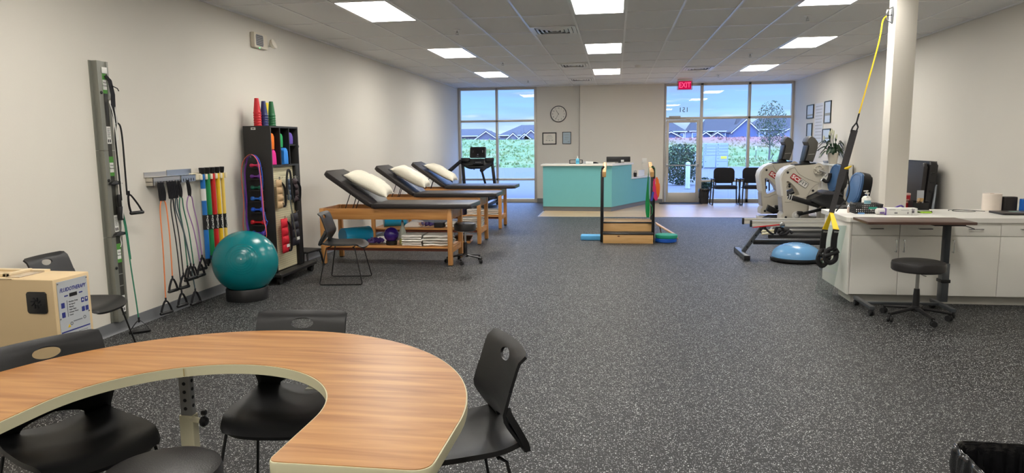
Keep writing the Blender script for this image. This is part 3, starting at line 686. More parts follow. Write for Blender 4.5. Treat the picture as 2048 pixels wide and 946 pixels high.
def hung_tube(label, col, y, ztop, ends, nstrap=1, sep=.05):
    """A resistance tube hung by its strap: a black web loop, the tube folded over it, a handle at each end."""
    x = XF + .09
    t = thing('resistance_tube', label, 'resistance tube', (x, y, .6), 0, 'resistance tubes on the wall rack')
    m = MB()
    for k in range(nstrap):
        yy = y + .022 * (k - (nstrap - 1) / 2)
        m.strip(catmull([(x - .01, yy, 1.24), (x + .004, yy - .012, ztop + .10), (x + .006, yy, ztop - .005), (x + .006, yy + .014, ztop + .06), (x - .006, yy + .004, 1.24)], 5), (1, 0, 0), .026, .004)
    m.build('strap', M_DARKFAB, t, world=True)
    tm = mat('latex_' + label.split()[0], col, .42)
    for k, (ye, ze, xe, w, al) in enumerate(ends):
        s = -1 if k == 0 else 1
        MB().tube(catmull([(x + .006, y, ztop), (x + .008, y + s * sep * .45, ztop - .02), (x + .008, y + s * sep * .7, ztop - .12), (x + .01 + xe * .5, (y + s * sep * .7) * .5 + ye * .5, (ztop + ze) * .5), (x + xe, ye, ze + .02)], 6), .0056, 8).build('tube', tm, t, world=True)
        handle(t, (x + xe, ye, ze), al, .11, w)
hung_tube('orange resistance tube folded over the leftmost slots of the wall rack', (238, 140, 84), 5.80, 1.08, [(5.725, .165, .015, .12, (.25, 1, 0)), (5.845, .345, .015, .11, (.1, .9, 0))], 3, .07)
hung_tube('black resistance tube hanging next to the orange one on the wall rack', (22, 22, 26), 5.935, 1.09, [(5.885, .20, .07, .12, (.1, .9, 0)), (5.93, .36, .07, .12, (.1, 1, 0))], 3, .035)
hung_tube('slate resistance tube hanging in the middle of the rack between black and green tubes', (60, 78, 84), 6.0, 1.09, [(5.985, .44, .115, .1, (.1, 1, 0)), (6.02, .19, .12, .13, (.1, 1, 0))], 2, .026)
hung_tube('green resistance tube hanging second from the right on the wall rack', (38, 112, 84), 6.07, 1.09, [(6.085, .40, .015, .09, (.1, .9, 0)), (6.185, .40, .015, .09, (.1, 1, 0))], 1, .045)
hung_tube('purple resistance tube hanging alone at the right of the wall rack', (150, 112, 160), 6.21, 1.09, [(6.215, .42, .065, .12, (.0, 1, 0)), (6.30, .47, .035, .10, (.1, 1, 0))], 1, .075)

def bar_rack():
    t = thing('weight_bar_rack', 'cream plastic wall rack clipping five coloured weighted bars', 'rack', (XL, 6.67, 1.26))
    m = MB(); m.b2((XF, 6.36, 1.225), (XF + .03, 6.93, 1.30), .006); m.prism([(6.36, XF), (6.46, XF), (6.46, XF + .075), (6.40, XF + .06)], .06, Matrix(((0, 1, 0, 0), (1, 0, 0, 0), (0, 0, 1, 1.232), (0, 0, 0, 1))))
    for k in range(6): m.b2((XF + .03, 6.435 + .09 * k, 1.23), (XF + .085, 6.47 + .09 * k, 1.285), .005)
    m.build('clip_rail', mat('cream_plastic', (226, 218, 194), .45), t, world=True)
bar_rack()
for k, (c, nm) in enumerate((((28, 112, 190), 'blue'), ((26, 140, 78), 'green'), ((206, 32, 30), 'red'), ((238, 196, 30), 'golden yellow'), ((236, 204, 96), 'pale yellow'))):
    y = 6.497 + .09 * k; x = XF + .062
    lab = {'blue': 'blue weighted exercise bar clipped at the left of the wall rack', 'green': 'green weighted exercise bar hanging beside the blue one', 'red': 'red weighted exercise bar hanging between green and yellow bars', 'golden yellow': 'golden yellow weighted exercise bar hanging right of the red one', 'pale yellow': 'thin pale yellow weighted exercise bar, last on the wall rack'}[nm]
    t = thing('weighted_bar', lab, 'weighted bar', (x, y, .4), 0, 'weighted exercise bars on the wall rack')
    r = .0235 - .0025 * (k > 2) - .003 * (k > 3); zb = .40 + .02 * k
    MB().cyl((x, y, zb), (x, y, 1.285), r, n=18).build('bar', mat('bar_' + nm, c, .4), t, world=True)
    m = MB(); m.lathe([(r * .9, 1.285), (r + .003, 1.30), (r + .008, 1.345), (r + .004, 1.35), (0, 1.35)], (x, y, 0), 16); m.build('end_cap', M_BLACK, t, world=True); m = MB(); m.lathe([(0, zb - .05), (.009, zb - .048), (.012, zb - .03), (r + .002, zb - .012), (r + .002, zb + .03)], (x, y, 0), 16); m.build('end_cap', M_BLACK, t, world=True)
    zl = .80 - .005 * k
    sl = MB().lathe([(r + .001, zl - .075), (r + .001, zl + .075)], (x, y, 0), 20).build('label_sleeve', M_BLACK, t, world=True)
    text('brand_print', 'CanDo', .048, frame((x + r + .0035, y - .001, zl), (0, 0, 1), (0, -1, .0)), M_LABELW, sl, world=True)
    if k == 0: plab(MB().lathe([(r + .0012, 1.02), (r + .0012, 1.14)], (x, y, 0), 20).build('paper_label', M_LABELW, t, world=True), 'white paper label')
def emergency_light():
    y0, y1, z0, z1 = 7.72, 8.03, 2.69, 2.86
    t = thing('emergency_light', 'white emergency light unit with round lamp high on the left wall', 'emergency light', (XL, 7.87, 2.77))
    MB().b2((XF, y0, z0), (XF + .055, y1, z1), .008).build('housing', mat('ivory_plastic', (222, 214, 198), .45), t, world=True)
    gr = MB(); gr.prism(rrect(.17, .13, .025), .004, frame((XF + .054, y0 + .115, (z0 + z1) / 2), (0, 1, 0), (0, 0, 1)), .001); gp = gr.build('diffuser_grille', mat('grille_grey', (150, 150, 152), .5), t, world=True)
    m = MB()
    for i in range(7):
        for j in range(6): m.b2((XF + .058, y0 + .04 + .022 * i + .004 * (j % 2), z0 + .03 + .02 * j), (XF + .0605, y0 + .053 + .022 * i + .004 * (j % 2), z0 + .037 + .02 * j))
    m.build('grille_slots', M_INK, gp, world=True)
    m = MB(); m.lathe([(.02, 0), (.055, .03), (.06, .06), (.05, .066), (0, .07)], (XF + .055, y1 + .055, z0 + .06), 20, Matrix.Rotation(1.2, 3, 'Y')); m.build('lamp_head', mat('frosted_lens', (224, 218, 206), .25), t, world=True)
    MB().cyl((XF + .03, y1 - .01, z0 + .03), (XF + .06, y1 + .04, z0 + .05), .012).build('lamp_arm', M_WHITEP, t, world=True)
    MB().ball((XF + .06, y0 + .10, z0 - .002), .005).build('indicator', emitter('green_led', (90, 255, 150), 4), t, world=True)
emergency_light()
def outlet(x, y, z, nrm, label):
    n = Vector(nrm); M = frame((x, y, z), Vector((0, 0, 1)).cross(n), (0, 0, 1))
    t = thing('wall_outlet', label, 'outlet', (x, y, z))
    MB().prism(rrect(.07, .115, .006), .006, M, .002).build('cover_plate', M_WHITEP, t, world=True)
    m = MB()
    for dz in (-.026, .026): m.prism(rrect(.034, .03, .01), .0015, M @ Matrix.Translation((0, dz, .006)))
    m.build('socket', mat('socket_white', (214, 214, 210), .35), t, world=True)
outlet(XF, 9.38, .50, (1, 0, 0), 'white wall outlet behind the lone black chair')

# ------------------------------------------------------------------ tan fluid-therapy cabinet
def fluido():
    x0, x1, y0, y1, zt = -4.06, -3.222, 3.545, 3.83, .80
    M_TAN = mat('tan_enamel', (214, 188, 146), .45, var=.02)
    t = thing('therapy_machine', 'tan box-shaped dry heat therapy machine with blue lettered control panel', 'therapy machine', ((x0 + x1) / 2, (y0 + y1) / 2, 0))
    m = MB(); m.b2((x0, y0, .07), (x1, y1, zt), .006); m.build('cabinet', M_TAN, t, world=True)
    m = MB(); m.b2((x0 + .01, y0 - .006, zt), (x1 - .26, y0 + .012, zt + .006)); m.b2((x0 + .01, y1 - .05, zt), (x1 - .26, y1 - .005, zt + .012)); m.b2((x0 + .01, y0 + .06, zt), (x1 - .36, y0 + .085, zt + .02), .003); m.b2((x1 - .385, y0 + .06, zt), (x1 - .36, y1 - .03, zt + .02), .003); m.build('lid_rail', mat('pale_tan_rail', (226, 206, 170), .4), t, world=True)
    MB().b2((x1 - .355, y0 + .05, zt), (x1 - .26, y1 - .05, zt + .004)).build('lid_window', mat('smoky_acrylic', (176, 160, 140), .1), t, world=True)
    pm = MB(); pm.prism(rrect(.125, .128, .012), .012, frame((-3.33, y0, .665), (1, 0, 0), (0, 0, 1)), .004); po = pm.build('hand_port', M_BLACK, t, world=True)
    m = MB()
    for k in range(8):
        a = 2 * PI * k / 8; m.tube([(-3.33 + .012 * math.cos(a), y0 - .0125, .665 + .012 * math.sin(a)), (-3.33 + .034 * math.cos(a + .5), y0 - .0135, .665 + .034 * math.sin(a + .5))], .004, 6)
    m.build('iris_sleeve', M_DARKFAB, po, world=True)
    # control panel on the end
    F = lambda dy, dz, e=0.0: frame((x1 + .0005 + e, (y0 + y1) / 2 + dy, .56 + dz), (0, 1, 0), (0, 0, 1))
    pp = MB().prism(rrect(.235, .44, .004), .002, F(0, 0)).build('control_panel', mat('panel_silver', (196, 200, 204), .4, .2), t, world=True)
    M_BLUE = mat('panel_blue', (44, 52, 130), .5)
    text('brand_lettering', 'FLUIDOTHERAPY', .032, F(0, .165, .0022), M_BLUE, pp, world=True, shear=.3, sx=.82, off=.0008)
    m = MB(); m.prism(rrect(.06, .022, .002), .0008, F(0, .128, .002)); m.build('display', M_BLACK, pp, world=True)
    m = MB()
    for dy in (-.055, .06): m.prism(rrect(.028, .008, .001), .0006, F(dy, .128, .002))
    for dy, dz in ((-.085, .075), (-.085, .018)): m.prism(rrect(.026, .032, .003), .0006, F(dy, dz, .002))
    for dy in (.07, .1):
        for dz in (.078, .022): m.prism(rrect(.024, .03, .003), .0006, F(dy, dz, .002))
    m.prism(rrect(.225, .008, .001), .0006, F(0, -.085, .002)); m.build('key_print', M_BLUE, pp, world=True)
    m = MB()
    for dy, s in ((.07, 1), (.1, -1)): m.prism([(-.007, -.006 * s), (.007, -.006 * s), (0, .007 * s)][::s], .0006, F(dy, .08, .0027))
    m.build('arrow_marks', M_LABELW, pp, world=True)
    for k, s_ in enumerate(('Machine Temp', 'Air Speed', 'Minutes', 'Pulse Time', 'Preheat Timer', 'Clock')): text('menu_line', s_, .012, F(-.04, .088 - .016 * k, .0022), M_INK, pp, align='LEFT', world=True)
    m = MB(); m.prism(rrect(.004, .10, .001), .0005, F(-.052, .05, .002))
    for k in range(9):
        m.prism(rrect(.075, .003, .001), .0004, F(.055, -.105 - .0105 * k, .002))
        if k % 3: m.prism(rrect(.07, .003, .001), .0004, F(-.062, -.105 - .0105 * k, .002))
    m.prism(rrect(.07, .006, .001), .0004, F(.02, -.035, .002)); m.build('instruction_print', mat('grey_print', (110, 114, 122), .6), pp, world=True)
    m = MB()
    for dy, dz in ((-.03, -.045), (.075, -.03)): m.prism(oval(.010, .010, 16), .0006, F(dy, dz, .002), holes=[oval(.007, .007, 16)])
    m.build('dial_ring', M_INK, pp, world=True)
    MB().prism([(-.012, -.008), (.012, -.008), (0, .011)], .0006, F(-.05, -.055, .002)).build('warning_triangle', mat('caution_yellow', (240, 196, 30), .5), pp, world=True)
    for dy in (-.112, .112):
        for dz in (-.21, -.0, .21): MB().lathe([(.006, 0), (.005, .003), (0, .004)], (x1 + .0025, (y0 + y1) / 2 + dy, .56 + dz), 10, Matrix.Rotation(PI / 2, 3, 'Y')).build('screw', M_CHROME, pp, world=True)
    for x in (x0 + .06, x1 - .06):
        for y in (y0 + .05, y1 - .05):
            m = MB(); m.cyl((x - .012, y, .03), (x + .012, y, .03), .03); m.b2((x - .018, y - .018, .05), (x + .018, y + .018, .075)); m.build('caster', M_RUBBER, t, world=True)
fluido()
# ------------------------------------------------------------------ exercise ball on its ring
t = thing('exercise_ball', 'large teal exercise ball resting on a black ring by the left wall', 'exercise ball', (-3.745, 6.59, .07))
MB().ball((0, 0, .317), .322, (1, 1, .985), 48, 32).build('ball_skin', mat('teal_rubber', (0, 122, 130), .22, var=.02), t)
m = MB()
for k, r in enumerate((.05, .075, .10, .125, .15)):
    a = math.asin(r / .322); n_ = Vector((.35, -.86, .22)).normalized(); M = n_.to_track_quat('Z', 'Y').to_matrix()
    m.lathe([(r - .002, math.cos(a) * .3215), (r, math.cos(a) * .3232), (r + .002, math.cos(a) * .3208)], (0, 0, .317), 40, M)
m.build('moulded_rings', mat('teal_rubber_ring', (0, 118, 126), .25), t)
n_ = Vector((.35, -.86, .22)).normalized(); MB().lathe([(.007, .320), (.007, .3245), (0, .3255)], (0, 0, .317), 14, n_.to_track_quat('Z', 'Y').to_matrix()).build('plug', M_WHITEP, t)
t2 = tag(MB().lathe([(.155, 0), (.205, 0), (.207, .02), (.207, .115), (.20, .125), (.19, .125), (.155, .085), (.155, 0)], n=48).build('ball_ring', M_BLACK), 'black ring base on the floor under the teal exercise ball', 'ball stand'); t2.location = (-3.745, 6.59, 0)

# ------------------------------------------------------------------ black storage cart
M_CART = mat('black_laminate', (30, 29, 29), .5, var=.1)
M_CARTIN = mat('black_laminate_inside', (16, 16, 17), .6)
CX0, CX1, CY0, CY1, CZ = -4.125, -3.80, 7.37, 8.06, 1.782
def pegboard_mat():
    m = mat('cream_pegboard', (214, 206, 172), .6); nt = m.node_tree; N, L = nt.nodes, nt.links; b = N['Principled BSDF']; src = b.inputs['Base Color'].links[0].from_socket
    tc = N.new('ShaderNodeTexCoord'); mp = N.new('ShaderNodeMapping'); mp.inputs['Scale'].default_value = (0, 40, 40); L.new(tc.outputs['Object'], mp.inputs[0])
    fr = N.new('ShaderNodeVectorMath'); fr.operation = 'FRACTION'; L.new(mp.outputs[0], fr.inputs[0])
    ds = N.new('ShaderNodeVectorMath'); ds.operation = 'DISTANCE'; ds.inputs[1].default_value = (0, .5, .5); L.new(fr.outputs[0], ds.inputs[0])
    lt = N.new('ShaderNodeMath'); lt.operation = 'LESS_THAN'; lt.inputs[1].default_value = .14; L.new(ds.outputs['Value'], lt.inputs[0])
    mx = N.new('ShaderNodeMix'); mx.data_type = 'RGBA'; L.new(lt.outputs[0], mx.inputs['Factor']); L.new(src, mx.inputs['A']); mx.inputs['B'].default_value = lin((46, 42, 36)); L.new(mx.outputs['Result'], b.inputs['Base Color'])
    return m
def cart():
    t = thing('storage_cart', 'tall black rolling cart with cubbies and cream pegboard against the left wall', 'storage cart', (-3.96, 7.72, 0))
    m = MB(); m.b2((CX0, CY0, .12), (CX1, CY0 + .02, CZ), .002); m.build('side_panel', M_CART, t, world=True)
    m = MB(); m.b2((CX0, CY1 - .02, .12), (CX1, CY1, CZ), .002); m.build('side_panel', M_CART, t, world=True)
    m = MB(); m.b2((CX0, CY0 + .02, CZ - .02), (CX1, CY1 - .02, CZ)); m.build('top_panel', M_CART, t, world=True)
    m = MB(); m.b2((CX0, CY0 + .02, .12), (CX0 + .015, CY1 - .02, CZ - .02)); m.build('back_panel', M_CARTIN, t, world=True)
    m = MB(); m.b2((CX0 + .015, CY0 + .02, 1.325), (CX1, CY1 - .02, 1.345)); m.build('cubby_shelf', M_CART, t, world=True)
    for y in (7.60, 7.825): MB().b2((CX0 + .015, y - .008, 1.345), (CX1 - .002, y + .008, CZ - .02)).build('cubby_divider', M_CART, t, world=True)
    MB().b2((CX1 - .05, CY0 + .02, .13), (CX1 - .042, CY1 - .11, 1.325)).build('pegboard', pegboard_mat(), t, world=True)
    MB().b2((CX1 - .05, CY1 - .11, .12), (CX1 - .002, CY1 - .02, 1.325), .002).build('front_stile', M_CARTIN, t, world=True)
    MB().b2((CX0 - .01, CY0 - .10, .085), (CX1 + .09, CY1 + .16, .118), .004).build('platform', M_CART, t, world=True)
    for x in (CX0 + .06, CX1 + .04):
        for y in (CY0 - .04, CY1 + .10):
            m = MB(); m.cyl((x - .016, y, .04), (x + .016, y, .04), .04, n=20); m.b2((x - .024, y - .03, .055), (x + .024, y + .03, .086)); m.build('caster', M_RUBBER, t, world=True)
    for y in (CY0 - .085, CY1 + .145): MB().lathe([(.008, 0), (.007, .012), (0, .014)], (CX1 + .075, y, .118), 10).build('corner_bolt', M_CHROME, t, world=True)
    lg = MB().prism(rrect(.055, .026, .003), .0015, frame((-4.0, CY0, 1.752), (1, 0, 0), (0, 0, 1))).build('maker_plate', M_LABELW, t, world=True)
    m = MB(); m.prism(oval(.008, .008, 16), .0006, frame((-4.0, CY0 - .0015, 1.752), (1, 0, 0), (0, 0, 1)))
    for s in (-1, 1): m.prism(rrect(.014, .005, .001), .0006, frame((-4.0 + s * .017, CY0 - .0015, 1.752), (1, 0, 0), (0, 0, 1)))
    m.build('maker_mark', M_INK, lg, world=True)
    MB().tube([(CX1 - .03 + .028 * math.cos(a), CY1 + .006, 1.55 + .028 * math.sin(a)) for a in [2 * PI * k / 20 for k in range(20)]], .004, 6, True).build('ring_pull', M_BLACKM, t, world=True)
    for y, z in ((7.485, 1.195), (7.62, 1.225), (7.735, 1.19), (7.885, 1.19), (7.565, .74), (7.83, .78)):
        MB().tube([(CX1 - .045, y, z), (CX1 + .05, y, z), (CX1 + .066, y, z + .014)], .003, 6).build('peg_hook', M_CHROME, t, world=True)
    for k in range(7):
        z = 1.355 - .125 * k - (.02 if k > 4 else 0); MB().b2((-4.055, CY0 - .075, z - .045), (-3.905, CY0, z - .032), .003).build('dumbbell_cradle', M_CART, t, world=True)
    MB().tube([(-3.965, CY0, 1.437), (-3.965, CY0 - .15, 1.437), (-3.965, CY0 - .155, 1.450)], .004, 8).build('band_peg', M_CHROME, t, world=True)
    return t
cart()
# nested cones on top
def make_cone(col, name):
    t = thing('training_cone', '', 'cone')
    m = MB(); m.lathe([(r * .78, z) for r, z in ((.0503, 0), (.0545, .002), (.0545, .016), (.0505, .02), (.0468, .05), (.030, .165), (.0285, .172), (.0265, .172), (.0278, .165), (.0446, .05), (.0482, .02), (.0503, .010), (.0503, 0))], n=28); m.build('cone_body', mat('cone_' + name, col, .45), t)
    return t
for name, col, x, y, n in (('red', (206, 30, 40), -3.98, 7.444, 6), ('navy', (34, 44, 104), -3.95, 7.54, 5), ('yellow', (238, 214, 44), -4.07, 7.84, 5), ('green', (28, 104, 58), -3.915, 7.65, 5)):
    c = make_cone(col, name)
    for k in range(n):
        lb = '%s plastic cone nested in the %s stack on top of the black cart' % (name, name)
        if k == 0: o = c; o.location = (x, y, CZ + .001); o['label'] = lb; o['group'] = name + ' cones stacked on the cart'
        else: dup(c, (x, y, CZ + .001 + .027 * k), k * 3 * 2 * PI / 28)
# foam pieces in the cubbies
def foam(label, col, y, w, z0, z1, flare=0.0, dx=0.0, x1=CX1 - .02, th=.15):
    prof = [(-w / 2 - flare, 0), (w / 2 + flare, 0), (w / 2, (z1 - z0) * .35), (w / 2, z1 - z0 - w * .45)] + [(w / 2 * math.cos(a), z1 - z0 - w * .45 + w * .45 * math.sin(a)) for a in [PI * k / 10 for k in range(1, 10)]] + [(-w / 2, z1 - z0 - w * .45), (-w / 2, (z1 - z0) * .35)]
    o = MB().prism(prof, th, frame((x1 - th + dx, y, z0), (0, 1, 0), (0, 0, 1)), .008).build('foam_block', mat('foam_' + label.split()[0], col, .75))
    tag(o, label, 'foam block')
foam('orange foam piece in the left cubby of the cart, above a pink one', (244, 120, 20), 7.45, .08, 1.52, 1.70)
foam('pink foam piece at the bottom of the left cubby of the cart', (232, 42, 150), 7.47, .085, 1.347, 1.515, .02)
foam('green foam piece in the middle cubby of the cart, above a blue one', (22, 160, 88), 7.66, .075, 1.54, 1.70)
foam('sky blue foam piece leaning out of the middle cubby of the cart', (48, 140, 232), 7.70, .09, 1.347, 1.535, .015, .03)
foam('violet foam piece high in the right cubby of the cart', (98, 74, 172), 7.90, .115, 1.58, 1.715)
tag(MB().b2((CX0 + .02, 7.835, 1.56), (CX1 - .02, 8.03, 1.577)).build('cubby_tray', M_CART), 'black tray board carrying the violet foam in the right cubby', 'tray')
# dumbbells on the side of the cart
for k, (nm, col, L_) in enumerate((('pink', (222, 52, 96), .115), ('purple', (112, 52, 146), .12), ('dark green', (22, 104, 82), .125), ('azure', (44, 112, 206), .135), ('royal blue', (36, 92, 216), .14), ('red', (200, 22, 34), .165), ('indigo', (62, 54, 170), .15))):
    z = 1.355 - .125 * k - (.02 if k > 4 else 0); r = .020 + .0013 * k; yb = CY0 - .042
    t = thing('dumbbell', '%s dumbbell, %s on the side of the black cart' % (nm, ('topmost', 'second from top', 'third from top', 'fourth from top', 'above the red one', 'widest one', 'bottom one')[k]), 'dumbbell', (-3.98, yb, z - .029 + r), 0, 'dumbbells racked on the side of the cart')
    cm = mat('vinyl_' + nm, col, .35)
    MB().cyl((-L_ / 2 + .02, 0, 0), (L_ / 2 - .02, 0, 0), .0115).build('grip', cm, t)
    for s in (-1, 1):
        M = Matrix.Rotation(s * PI / 2, 3, 'Y'); MB().lathe([(.011, L_ / 2 - .045), (r * .8, L_ / 2 - .035), (r, L_ / 2 - .025), (r, L_ / 2 - .006), (r * .85, L_ / 2), (0, L_ / 2)], (0, 0, 0), 8, M).build('weight_head', cm, t)
# loop bands hung round the dumbbells
def loop_band(label, col, offs, wob, zb, w=.03, dy=0.0):
    yb = CY0 - .115 - dy; L_, R_ = -4.07 - offs, -3.885 + offs * .8
    pts = [(L_ + .01, yb, zb), (L_ - .012, yb, zb + .2), (L_ + wob, yb, .95), (L_ + .002, yb, 1.25), (L_ + .03, yb, 1.38), (-4.02, yb, 1.435 + offs * .4), (-3.965, yb, 1.46 + offs * .4), (-3.92, yb, 1.43 + offs * .4), (R_ - .015, yb, 1.36), (R_, yb, 1.2), (R_ + wob, yb, .95), (R_ + .012, yb, .75), (R_ + .03, yb, zb + .1), (R_ - .01, yb, zb)]
    o = MB().strip(catmull(pts, 6), (0, 1, 0), w, .003).build('loop_band', mat('band_' + label.split()[0], col, .4)); tag(o, label, 'exercise band', 'loop bands on the side of the cart')
loop_band('purple loop band draped around the dumbbells on the cart', (126, 72, 170), 0.0, .004, .55, .03)
loop_band('coral loop band, outermost around the dumbbells on the cart', (236, 110, 84), .025, .012, .48, .012, .03)
loop_band('blue loop band behind the purple one on the cart side', (52, 86, 184), .012, -.014, .62, .018, -.025)
# ankle weights hung on the pegboard
def ankle(label, col, y, z0, z1, w, x=CX1 + .005, strap=True, n=4, mark=False):
    t = thing('ankle_weight', label, 'ankle weight', (x, y, z0), 0, 'ankle weights on the pegboard')
    fm = mat('nylon_' + label.split()[0], col, .6, bump=.2, bscale=160)
    def f(u, v): 
        b = abs(math.sin(PI * (v * n))) ** .6; s = math.sin(PI * min(1, max(0, u))) ** .5
        return (x + .008 + .026 * b * s, y - w / 2 + w * u + .008 * math.sin(v * 5), z0 + (z1 - z0) * v)
    m = MB(); m.shell(f, 8, 8 * n, .008); m.b2((x - .002, y - w * .46, z0 + .005), (x + .012, y + w * .46, z1 + .006), .004); m.build('weight_pockets', fm, t, world=True, ang=60)
    if strap:
        m = MB(); m.strip(catmull([(x + .03, y + w * .1, z1 - .03), (x + .05, y + w * .35, z1 - .09), (x + .04, y + w * .62, z0 + .12), (x + .03, y + w * .66, z0 + .03), (x + .025, y + w * .4, z0 + .005), (x + .03, y + w * .05, z0 + .06)], 6), (1, 0, .1), .026, .004); m.build('closure_strap', M_DARKFAB, t, world=True)
    m = MB(); m.prism(rrect(.03, .03, .004), .003, frame((x + .016, y, z1 + .02), (0, 1, 0), (0, 0, 1)), holes=[oval(.009, .009, 12)]); m.build('hang_tab', M_CHROME, t, world=True)
    if mark: MB().prism(rrect(w * .45, .035, .004), .001, frame((x + .036, y + .01, z0 + .08), (0, 1, 0), (0, 0, 1))).build('woven_label', M_LABELW, t, world=True)
ankle('tan ankle weight with black strap hanging at the left of the pegboard', (190, 160, 122), 7.485, .855, 1.175, .13)
ankle('slate blue ankle weight hanging in the middle of the pegboard', (84, 98, 122), 7.735, .93, 1.17, .10)
ankle('brownish black ankle weight hanging at the right edge of the pegboard', (54, 40, 44), 7.885, .90, 1.17, .105)
ankle('red ankle weight hanging low on the pegboard', (206, 20, 44), 7.565, .33, .72, .15, n=4, mark=True)
ankle('navy black ankle weight hanging beside the red one', (22, 22, 36), 7.83, .38, .76, .17, n=4, mark=True, strap=False)
t = thing('massage_stick', 'steel massage stick with black looped handle leaning on the pegboard', 'massage stick', (-3.74, 7.68, .8))
MB().tube([(-3.735, 7.60, 1.06), (-3.725, 7.73, .45)], .0075, 8).build('rod', M_STEEL, t, world=True)
MB().tube(catmull([(-3.74, 7.575, 1.0), (-3.735, 7.575, 1.18), (-3.735, 7.61, 1.275), (-3.735, 7.655, 1.27), (-3.735, 7.68, 1.2), (-3.74, 7.70, 1.0), (-3.735, 7.73, .90)], 6), .013, 8).build('looped_handle', M_RUBBER, t, world=True)

# ------------------------------------------------------------------ small black step stool
t = thing('step_stool', 'low black step stool between the cart and the first treatment table', 'step stool', (-3.955, 8.43, 0), math.radians(-8))
m = MB(); m.prism(rrect(.28, .36, .03), .022, Matrix.Translation((0, 0, .205)), .006); m.build('step', M_BLACK, t)
MB().prism(rrect(.25, .33, .02), .003, Matrix.Translation((0, 0, .2272))).build('grip_mat', M_RUBBER, t)
for sx in (-1, 1):
    for sy in (-1, 1):
        lg = MB().tube(catmull([(sx * .10, sy * .11, .20), (sx * .125, sy * .15, .185), (sx * .15, sy * .18, .015)], 4), .0125, 10).build('leg', M_BLACKM, t)
        MB().lathe([(.016, 0), (.017, .006), (.0145, .03), (0, .03)], (sx * .15, sy * .18, .001), 12).build('rubber_tip', M_RUBBER, lg)

# ------------------------------------------------------------------ treatment tables
M_BEECH = wood('beech', (204, 148, 88), (182, 124, 68), 0, 2.0, .38, 12)
M_BEECHV = wood('beech_upright', (208, 154, 94), (186, 130, 74), 2, 2.0, .38, 12)
M_VINYLD = mat('charcoal_vinyl', (46, 42, 42), .36, var=.05, bump=.1, bscale=260)
HA = math.radians(34.7)
def make_treatment_table():
    t = thing('treatment_table', '', 'treatment table')
    W_, Dp = 1.77, .66
    for i, (x, y) in enumerate(((0, 0), (0, Dp - .058), (W_ - .058, 0), (W_ - .058, Dp - .058))):
        lg = MB().b2((x, y, .012), (x + .058, y + .058, .742), .005).build('leg', M_BEECHV, t); MB().b2((x + .006, y + .006, 0), (x + .052, y + .052, .013)).build('foot_pad', M_BLACK, lg)
    for nm, a, b in (('apron', (.058, .008, .60), (W_ - .058, .030, .742)), ('apron', (.058, Dp - .03, .60), (W_ - .058, Dp - .008, .742)), ('end_apron', (.008, .058, .60), (.03, Dp - .058, .742)), ('end_apron', (W_ - .03, .058, .60), (W_ - .008, Dp - .058, .742))):
        MB().b2(a, b, .002).build(nm, M_BEECH, t)
    m = MB(); m.b2((.03, .03, .60), (.70, Dp - .03, .612)); m.build('well_floor', M_BEECH, t)
    m = MB(); m.b2((.01, .035, .222), (W_ - .01, Dp - .035, .242), .002); m.build('shelf', M_BEECH, t)
    m = MB(); m.b2((.05, .05, .185), (W_ - .05, .07, .222)); m.build('shelf_rail', mat('walnut_edge', (96, 44, 28), .5), t)
    for x in (.012, W_ - .034): MB().b2((x, .058, .165), (x + .022, Dp - .058, .245), .002).build('shelf_end_rail', M_BEECH, t)
    # padded top: flat section and raised head section
    MB().prism(rrect(1.325, .70, .05, 6), .058, Matrix.Translation((.70 + 1.325 / 2, Dp / 2, .744)), .022, 4).build('flat_pad', M_VINYLD, t, ang=60)
    R = Matrix.Translation((.695, Dp / 2, .752)) @ Matrix.Rotation(HA, 4, 'Y') @ Matrix.Translation((-.755 / 2, 0, 0))
    hp = MB().prism(rrect(.755, .70, .05, 6), .062, R, .022, 4).build('head_pad', M_VINYLD, t, ang=60)
    m = MB(); m.prism(oval(.095, .055, 28), .006, R @ Matrix.Translation((-.18, 0, .0595)), holes=[oval(.082, .043, 28)]); m.build('face_hole_rim', M_VINYLD, hp)
    MB().prism(oval(.082, .043, 28), .002, R @ Matrix.Translation((-.18, 0, .0612))).build('face_hole', M_RUBBER, hp)
    for y in (.12, Dp - .12):
        MB().tube([(.27, y, .62), (.695 - .36 * math.cos(HA), y, .752 + .36 * math.sin(HA) - .004)], .006, 8).build('prop_rod', M_BLACKM, t)
    MB().tube([(.36, .16, .62), (.695 - .28 * math.cos(HA), .16, .752 + .28 * math.sin(HA) - .004)], .006, 8).build('prop_rod', M_BLACKM, t)
    return t
TT = make_treatment_table(); TY = (8.645, 10.585, 12.585)
TT['group'] = 'treatment tables along the left wall'; TT['label'] = 'nearest wooden treatment table with dark padded top, behind the lone black chair'; TT.location = (-3.835, TY[0], 0)
dup(TT, (-3.835, TY[1], 0), 0, 'middle wooden treatment table with dark padded top and raised head end')
dup(TT, (-3.835, TY[2], 0), 0, 'farthest wooden treatment table with dark padded top, nearest the treadmill')
M_PIL = mat('cream_pillowcase', (232, 226, 208), .8, bump=.25, bscale=40, sheen=.2)
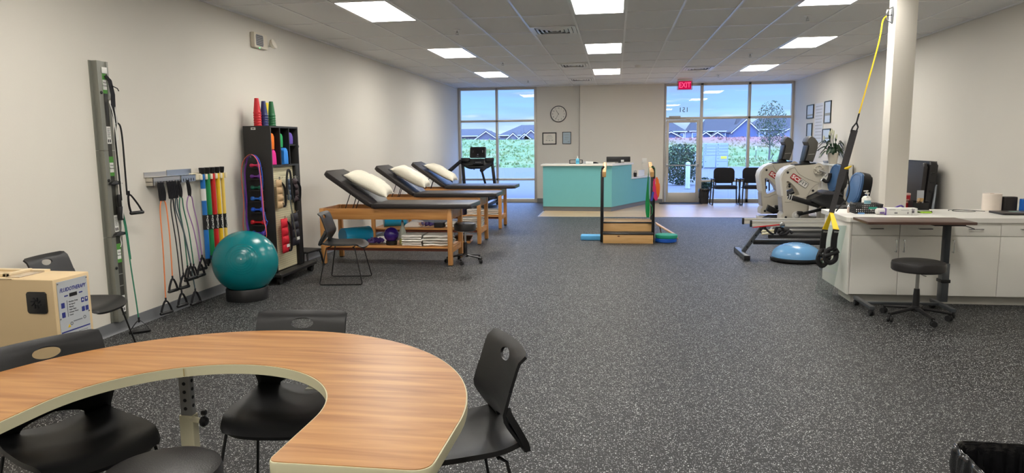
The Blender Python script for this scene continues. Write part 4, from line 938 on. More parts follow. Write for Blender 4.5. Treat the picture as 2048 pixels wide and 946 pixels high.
def pillow(label, y, seed, wid=.46, lng=.63, hgt=.235, twist=0.0, s0=.375):
    bm = MB(); n = 22
    def f(u, v, sgn):
        a, b = u * 2 - 1, v * 2 - 1
        e = max(0, 1 - abs(a) ** 3.2) ** .55 * max(0, 1 - abs(b) ** 3.2) ** .55
        x = a * lng / 2 * (1 - .07 * (1 - b * b) * abs(a)); yy = b * wid / 2 * (1 - .09 * (1 - a * a) * abs(b))
        w = noise.noise((a * 2.2 + seed, b * 2.2, sgn)) * .028 + noise.noise((a * 6 + seed, b * 4, sgn)) * .012
        z = sgn * e * hgt / 2 * (1 if sgn > 0 else .55) + (w * e if sgn > 0 else 0)
        return (x, yy, z)
    for sgn in (1, -1): bm.shell(lambda u, v: f(u, v, sgn), n, n)
    bmesh.ops.remove_doubles(bm.bm, verts=bm.bm.verts[:], dist=.0008)
    A = math.radians(28.5); c = Vector((-3.287, y, .971)); nrm = Vector((math.sin(A), 0, math.cos(A)))
    M = frame(c + nrm * (hgt * .275 + .012), (math.cos(A), 0, -math.sin(A)), (0, 1, 0)) @ Matrix.Rotation(twist, 4, 'Z')
    tag(bm.xf(M).build('pillow', M_PIL, ang=80), label, 'pillow', 'cream pillows on the treatment tables')
pillow('cream pillow on the raised head of the nearest treatment table', TY[0] + .31, 1, twist=.12)
pillow('cream pillow on the raised head of the middle treatment table', TY[1] + .30, 5, twist=.05)
pillow('cream pillow on the raised head of the farthest treatment table', TY[2] + .31, 9, hgt=.2)

# things on the shelves
SZ = .2425
M_TOWEL = mat('white_terry', (232, 228, 220), .95, bump=.4, bscale=180, var=.03)
def make_towel(seed, w, d, h=.032):
    m = MB()
    def f(u, v):
        a = -PI / 2 + PI * u; r = h / 2
        # a folded slab with a rounded fold in front
        q = u * 2 * PI; c, s = math.cos(q), math.sin(q); e = .35
        x = math.copysign(abs(c) ** e, c) * d / 2; z = math.copysign(abs(s) ** .7, s) * r
        y = (v - .5) * w
        z += noise.noise((x * 7 + seed, y * 9, seed)) * .009; z = max(-r, min(r, z)); x += noise.noise((y * 6, z * 30, seed + 4)) * .012
        return (y, x, z + r)
    m.shell(f, 24, 14)
    for v in (0, 1): pass
    o = m.build('towel', M_TOWEL, ang=70); return o
def towels(xc, yc, n, w, d, label, group, seed, h=.032):
    rr = random.Random(seed); prots = [make_towel(seed + k, w * rr.uniform(.92, 1.03), d, h) for k in range(3)]
    for k in range(n):
        o = prots[k] if k < 3 else prots[k % 3].copy()
        if k >= 3: C.objects.link(o)
        tag(o, label, 'towel', group); o.location = (xc + rr.uniform(-.012, .012), yc + rr.uniform(-.01, .01), SZ + .002 + k * (h + .0022)); o.rotation_euler = (0, 0, rr.uniform(-.05, .05))
    for p in prots[n:]: bpy.data.objects.remove(p)
towels(-2.615, TY[0] + .22, 5, .27, .32, 'folded white towel in the left stack under the nearest table', 'left towel stack under the nearest table', 11, .027)
towels(-2.30, TY[0] + .26, 4, .36, .36, 'folded white towel in the right stack under the nearest table', 'right towel stack under the nearest table', 21, .034)
towels(-2.27, TY[1] + .30, 5, .34, .36, 'folded white towel in the tall stack under the middle table', 'tall towel stack under the middle table', 31, .03)
towels(-2.60, TY[1] + .33, 2, .17, .3, 'folded white towel in the low stack beside the black ball under the middle table', 'low towel stack under the middle table', 41, .04)
towels(-2.62, TY[2] + .27, 3, .26, .34, 'folded white towel in the left stack under the farthest table', 'left towel stack under the farthest table', 51, .035)
towels(-2.295, TY[2] + .30, 3, .34, .32, 'folded white towel in the right stack under the farthest table', 'right towel stack under the farthest table', 61, .032)
M_BLUEV = mat('turquoise_vinyl', (30, 158, 206), .2)
def bolster(label, x, y, z, r, ln, yaw, cat='bolster'):
    R = Matrix.Translation((x, y, z + r)) @ Matrix.Rotation(yaw, 4, 'Z') @ Matrix.Rotation(PI / 2, 4, 'Y')
    t = thing('vinyl_bolster', label, cat, (x, y, z))
    MB().lathe([(0, -ln / 2), (r - .012, -ln / 2), (r - .003, -ln / 2 + .004), (r, -ln / 2 + .014), (r, ln / 2 - .014), (r - .003, ln / 2 - .004), (r - .012, ln / 2), (0, ln / 2)], (0, 0, 0), 36, None).xf(R).build('cushion', M_BLUEV, t, world=True)
    MB().lathe([(r - .004, -ln / 2 - .001), (r + .002, -ln / 2 + .004), (r - .001, -ln / 2 + .010)], (0, 0, 0), 36).xf(R).build('piping', mat('turquoise_piping', (16, 116, 160), .3), t, world=True)
bolster('turquoise vinyl bolster under the nearest table, behind the black chair', -3.47, TY[0] + .33, SZ + .003, .108, .42, math.radians(52))
bolster('turquoise vinyl bolster under the middle treatment table', -3.55, TY[1] + .33, SZ + .003, .11, .36, math.radians(25))
def whitepad(label, x, y, yaw, s=1.0):
    m = MB(); m.prism([(.19 * s * math.cos(a), .105 * s * math.sin(a)) for a in [PI * k / 16 for k in range(17)]], .34, Matrix.Translation((x, y - .17, SZ + .001)) @ Matrix.Rotation(yaw, 4, 'Z') @ Matrix(((1, 0, 0, 0), (0, 0, 1, 0), (0, 1, 0, 0), (0, 0, 0, 1))), .012)
    tag(m.build('half_round_bolster', mat('white_vinyl', (232, 230, 226), .35)), label, 'bolster')
whitepad('white half-round bolster beside the turquoise one under the nearest table', -3.16, TY[0] + .42, .1, .6)
whitepad('white half-round bolster under the middle treatment table', -3.20, TY[1] + .36, .1, .8)
M_PURP = mat('deep_purple_vinyl', (58, 32, 128), .25)
t = tag(MB().ball((0, 0, 0), .098, n=36, m=22).build('weighted_ball', M_PURP), 'shiny purple ball on a small black ring under the nearest table', 'ball'); t.location = (-2.935, TY[0] + .21, SZ + .136)
t = tag(MB().lathe([(.045, 0), (.072, 0), (.074, .05), (.066, .058), (.045, .04), (.045, 0)], n=30).build('ball_ring', M_BLACK), 'small black ring under the shiny purple ball', 'ball stand'); t.location = (-2.935, TY[0] + .21, SZ + .001)
t = thing('spray_bottle', 'tall clear bottle of yellow-green liquid beside the purple ball', 'bottle', (-2.795, TY[0] + .26, SZ + .001))
M_BOTTLE = mat('cloudy_bottle', (196, 204, 190), .25); MB().lathe([(0, 0), (.042, 0), (.046, .006), (.046, .155), (.038, .19), (.018, .245), (.015, .29), (0, .29)], n=24).build('bottle_body', M_BOTTLE, t)
MB().lathe([(.0465, .008), (.0468, .01), (.0468, .08), (.0465, .082)], n=24).build('liquid_band', mat('yellow_green_liquid', (206, 214, 130), .3), t); MB().lathe([(.017, .285), (.017, .305), (.008, .312), (.007, .33), (0, .33)], n=14).build('cap', mat('grey_cap', (150, 152, 156), .4), t)
def crumple(name, label, cat, col, x, y, n, spread, r, seed, z=SZ, rough=.45):
    rr = random.Random(seed); m = MB()
    for k in range(n):
        pts = []; p = Vector((x + rr.uniform(-.3, .3) * spread, y + rr.uniform(-.6, .2) * spread * .5, z + r + .002))
        d = rr.uniform(0, 2 * PI)
        for q in range(6):
            pts.append(Vector((p.x, p.y, max(z + r + .006, z + r + .006 + .028 * k / n + .03 * abs(math.sin(q * 1.3 + k))))))
            d += rr.uniform(-.9, .9); p = p + Vector((math.cos(d), math.sin(d) * .5, 0)) * spread * .2
            p.x = min(max(p.x, x - spread), x + spread); p.y = min(max(p.y, y - .16), y + .12)
        m.strip(catmull(pts, 4), (.2, .5, 1), r * 2, .004)
    return tag(m.build(name, mat(name + '_' + str(seed), col, rough)), label, cat)
crumple('gait_belt', 'tangle of purple straps left of the shiny purple ball', 'strap', (66, 42, 120), -3.17, TY[0] + .2, 9, .13, .022, 4)
crumple('gait_belt', 'tangle of purple straps on the middle table shelf', 'strap', (62, 42, 112), -2.93, TY[1] + .2, 9, .13, .02, 8)
crumple('ankle_cuff', 'tan and white straps beside the white bolster under the middle table', 'strap', (176, 140, 120), -3.075, TY[1] + .22, 7, .10, .018, 15)
tag(MB().prism(rrect(.15, .2, .02), .075, Matrix.Translation((-2.78, TY[1] + .25, SZ + .001)), .02, 3).build('ankle_weight', mat('black_cuff', (28, 28, 32), .6, bump=.3)), 'black padded cuff between purple straps and towels under the middle table', 'ankle weight')
tag(MB().prism(rrect(.14, .2, .02), .13, Matrix.Translation((-2.85, TY[2] + .25, SZ + .001)), .03, 3).build('storage_pouch', mat('dark_purple_pouch', (34, 26, 58), .6, bump=.3)), 'dark purple pouch left of the towels under the farthest table', 'pouch')
# slant board on the floor under the middle table
t = thing('slant_board', 'small wooden slant board with dark grip strips on the floor under the middle table', 'slant board', (-2.42, 10.88, 0), math.radians(4))
m = MB(); m.b2((-.14, -.17, .001), (.14, .17, .016), .002); m.bar((0, -.17, .022), (0, .17, .085), .28, .016); m.build('board', M_BEECH, t)
for k in range(4): MB().bar((0, -.14 + .075 * k, .0405 + .0139 * k), (0, -.105 + .075 * k, .047 + .0139 * k), .279, .003).build('grip_strip', M_RUBBER, t)
make_stool('rolling_stool', 'black round rolling stool at the foot of the nearest treatment table', (-1.965, 8.98, 0), .9, .145, .525, .25, M_CHROME, .1)

# ------------------------------------------------------------------ treadmill
def treadmill():
    t = thing('treadmill', 'black treadmill with tall console standing before the left window', 'treadmill', (-3.35, 17.0, 0))
    m = MB(); m.b2((-3.72, 15.9, .07), (-2.98, 17.5, .16), .015); m.build('deck', M_BLACK, t, world=True)
    MB().b2((-3.62, 15.92, .16), (-3.08, 17.3, .164)).build('belt', M_RUBBER, t, world=True)
    for x in (-3.70, -3.0): MB().b2((x - .05, 15.9, .16), (x + .05, 17.35, .18), .008).build('side_rail', mat('silver_rail', (150, 152, 158), .4, .4), t, world=True)
    MB().prism([(17.3, .1), (17.3, .2), (17.4, .27), (17.7, .26), (17.85, .17), (17.85, .08)], .76, Matrix(((0, 0, 1, -3.73), (1, 0, 0, 0), (0, 1, 0, 0), (0, 0, 0, 1))), .02).build('motor_cover', M_BLACK, t, world=True)
    for x in (-3.68, -3.02):
        for y in (16.0, 17.75): MB().cyl((x - .02, y, .05), (x + .02, y, .05), .05).build('foot_wheel', M_RUBBER, t, world=True)
    HY, TYY = 17.35, 16.75
    for (f0, f1, h0, h1, r1) in (((925, 322), (929, 372), (922, 322), (899, 342), (904, 372)), ((984, 322), (990, 372), (983, 325), (963, 341), (972, 372))):
        a, b = P(*f0, Y=HY), P(*f1, Y=HY); d = (b - a).normalized(); b = a + d * ((a.z - .12) / -d.z); MB().bar(a, b, .075, .06, .012, (0, 1, 0)).build('upright', M_BLACKM, t, world=True)
        p, q = P(*h0, Y=HY - .03), P(*h1, Y=TYY); MB().tube([p, q], [.042, .048], 16).build('side_handle', M_DARKFAB, t, world=True)
        r = P(*r1, Y=TYY + .1); MB().tube([q + Vector((0, .06, -.03)), r, Vector((r.x + .03, TYY + .3, .15))], .028, 12).build('handle_strut', M_BLACKM, t, world=True)
    a, b = P(938, 334, Y=HY - .05), P(972, 334, Y=HY - .05); MB().tube(catmull([P(921, 324, Y=HY), a, (a + b) / 2, b, P(985, 326, Y=HY)], 6), .045, 12).build('console_crossbar', M_BLACK, t, world=True)
    for cx, s in ((931, -1), (979, 1)):
        c = P(cx, 319, Y=HY - .06); MB().lathe([(.05, -.06), (.095, -.05), (.105, .02), (.098, .04), (.085, .035), (.075, -.02), (0, -.03)], c, 24, Matrix.Diagonal((1.15, .8, 1))).build('cup_holder', M_BLACK, t, world=True)
    MB().prism(rrect(.80, .17, .05), .05, frame(P(954, 325, Y=HY), (1, 0, 0), (0, .35, 1)), .01).build('dashboard', M_BLACK, t, world=True)
    c = P(956, 305, Y=HY); w = (P(972, 305, Y=HY) - P(940, 305, Y=HY)).length; h = (P(956, 290, Y=HY) - P(956, 312, Y=HY)).length
    F = frame(c, (1, 0, 0), (0, .26, 1)); MB().prism(rrect(w, h, .025), .05, F @ Matrix.Translation((0, 0, -.03)), .008).build('console_screen', M_BLACK, t, world=True)
    sc_ = MB().prism(rrect(w * .88, h * .86, .01), .002, F @ Matrix.Translation((0, 0, .021))).build('display', mat('black_glass', (14, 14, 18), .12), t, world=True)
    m = MB()
    for x, z, a_, b_ in ((-.3, .12, .02, .008), (-.3, 0, .02, .008), (.3, .15, .02, .01), (.3, .08, .02, .01), (.3, 0, .02, .01), (0, -.2, .03, .02), (0, -.36, .05, .008)): m.prism(rrect(a_, b_, .002), .0008, F @ Matrix.Translation((x * w, z * h, .0232)))
    m.build('display_print', mat('grey_display_print', (120, 120, 130), .5), sc_, world=True)
    c2 = P(957, 325, Y=HY - .1); F2 = frame(c2, (1, 0, 0), (0, .75, .7)); MB().prism(rrect(.27, .17, .02), .03, F2, .006).build('keypad', M_BLACK, t, world=True)
    m = MB()
    for k in range(4): m.prism(oval(.008, .008, 12), .001, F2 @ Matrix.Translation((-.06 + .04 * k, -.02, .0301)))
    m.build('keys', M_LABELW, t, world=True)
    MB().box(c2 + Vector((0, -.05, -.11)), (.30, .05, .05), 0, .015).build('grip_bar', M_BLACK, t, world=True)
    m = MB(); q = P(948, 328, Y=HY - .15); m.tube([q, q + Vector((0, 0, -.12))], .003, 6); m.ball(q + Vector((0, 0, -.13)), .016); m.build('safety_key', mat('safety_key_black', (30, 28, 40), .4), t, world=True)
    for x, px in ((0, 938), (1, 971)): MB().bar(P(px, 330, Y=HY - .05), P(px - 4 + 6 * x - (2 if x else -8), 318, Y=HY + .0), .02, .012, 0, (0, 1, 0)).build('silver_trim', M_ALU, t, world=True)
treadmill()
# ------------------------------------------------------------------ ceiling and wall fittings
def vent(x0, x1, y0, y1, label):
    t = thing('ceiling_vent', label, 'vent', ((x0 + x1) / 2, (y0 + y1) / 2, CEIL), 0, 'square diffusers in the ceiling')
    w, d = x1 - x0, y1 - y0
    m = MB(); m.prism(rrect(w, d, .006, 2), .012, Matrix.Translation((0, 0, -.010)), holes=[rrect(w - .09, d - .09, .004, 2)]); m.build('frame', M_GRID, t)
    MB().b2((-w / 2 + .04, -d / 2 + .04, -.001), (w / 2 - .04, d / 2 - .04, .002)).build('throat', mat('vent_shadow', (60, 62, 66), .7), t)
    for k in range(4):
        a = w / 2 - .055 - .055 * k
        if a < .03: break
        m = MB()
        vs = []
        for (r, z) in ((a, -.004), (a - .035, -.020), (a - .038, -.018), (a - .003, -.001)):
            vs.append([m.bm.verts.new((sx * r, sy * r * d / w, z)) for sx, sy in ((-1, -1), (1, -1), (1, 1), (-1, 1))])
        for i in range(4):
            A, B = vs[i], vs[(i + 1) % 4]
            for q in range(4): m.bm.faces.new((A[q], A[(q + 1) % 4], B[(q + 1) % 4], B[q]))
        m.build('louvre', M_GRID, t)
vent(-1.10, -.525, 9.13, 9.73, 'square metal air diffuser nearest the camera in the ceiling')
vent(-1.09, -.535, 13.35, 13.95, 'square air diffuser between the middle and far light panels')
vent(-1.09, -.535, 16.4, 17.0, 'square air diffuser above the reception desk by the front wall')
vent(1.345, 1.91, 14.55, 15.15, 'square air diffuser in the ceiling before the exit sign')
for i, (x, y) in enumerate(((-2.055, 9.15), (-2.045, 12.83), (-2.045, 16.55), (2.24, 9.0), (2.235, 12.6), (2.235, 16.33))):
    t = thing('sprinkler_head', ('sprinkler head in the ceiling nearest the camera, left of the first air diffuser', 'sprinkler head in the ceiling between the second and third left light panels', 'sprinkler head in the ceiling right of the farthest left light panel', 'sprinkler head in the ceiling below the cut-off right light panel', 'sprinkler head in the ceiling beside the middle right light panel', 'sprinkler head in the ceiling right of the exit sign')[i], 'sprinkler', (x, y, CEIL), 0, 'sprinkler heads in the ceiling')
    MB().lathe([(0, 0), (.042, 0), (.038, -.008), (.012, -.012), (0, -.012)]).build('escutcheon', M_GRID, t)
    m = MB(); m.cyl((0, 0, -.01), (0, 0, -.04), .008); m.lathe([(0, -.062), (.022, -.062), (.022, -.058), (0, -.056)]); m.tube([(.010, 0, -.03), (.014, 0, -.045), (.004, 0, -.06)], .003, 6); m.tube([(-.010, 0, -.03), (-.014, 0, -.045), (-.004, 0, -.06)], .003, 6); m.build('deflector', M_STEEL, t)
t = thing('smoke_detector', 'small round smoke detector on the ceiling right of the middle row of panels', 'smoke detector', (.41, 14.03, CEIL))
MB().lathe([(0, 0), (.062, 0), (.062, -.018), (.05, -.04), (.03, -.046), (0, -.046)], n=28).build('housing', M_WHITEP, t); MB().lathe([(.0505, -.03), (.056, -.026), (.0505, -.022)], n=28).build('sensor_slot', M_INK, t)
# exit sign hanging in front of the glazing
ex = thing('exit_sign', 'lit red EXIT sign hanging from the ceiling before the entrance door', 'exit sign', (1.60, 17.3, CEIL))
MB().b2((-.17, -.05, -.035), (.17, .05, .001), .006).build('canopy', M_WHITEP, ex)
MB().prism(rrect(.36, .22, .02), .008, frame((0, .0, -.145), (1, 0, 0), (0, 0, 1))).build('acrylic_panel', glass('edge_lit_acrylic', (240, 214, 214), .06), ex)
MB().prism(rrect(.30, .19, .01), .003, frame((0, -.0085, -.145), (1, 0, 0), (0, 0, 1))).build('red_field', emitter('lit_red', (226, 20, 84), .75), ex)
text('exit_lettering', 'EXIT', .17, frame((0, -.0118, -.145), (1, 0, 0), (0, 0, 1)), emitter('lit_pink', (255, 84, 130), 1.2), ex, sx=.78, off=.004)
# clock
ck = thing('wall_clock', 'round black-rimmed wall clock with white face above two frames', 'clock', (-1.49, D - .001, 2.31))
R_ = Matrix.Rotation(PI / 2, 3, 'X')
MB().lathe([(0, 0), (.20, 0), (.212, .008), (.212, .034), (.196, .036), (.194, .028), (0, .028)], n=48, M=R_).build('rim', M_BLACK, ck)
MB().lathe([(0, .029), (.193, .029), (.193, .0295), (0, .0300)], n=48, M=R_).build('face', mat('clock_white', (226, 222, 212), .5), ck)
for k in range(12):
    a = PI / 2 - 2 * PI * (k + 1) / 12; text('numeral', str(k + 1), .052, frame((.152 * math.cos(a), -.0305, .152 * math.sin(a)), (1, 0, 0), (0, 0, 1)), M_INK, ck, ext=.0004)
def hand(a, l, w, nm): MB().bar((-.02 * math.cos(a), -.033, -.02 * math.sin(a)), (l * math.cos(a), -.033, l * math.sin(a)), w, .002, 0, (0, 1, 0)).build(nm, M_BLACK, ck)
hand(math.radians(122), .115, .009, 'hour_hand'); hand(math.radians(-118), .15, .006, 'minute_hand')
hs = MB().lathe([(.008, .032), (.008, .036), (0, .037)], n=12, M=R_).build('hub', M_BLACK, ck)
def picture(name, label, M, w, h, b, fm, pm, marks, dep=.022):
    t = thing(name, label, 'picture frame', M.translation)
    MB().prism(rrect(w, h, .002, 1), dep, M, holes=[rrect(w - 2 * b, h - 2 * b, .001, 1)]).build('frame', fm, t, world=True)
    MB().prism(rrect(w - 2 * b + .004, h - 2 * b + .004, .001, 1), .006, M @ Matrix.Translation((0, 0, .003))).build('print', pm, t, world=True)
    m = MB(); rr = random.Random(len(label))
    for (x, y, a, c) in marks: m.prism(rrect(a * w, c * h, .001, 1), .0008, M @ Matrix.Translation((x * w, y * h, .0092)))
    if marks: m.build('printed_marks', mat(name + '_ink', (150, 150, 146), .6), t, world=True)
FW = lambda x, z: frame((x, D - .001, z), (1, 0, 0), (0, 0, 1))
M_CERT = mat('certificate_paper', (232, 226, 214), .6); M_CERTB = mat('pale_blue_certificate', (176, 194, 204), .6)
picture('framed_certificate', 'wide framed certificate on the front wall below the clock', FW(-1.73, 1.68), .37, .315, .026, M_BLACK, M_CERT, [(0, .2, .4, .02), (0, .1, .5, .015), (0, 0, .45, .015), (-.2, -.15, .12, .05), (0, -.16, .1, .06), (.2, -.15, .12, .05), (0, .28, .25, .02)])
picture('framed_certificate', 'narrow framed pale blue certificate right of the wide one', FW(-1.275, 1.69), .225, .315, .014, M_BLACK, M_CERTB, [(0, .25, .55, .03), (.0, .05, .45, .03), (0, -.08, .4, .015), (.2, -.3, .2, .05), (-.15, -.15, .3, .012)])
FR = lambda y, z: frame((XR - .001, y, z), (0, -1, 0), (0, 0, 1))
M_ART = mat('pale_sky_print', (196, 208, 226), .35, var=.06, vscale=4)
picture('framed_print', 'upper left black framed print on the right wall near the window', FR(16.93, 2.205), .56, .31, .02, M_BLACK, M_ART, [(0, -.25, .8, .1)])
picture('framed_print', 'tall upper right black framed print on the right wall', FR(15.58, 2.14), .46, .46, .02, M_BLACK, M_ART, [(0, -.1, .8, .12)])
picture('framed_print', 'lower left black framed print partly hidden by the exercise machine console', FR(16.93, 1.715), .44, .46, .02, M_BLACK, M_ART, [(0, -.2, .8, .1)])
picture('framed_print', 'lower right black framed print above the potted plant', FR(15.6, 1.655), .56, .285, .02, M_BLACK, M_ART, [(0, -.2, .8, .12)])
picture('wall_plaque', 'tall pale lettered panel hanging between the framed prints on the right wall', FR(16.22, 1.93), .66, .86, .006, M_WHITEP, mat('frosted_panel', (214, 214, 220), .4), [(0, .42 - .08 * k, .8 - .2 * ((k * 7) % 3) / 3, .012) for k in range(11)], .012)
t = thing('light_switch', 'white double light switch plate on the front wall right of the desk', 'light switch', (.725, D - .16, 1.09))
MB().prism(rrect(.125, .125, .006), .006, frame((.725, D - .1605, 1.09), (1, 0, 0), (0, 0, 1)), .002).build('cover_plate', M_WHITEP, t, world=True)
for s in (-1, 1): MB().prism(rrect(.035, .07, .003), .004, frame((.725 + s * .024, D - .1665, 1.09), (1, 0, 0), (0, 0, 1)), .001).build('rocker', M_WHITEP, t, world=True)

# ------------------------------------------------------------------ reception desk
M_TEAL = mat('teal_laminate', (112, 186, 190), .5, var=.01); M_TOP = mat('white_solid_surface', (234, 232, 226), .35); M_KICK = mat('grey_toe_kick', (112, 114, 116), .5)
def desk():
    t = thing('reception_desk', 'teal reception desk with white counter and lower angled wing', 'reception desk', (-.5, 16.6, 0))
    hi = [(-1.66, 16.10), (-.085, 15.97), (.375, 17.02), (-.05, 17.22), (-.28, 16.42), (-1.66, 16.52)]
    lo = [(.375, 17.02), (.86, 18.06), (.3, 18.22), (-.05, 17.22)]
    def inset(pl, k): 
        c = Vector((sum(p[0] for p in pl) / len(pl), sum(p[1] for p in pl) / len(pl))); return [tuple(c + (Vector(p) - c) * k) for p in pl]
    def off(pl, e0): return pl
    MB().prism(hi, .93, Matrix.Translation((0, 0, .105))).build('front_panel', M_TEAL, t, world=True)
    MB().prism(lo, .58, Matrix.Translation((0, 0, .105))).build('wing_panel', M_TEAL, t, world=True)
    MB().prism([(-1.66, 16.115), (-.095, 15.985), (.36, 17.04), (-.05, 17.22), (-.28, 16.42), (-1.66, 16.52)], .105, Matrix.Translation((0, 0, .001))).build('toe_kick', M_KICK, t, world=True)
    MB().prism([(.36, 17.04), (.84, 18.06), (.3, 18.22), (-.05, 17.22)], .105, Matrix.Translation((0, 0, .001))).build('toe_kick', M_KICK, t, world=True)
    MB().prism([(-1.71, 16.06), (-.07, 15.925), (.42, 17.03), (-.06, 17.25), (-.32, 16.46), (-1.71, 16.56)], .04, Matrix.Translation((0, 0, 1.036)), .004).build('countertop', M_TOP, t, world=True)
    MB().prism([(.385, 16.99), (.90, 18.07), (.3, 18.24), (-.02, 17.25)], .035, Matrix.Translation((0, 0, .686)), .004).build('wing_top', M_TOP, t, world=True)
    MB().prism([(-.02, 17.26), (.372, 17.07), (.372, 17.10), (-.02, 17.29)], .31, Matrix.Translation((0, 0, .722))).build('end_panel', M_TOP, t, world=True)
desk()
m = MB(); m.b2((.0, 16.78, 1.077), (.22, 16.92, 1.087), .004); m.b2((.09, 16.84, 1.085), (.13, 16.87, 1.11)); m.b2((-.20, 16.83, 1.09), (.355, 16.86, 1.205), .006)
t = thing('computer_monitor', 'black computer monitor on the reception desk, seen from behind', 'monitor', (.08, 16.85, 1.077))
MB().b2((-.22, 16.85, 1.10), (.34, 16.89, 1.225), .01).build('screen_back', M_BLACK, t, world=True); MB().b2((-.02, 16.76, 1.0775), (.2, 16.92, 1.085), .003).build('foot', M_BLACK, t, world=True); MB().b2((.06, 16.83, 1.085), (.12, 16.855, 1.16)).build('neck', M_BLACK, t, world=True)
MB().b2((.12, 16.846, 1.105), (.19, 16.85, 1.15)).build('asset_label', M_LABELW, t, world=True)
t = thing('sanitizer_bottle', 'clear pump bottle of blue hand sanitizer on the white desk counter', 'bottle', (-.872, 16.25, 1.0765))
MB().lathe([(0, 0), (.038, 0), (.042, .005), (.042, .09), (.036, .115), (.014, .128), (0, .128)], n=20, M=Matrix.Diagonal((1, .7, 1))).build('bottle_body', mat('blue_gel', (112, 196, 222), .12), t)
m = MB(); m.lathe([(.015, .126), (.015, .142), (.006, .146), (.006, .172), (0, .172)], n=12); m.bar((-.03, 0, .175), (.015, 0, .178), .018, .012); m.build('pump', M_WHITEP, t)
MB().lathe([(.0425, .03), (.0425, .075)], n=20, M=Matrix.Diagonal((1, .7, 1))).build('label', mat('sanitizer_label', (60, 150, 190), .5), t)
t = thing('letter_tray', 'black wire letter tray on the desk behind the sanitizer', 'tray', (-.90, 16.33, 1.0765))
m = MB()
for z in (.006, .09): m.tube([(-.16, -.05, z), (.13, -.05, z), (.13, .12, z), (-.16, .12, z)], .005, 6, True)
for x in (-.16, .13):
    for y in (-.05, .12): m.cyl((x, y, .004), (x, y, .092), .005, n=6)
m.build('wire_frame', M_BLACKM, t); MB().b2((-.155, -.045, .004), (.125, .115, .012)).build('tray_base', M_BLACK, t)
for k, (x, y, a, w, d, lb) in enumerate(((-.63, 16.3, .3, .17, .24, 'leaning stack of white papers beside the letter tray'), (-1.25, 16.3, .05, .36, .22, 'flat pile of white papers at the left of the desk counter'), (-1.55, 16.28, .1, .15, .2, 'small white paper sheet at the left end of the desk counter'))):
    m = MB(); m.box((x, y, 1.0772 + (.03 if k == 0 else .006)), (w, d, .05 if k == 0 else .008), a); tag(m.build('paper_stack', M_LABELW), lb, 'papers')
t = thing('office_chair', 'black office chair back rising behind the reception desk counter', 'chair', (-.58, 17.0, 0))
MB().prism(rrect(.42, .52, .12), .06, frame((0, .18, .83), (1, 0, 0), (0, .1, 1)), .02).build('backrest', M_DARKFAB, t); MB().prism(rrect(.48, .46, .08), .08, Matrix.Translation((0, -.02, .44)), .03).build('seat', M_DARKFAB, t)
m = MB(); m.cyl((0, 0, .08), (0, 0, .45), .03); m.bar((0, .16, .46), (0, .20, .7), .06, .02)
for k in range(5): m.bar((0, 0, .09), (.28 * math.cos(k * 1.2566), .28 * math.sin(k * 1.2566), .06), .04, .03)
m.build('base', M_BLACK, t)
for k in range(5): MB().cyl((.28 * math.cos(k * 1.2566) - .015, .28 * math.sin(k * 1.2566), .028), (.28 * math.cos(k * 1.2566) + .015, .28 * math.sin(k * 1.2566), .028), .028).build('caster', M_RUBBER, t)
t = thing('pencil_cup', 'black cup of pens on the lower wing of the desk', 'pen cup', (.47, 17.35, .7225))
MB().lathe([(0, 0), (.035, 0), (.042, .10), (.038, .10), (.031, .006), (0, .006)], n=18).build('cup', M_BLACK, t)
for k in range(6): MB().cyl((.01 * math.cos(k), .01 * math.sin(k), .01), (.03 * math.cos(k * 1.1), .03 * math.sin(k * 1.1), .15 + .01 * (k % 3)), .004, n=6).build('pen', (M_BLACK, M_INK, M_LABELW)[k % 3], t)
tag(MB().box((.62, 17.72, .80), (.36, .03, .15), math.radians(64)).build('paper_organizer', M_TOP), 'white paper organizer standing on the lower wing of the desk', 'organizer')
tag(MB().box((.52, 17.56, .727), (.16, .22, .008), math.radians(50)).build('clipboard', M_LABELW), 'white form sheet lying on the lower wing of the desk', 'papers')

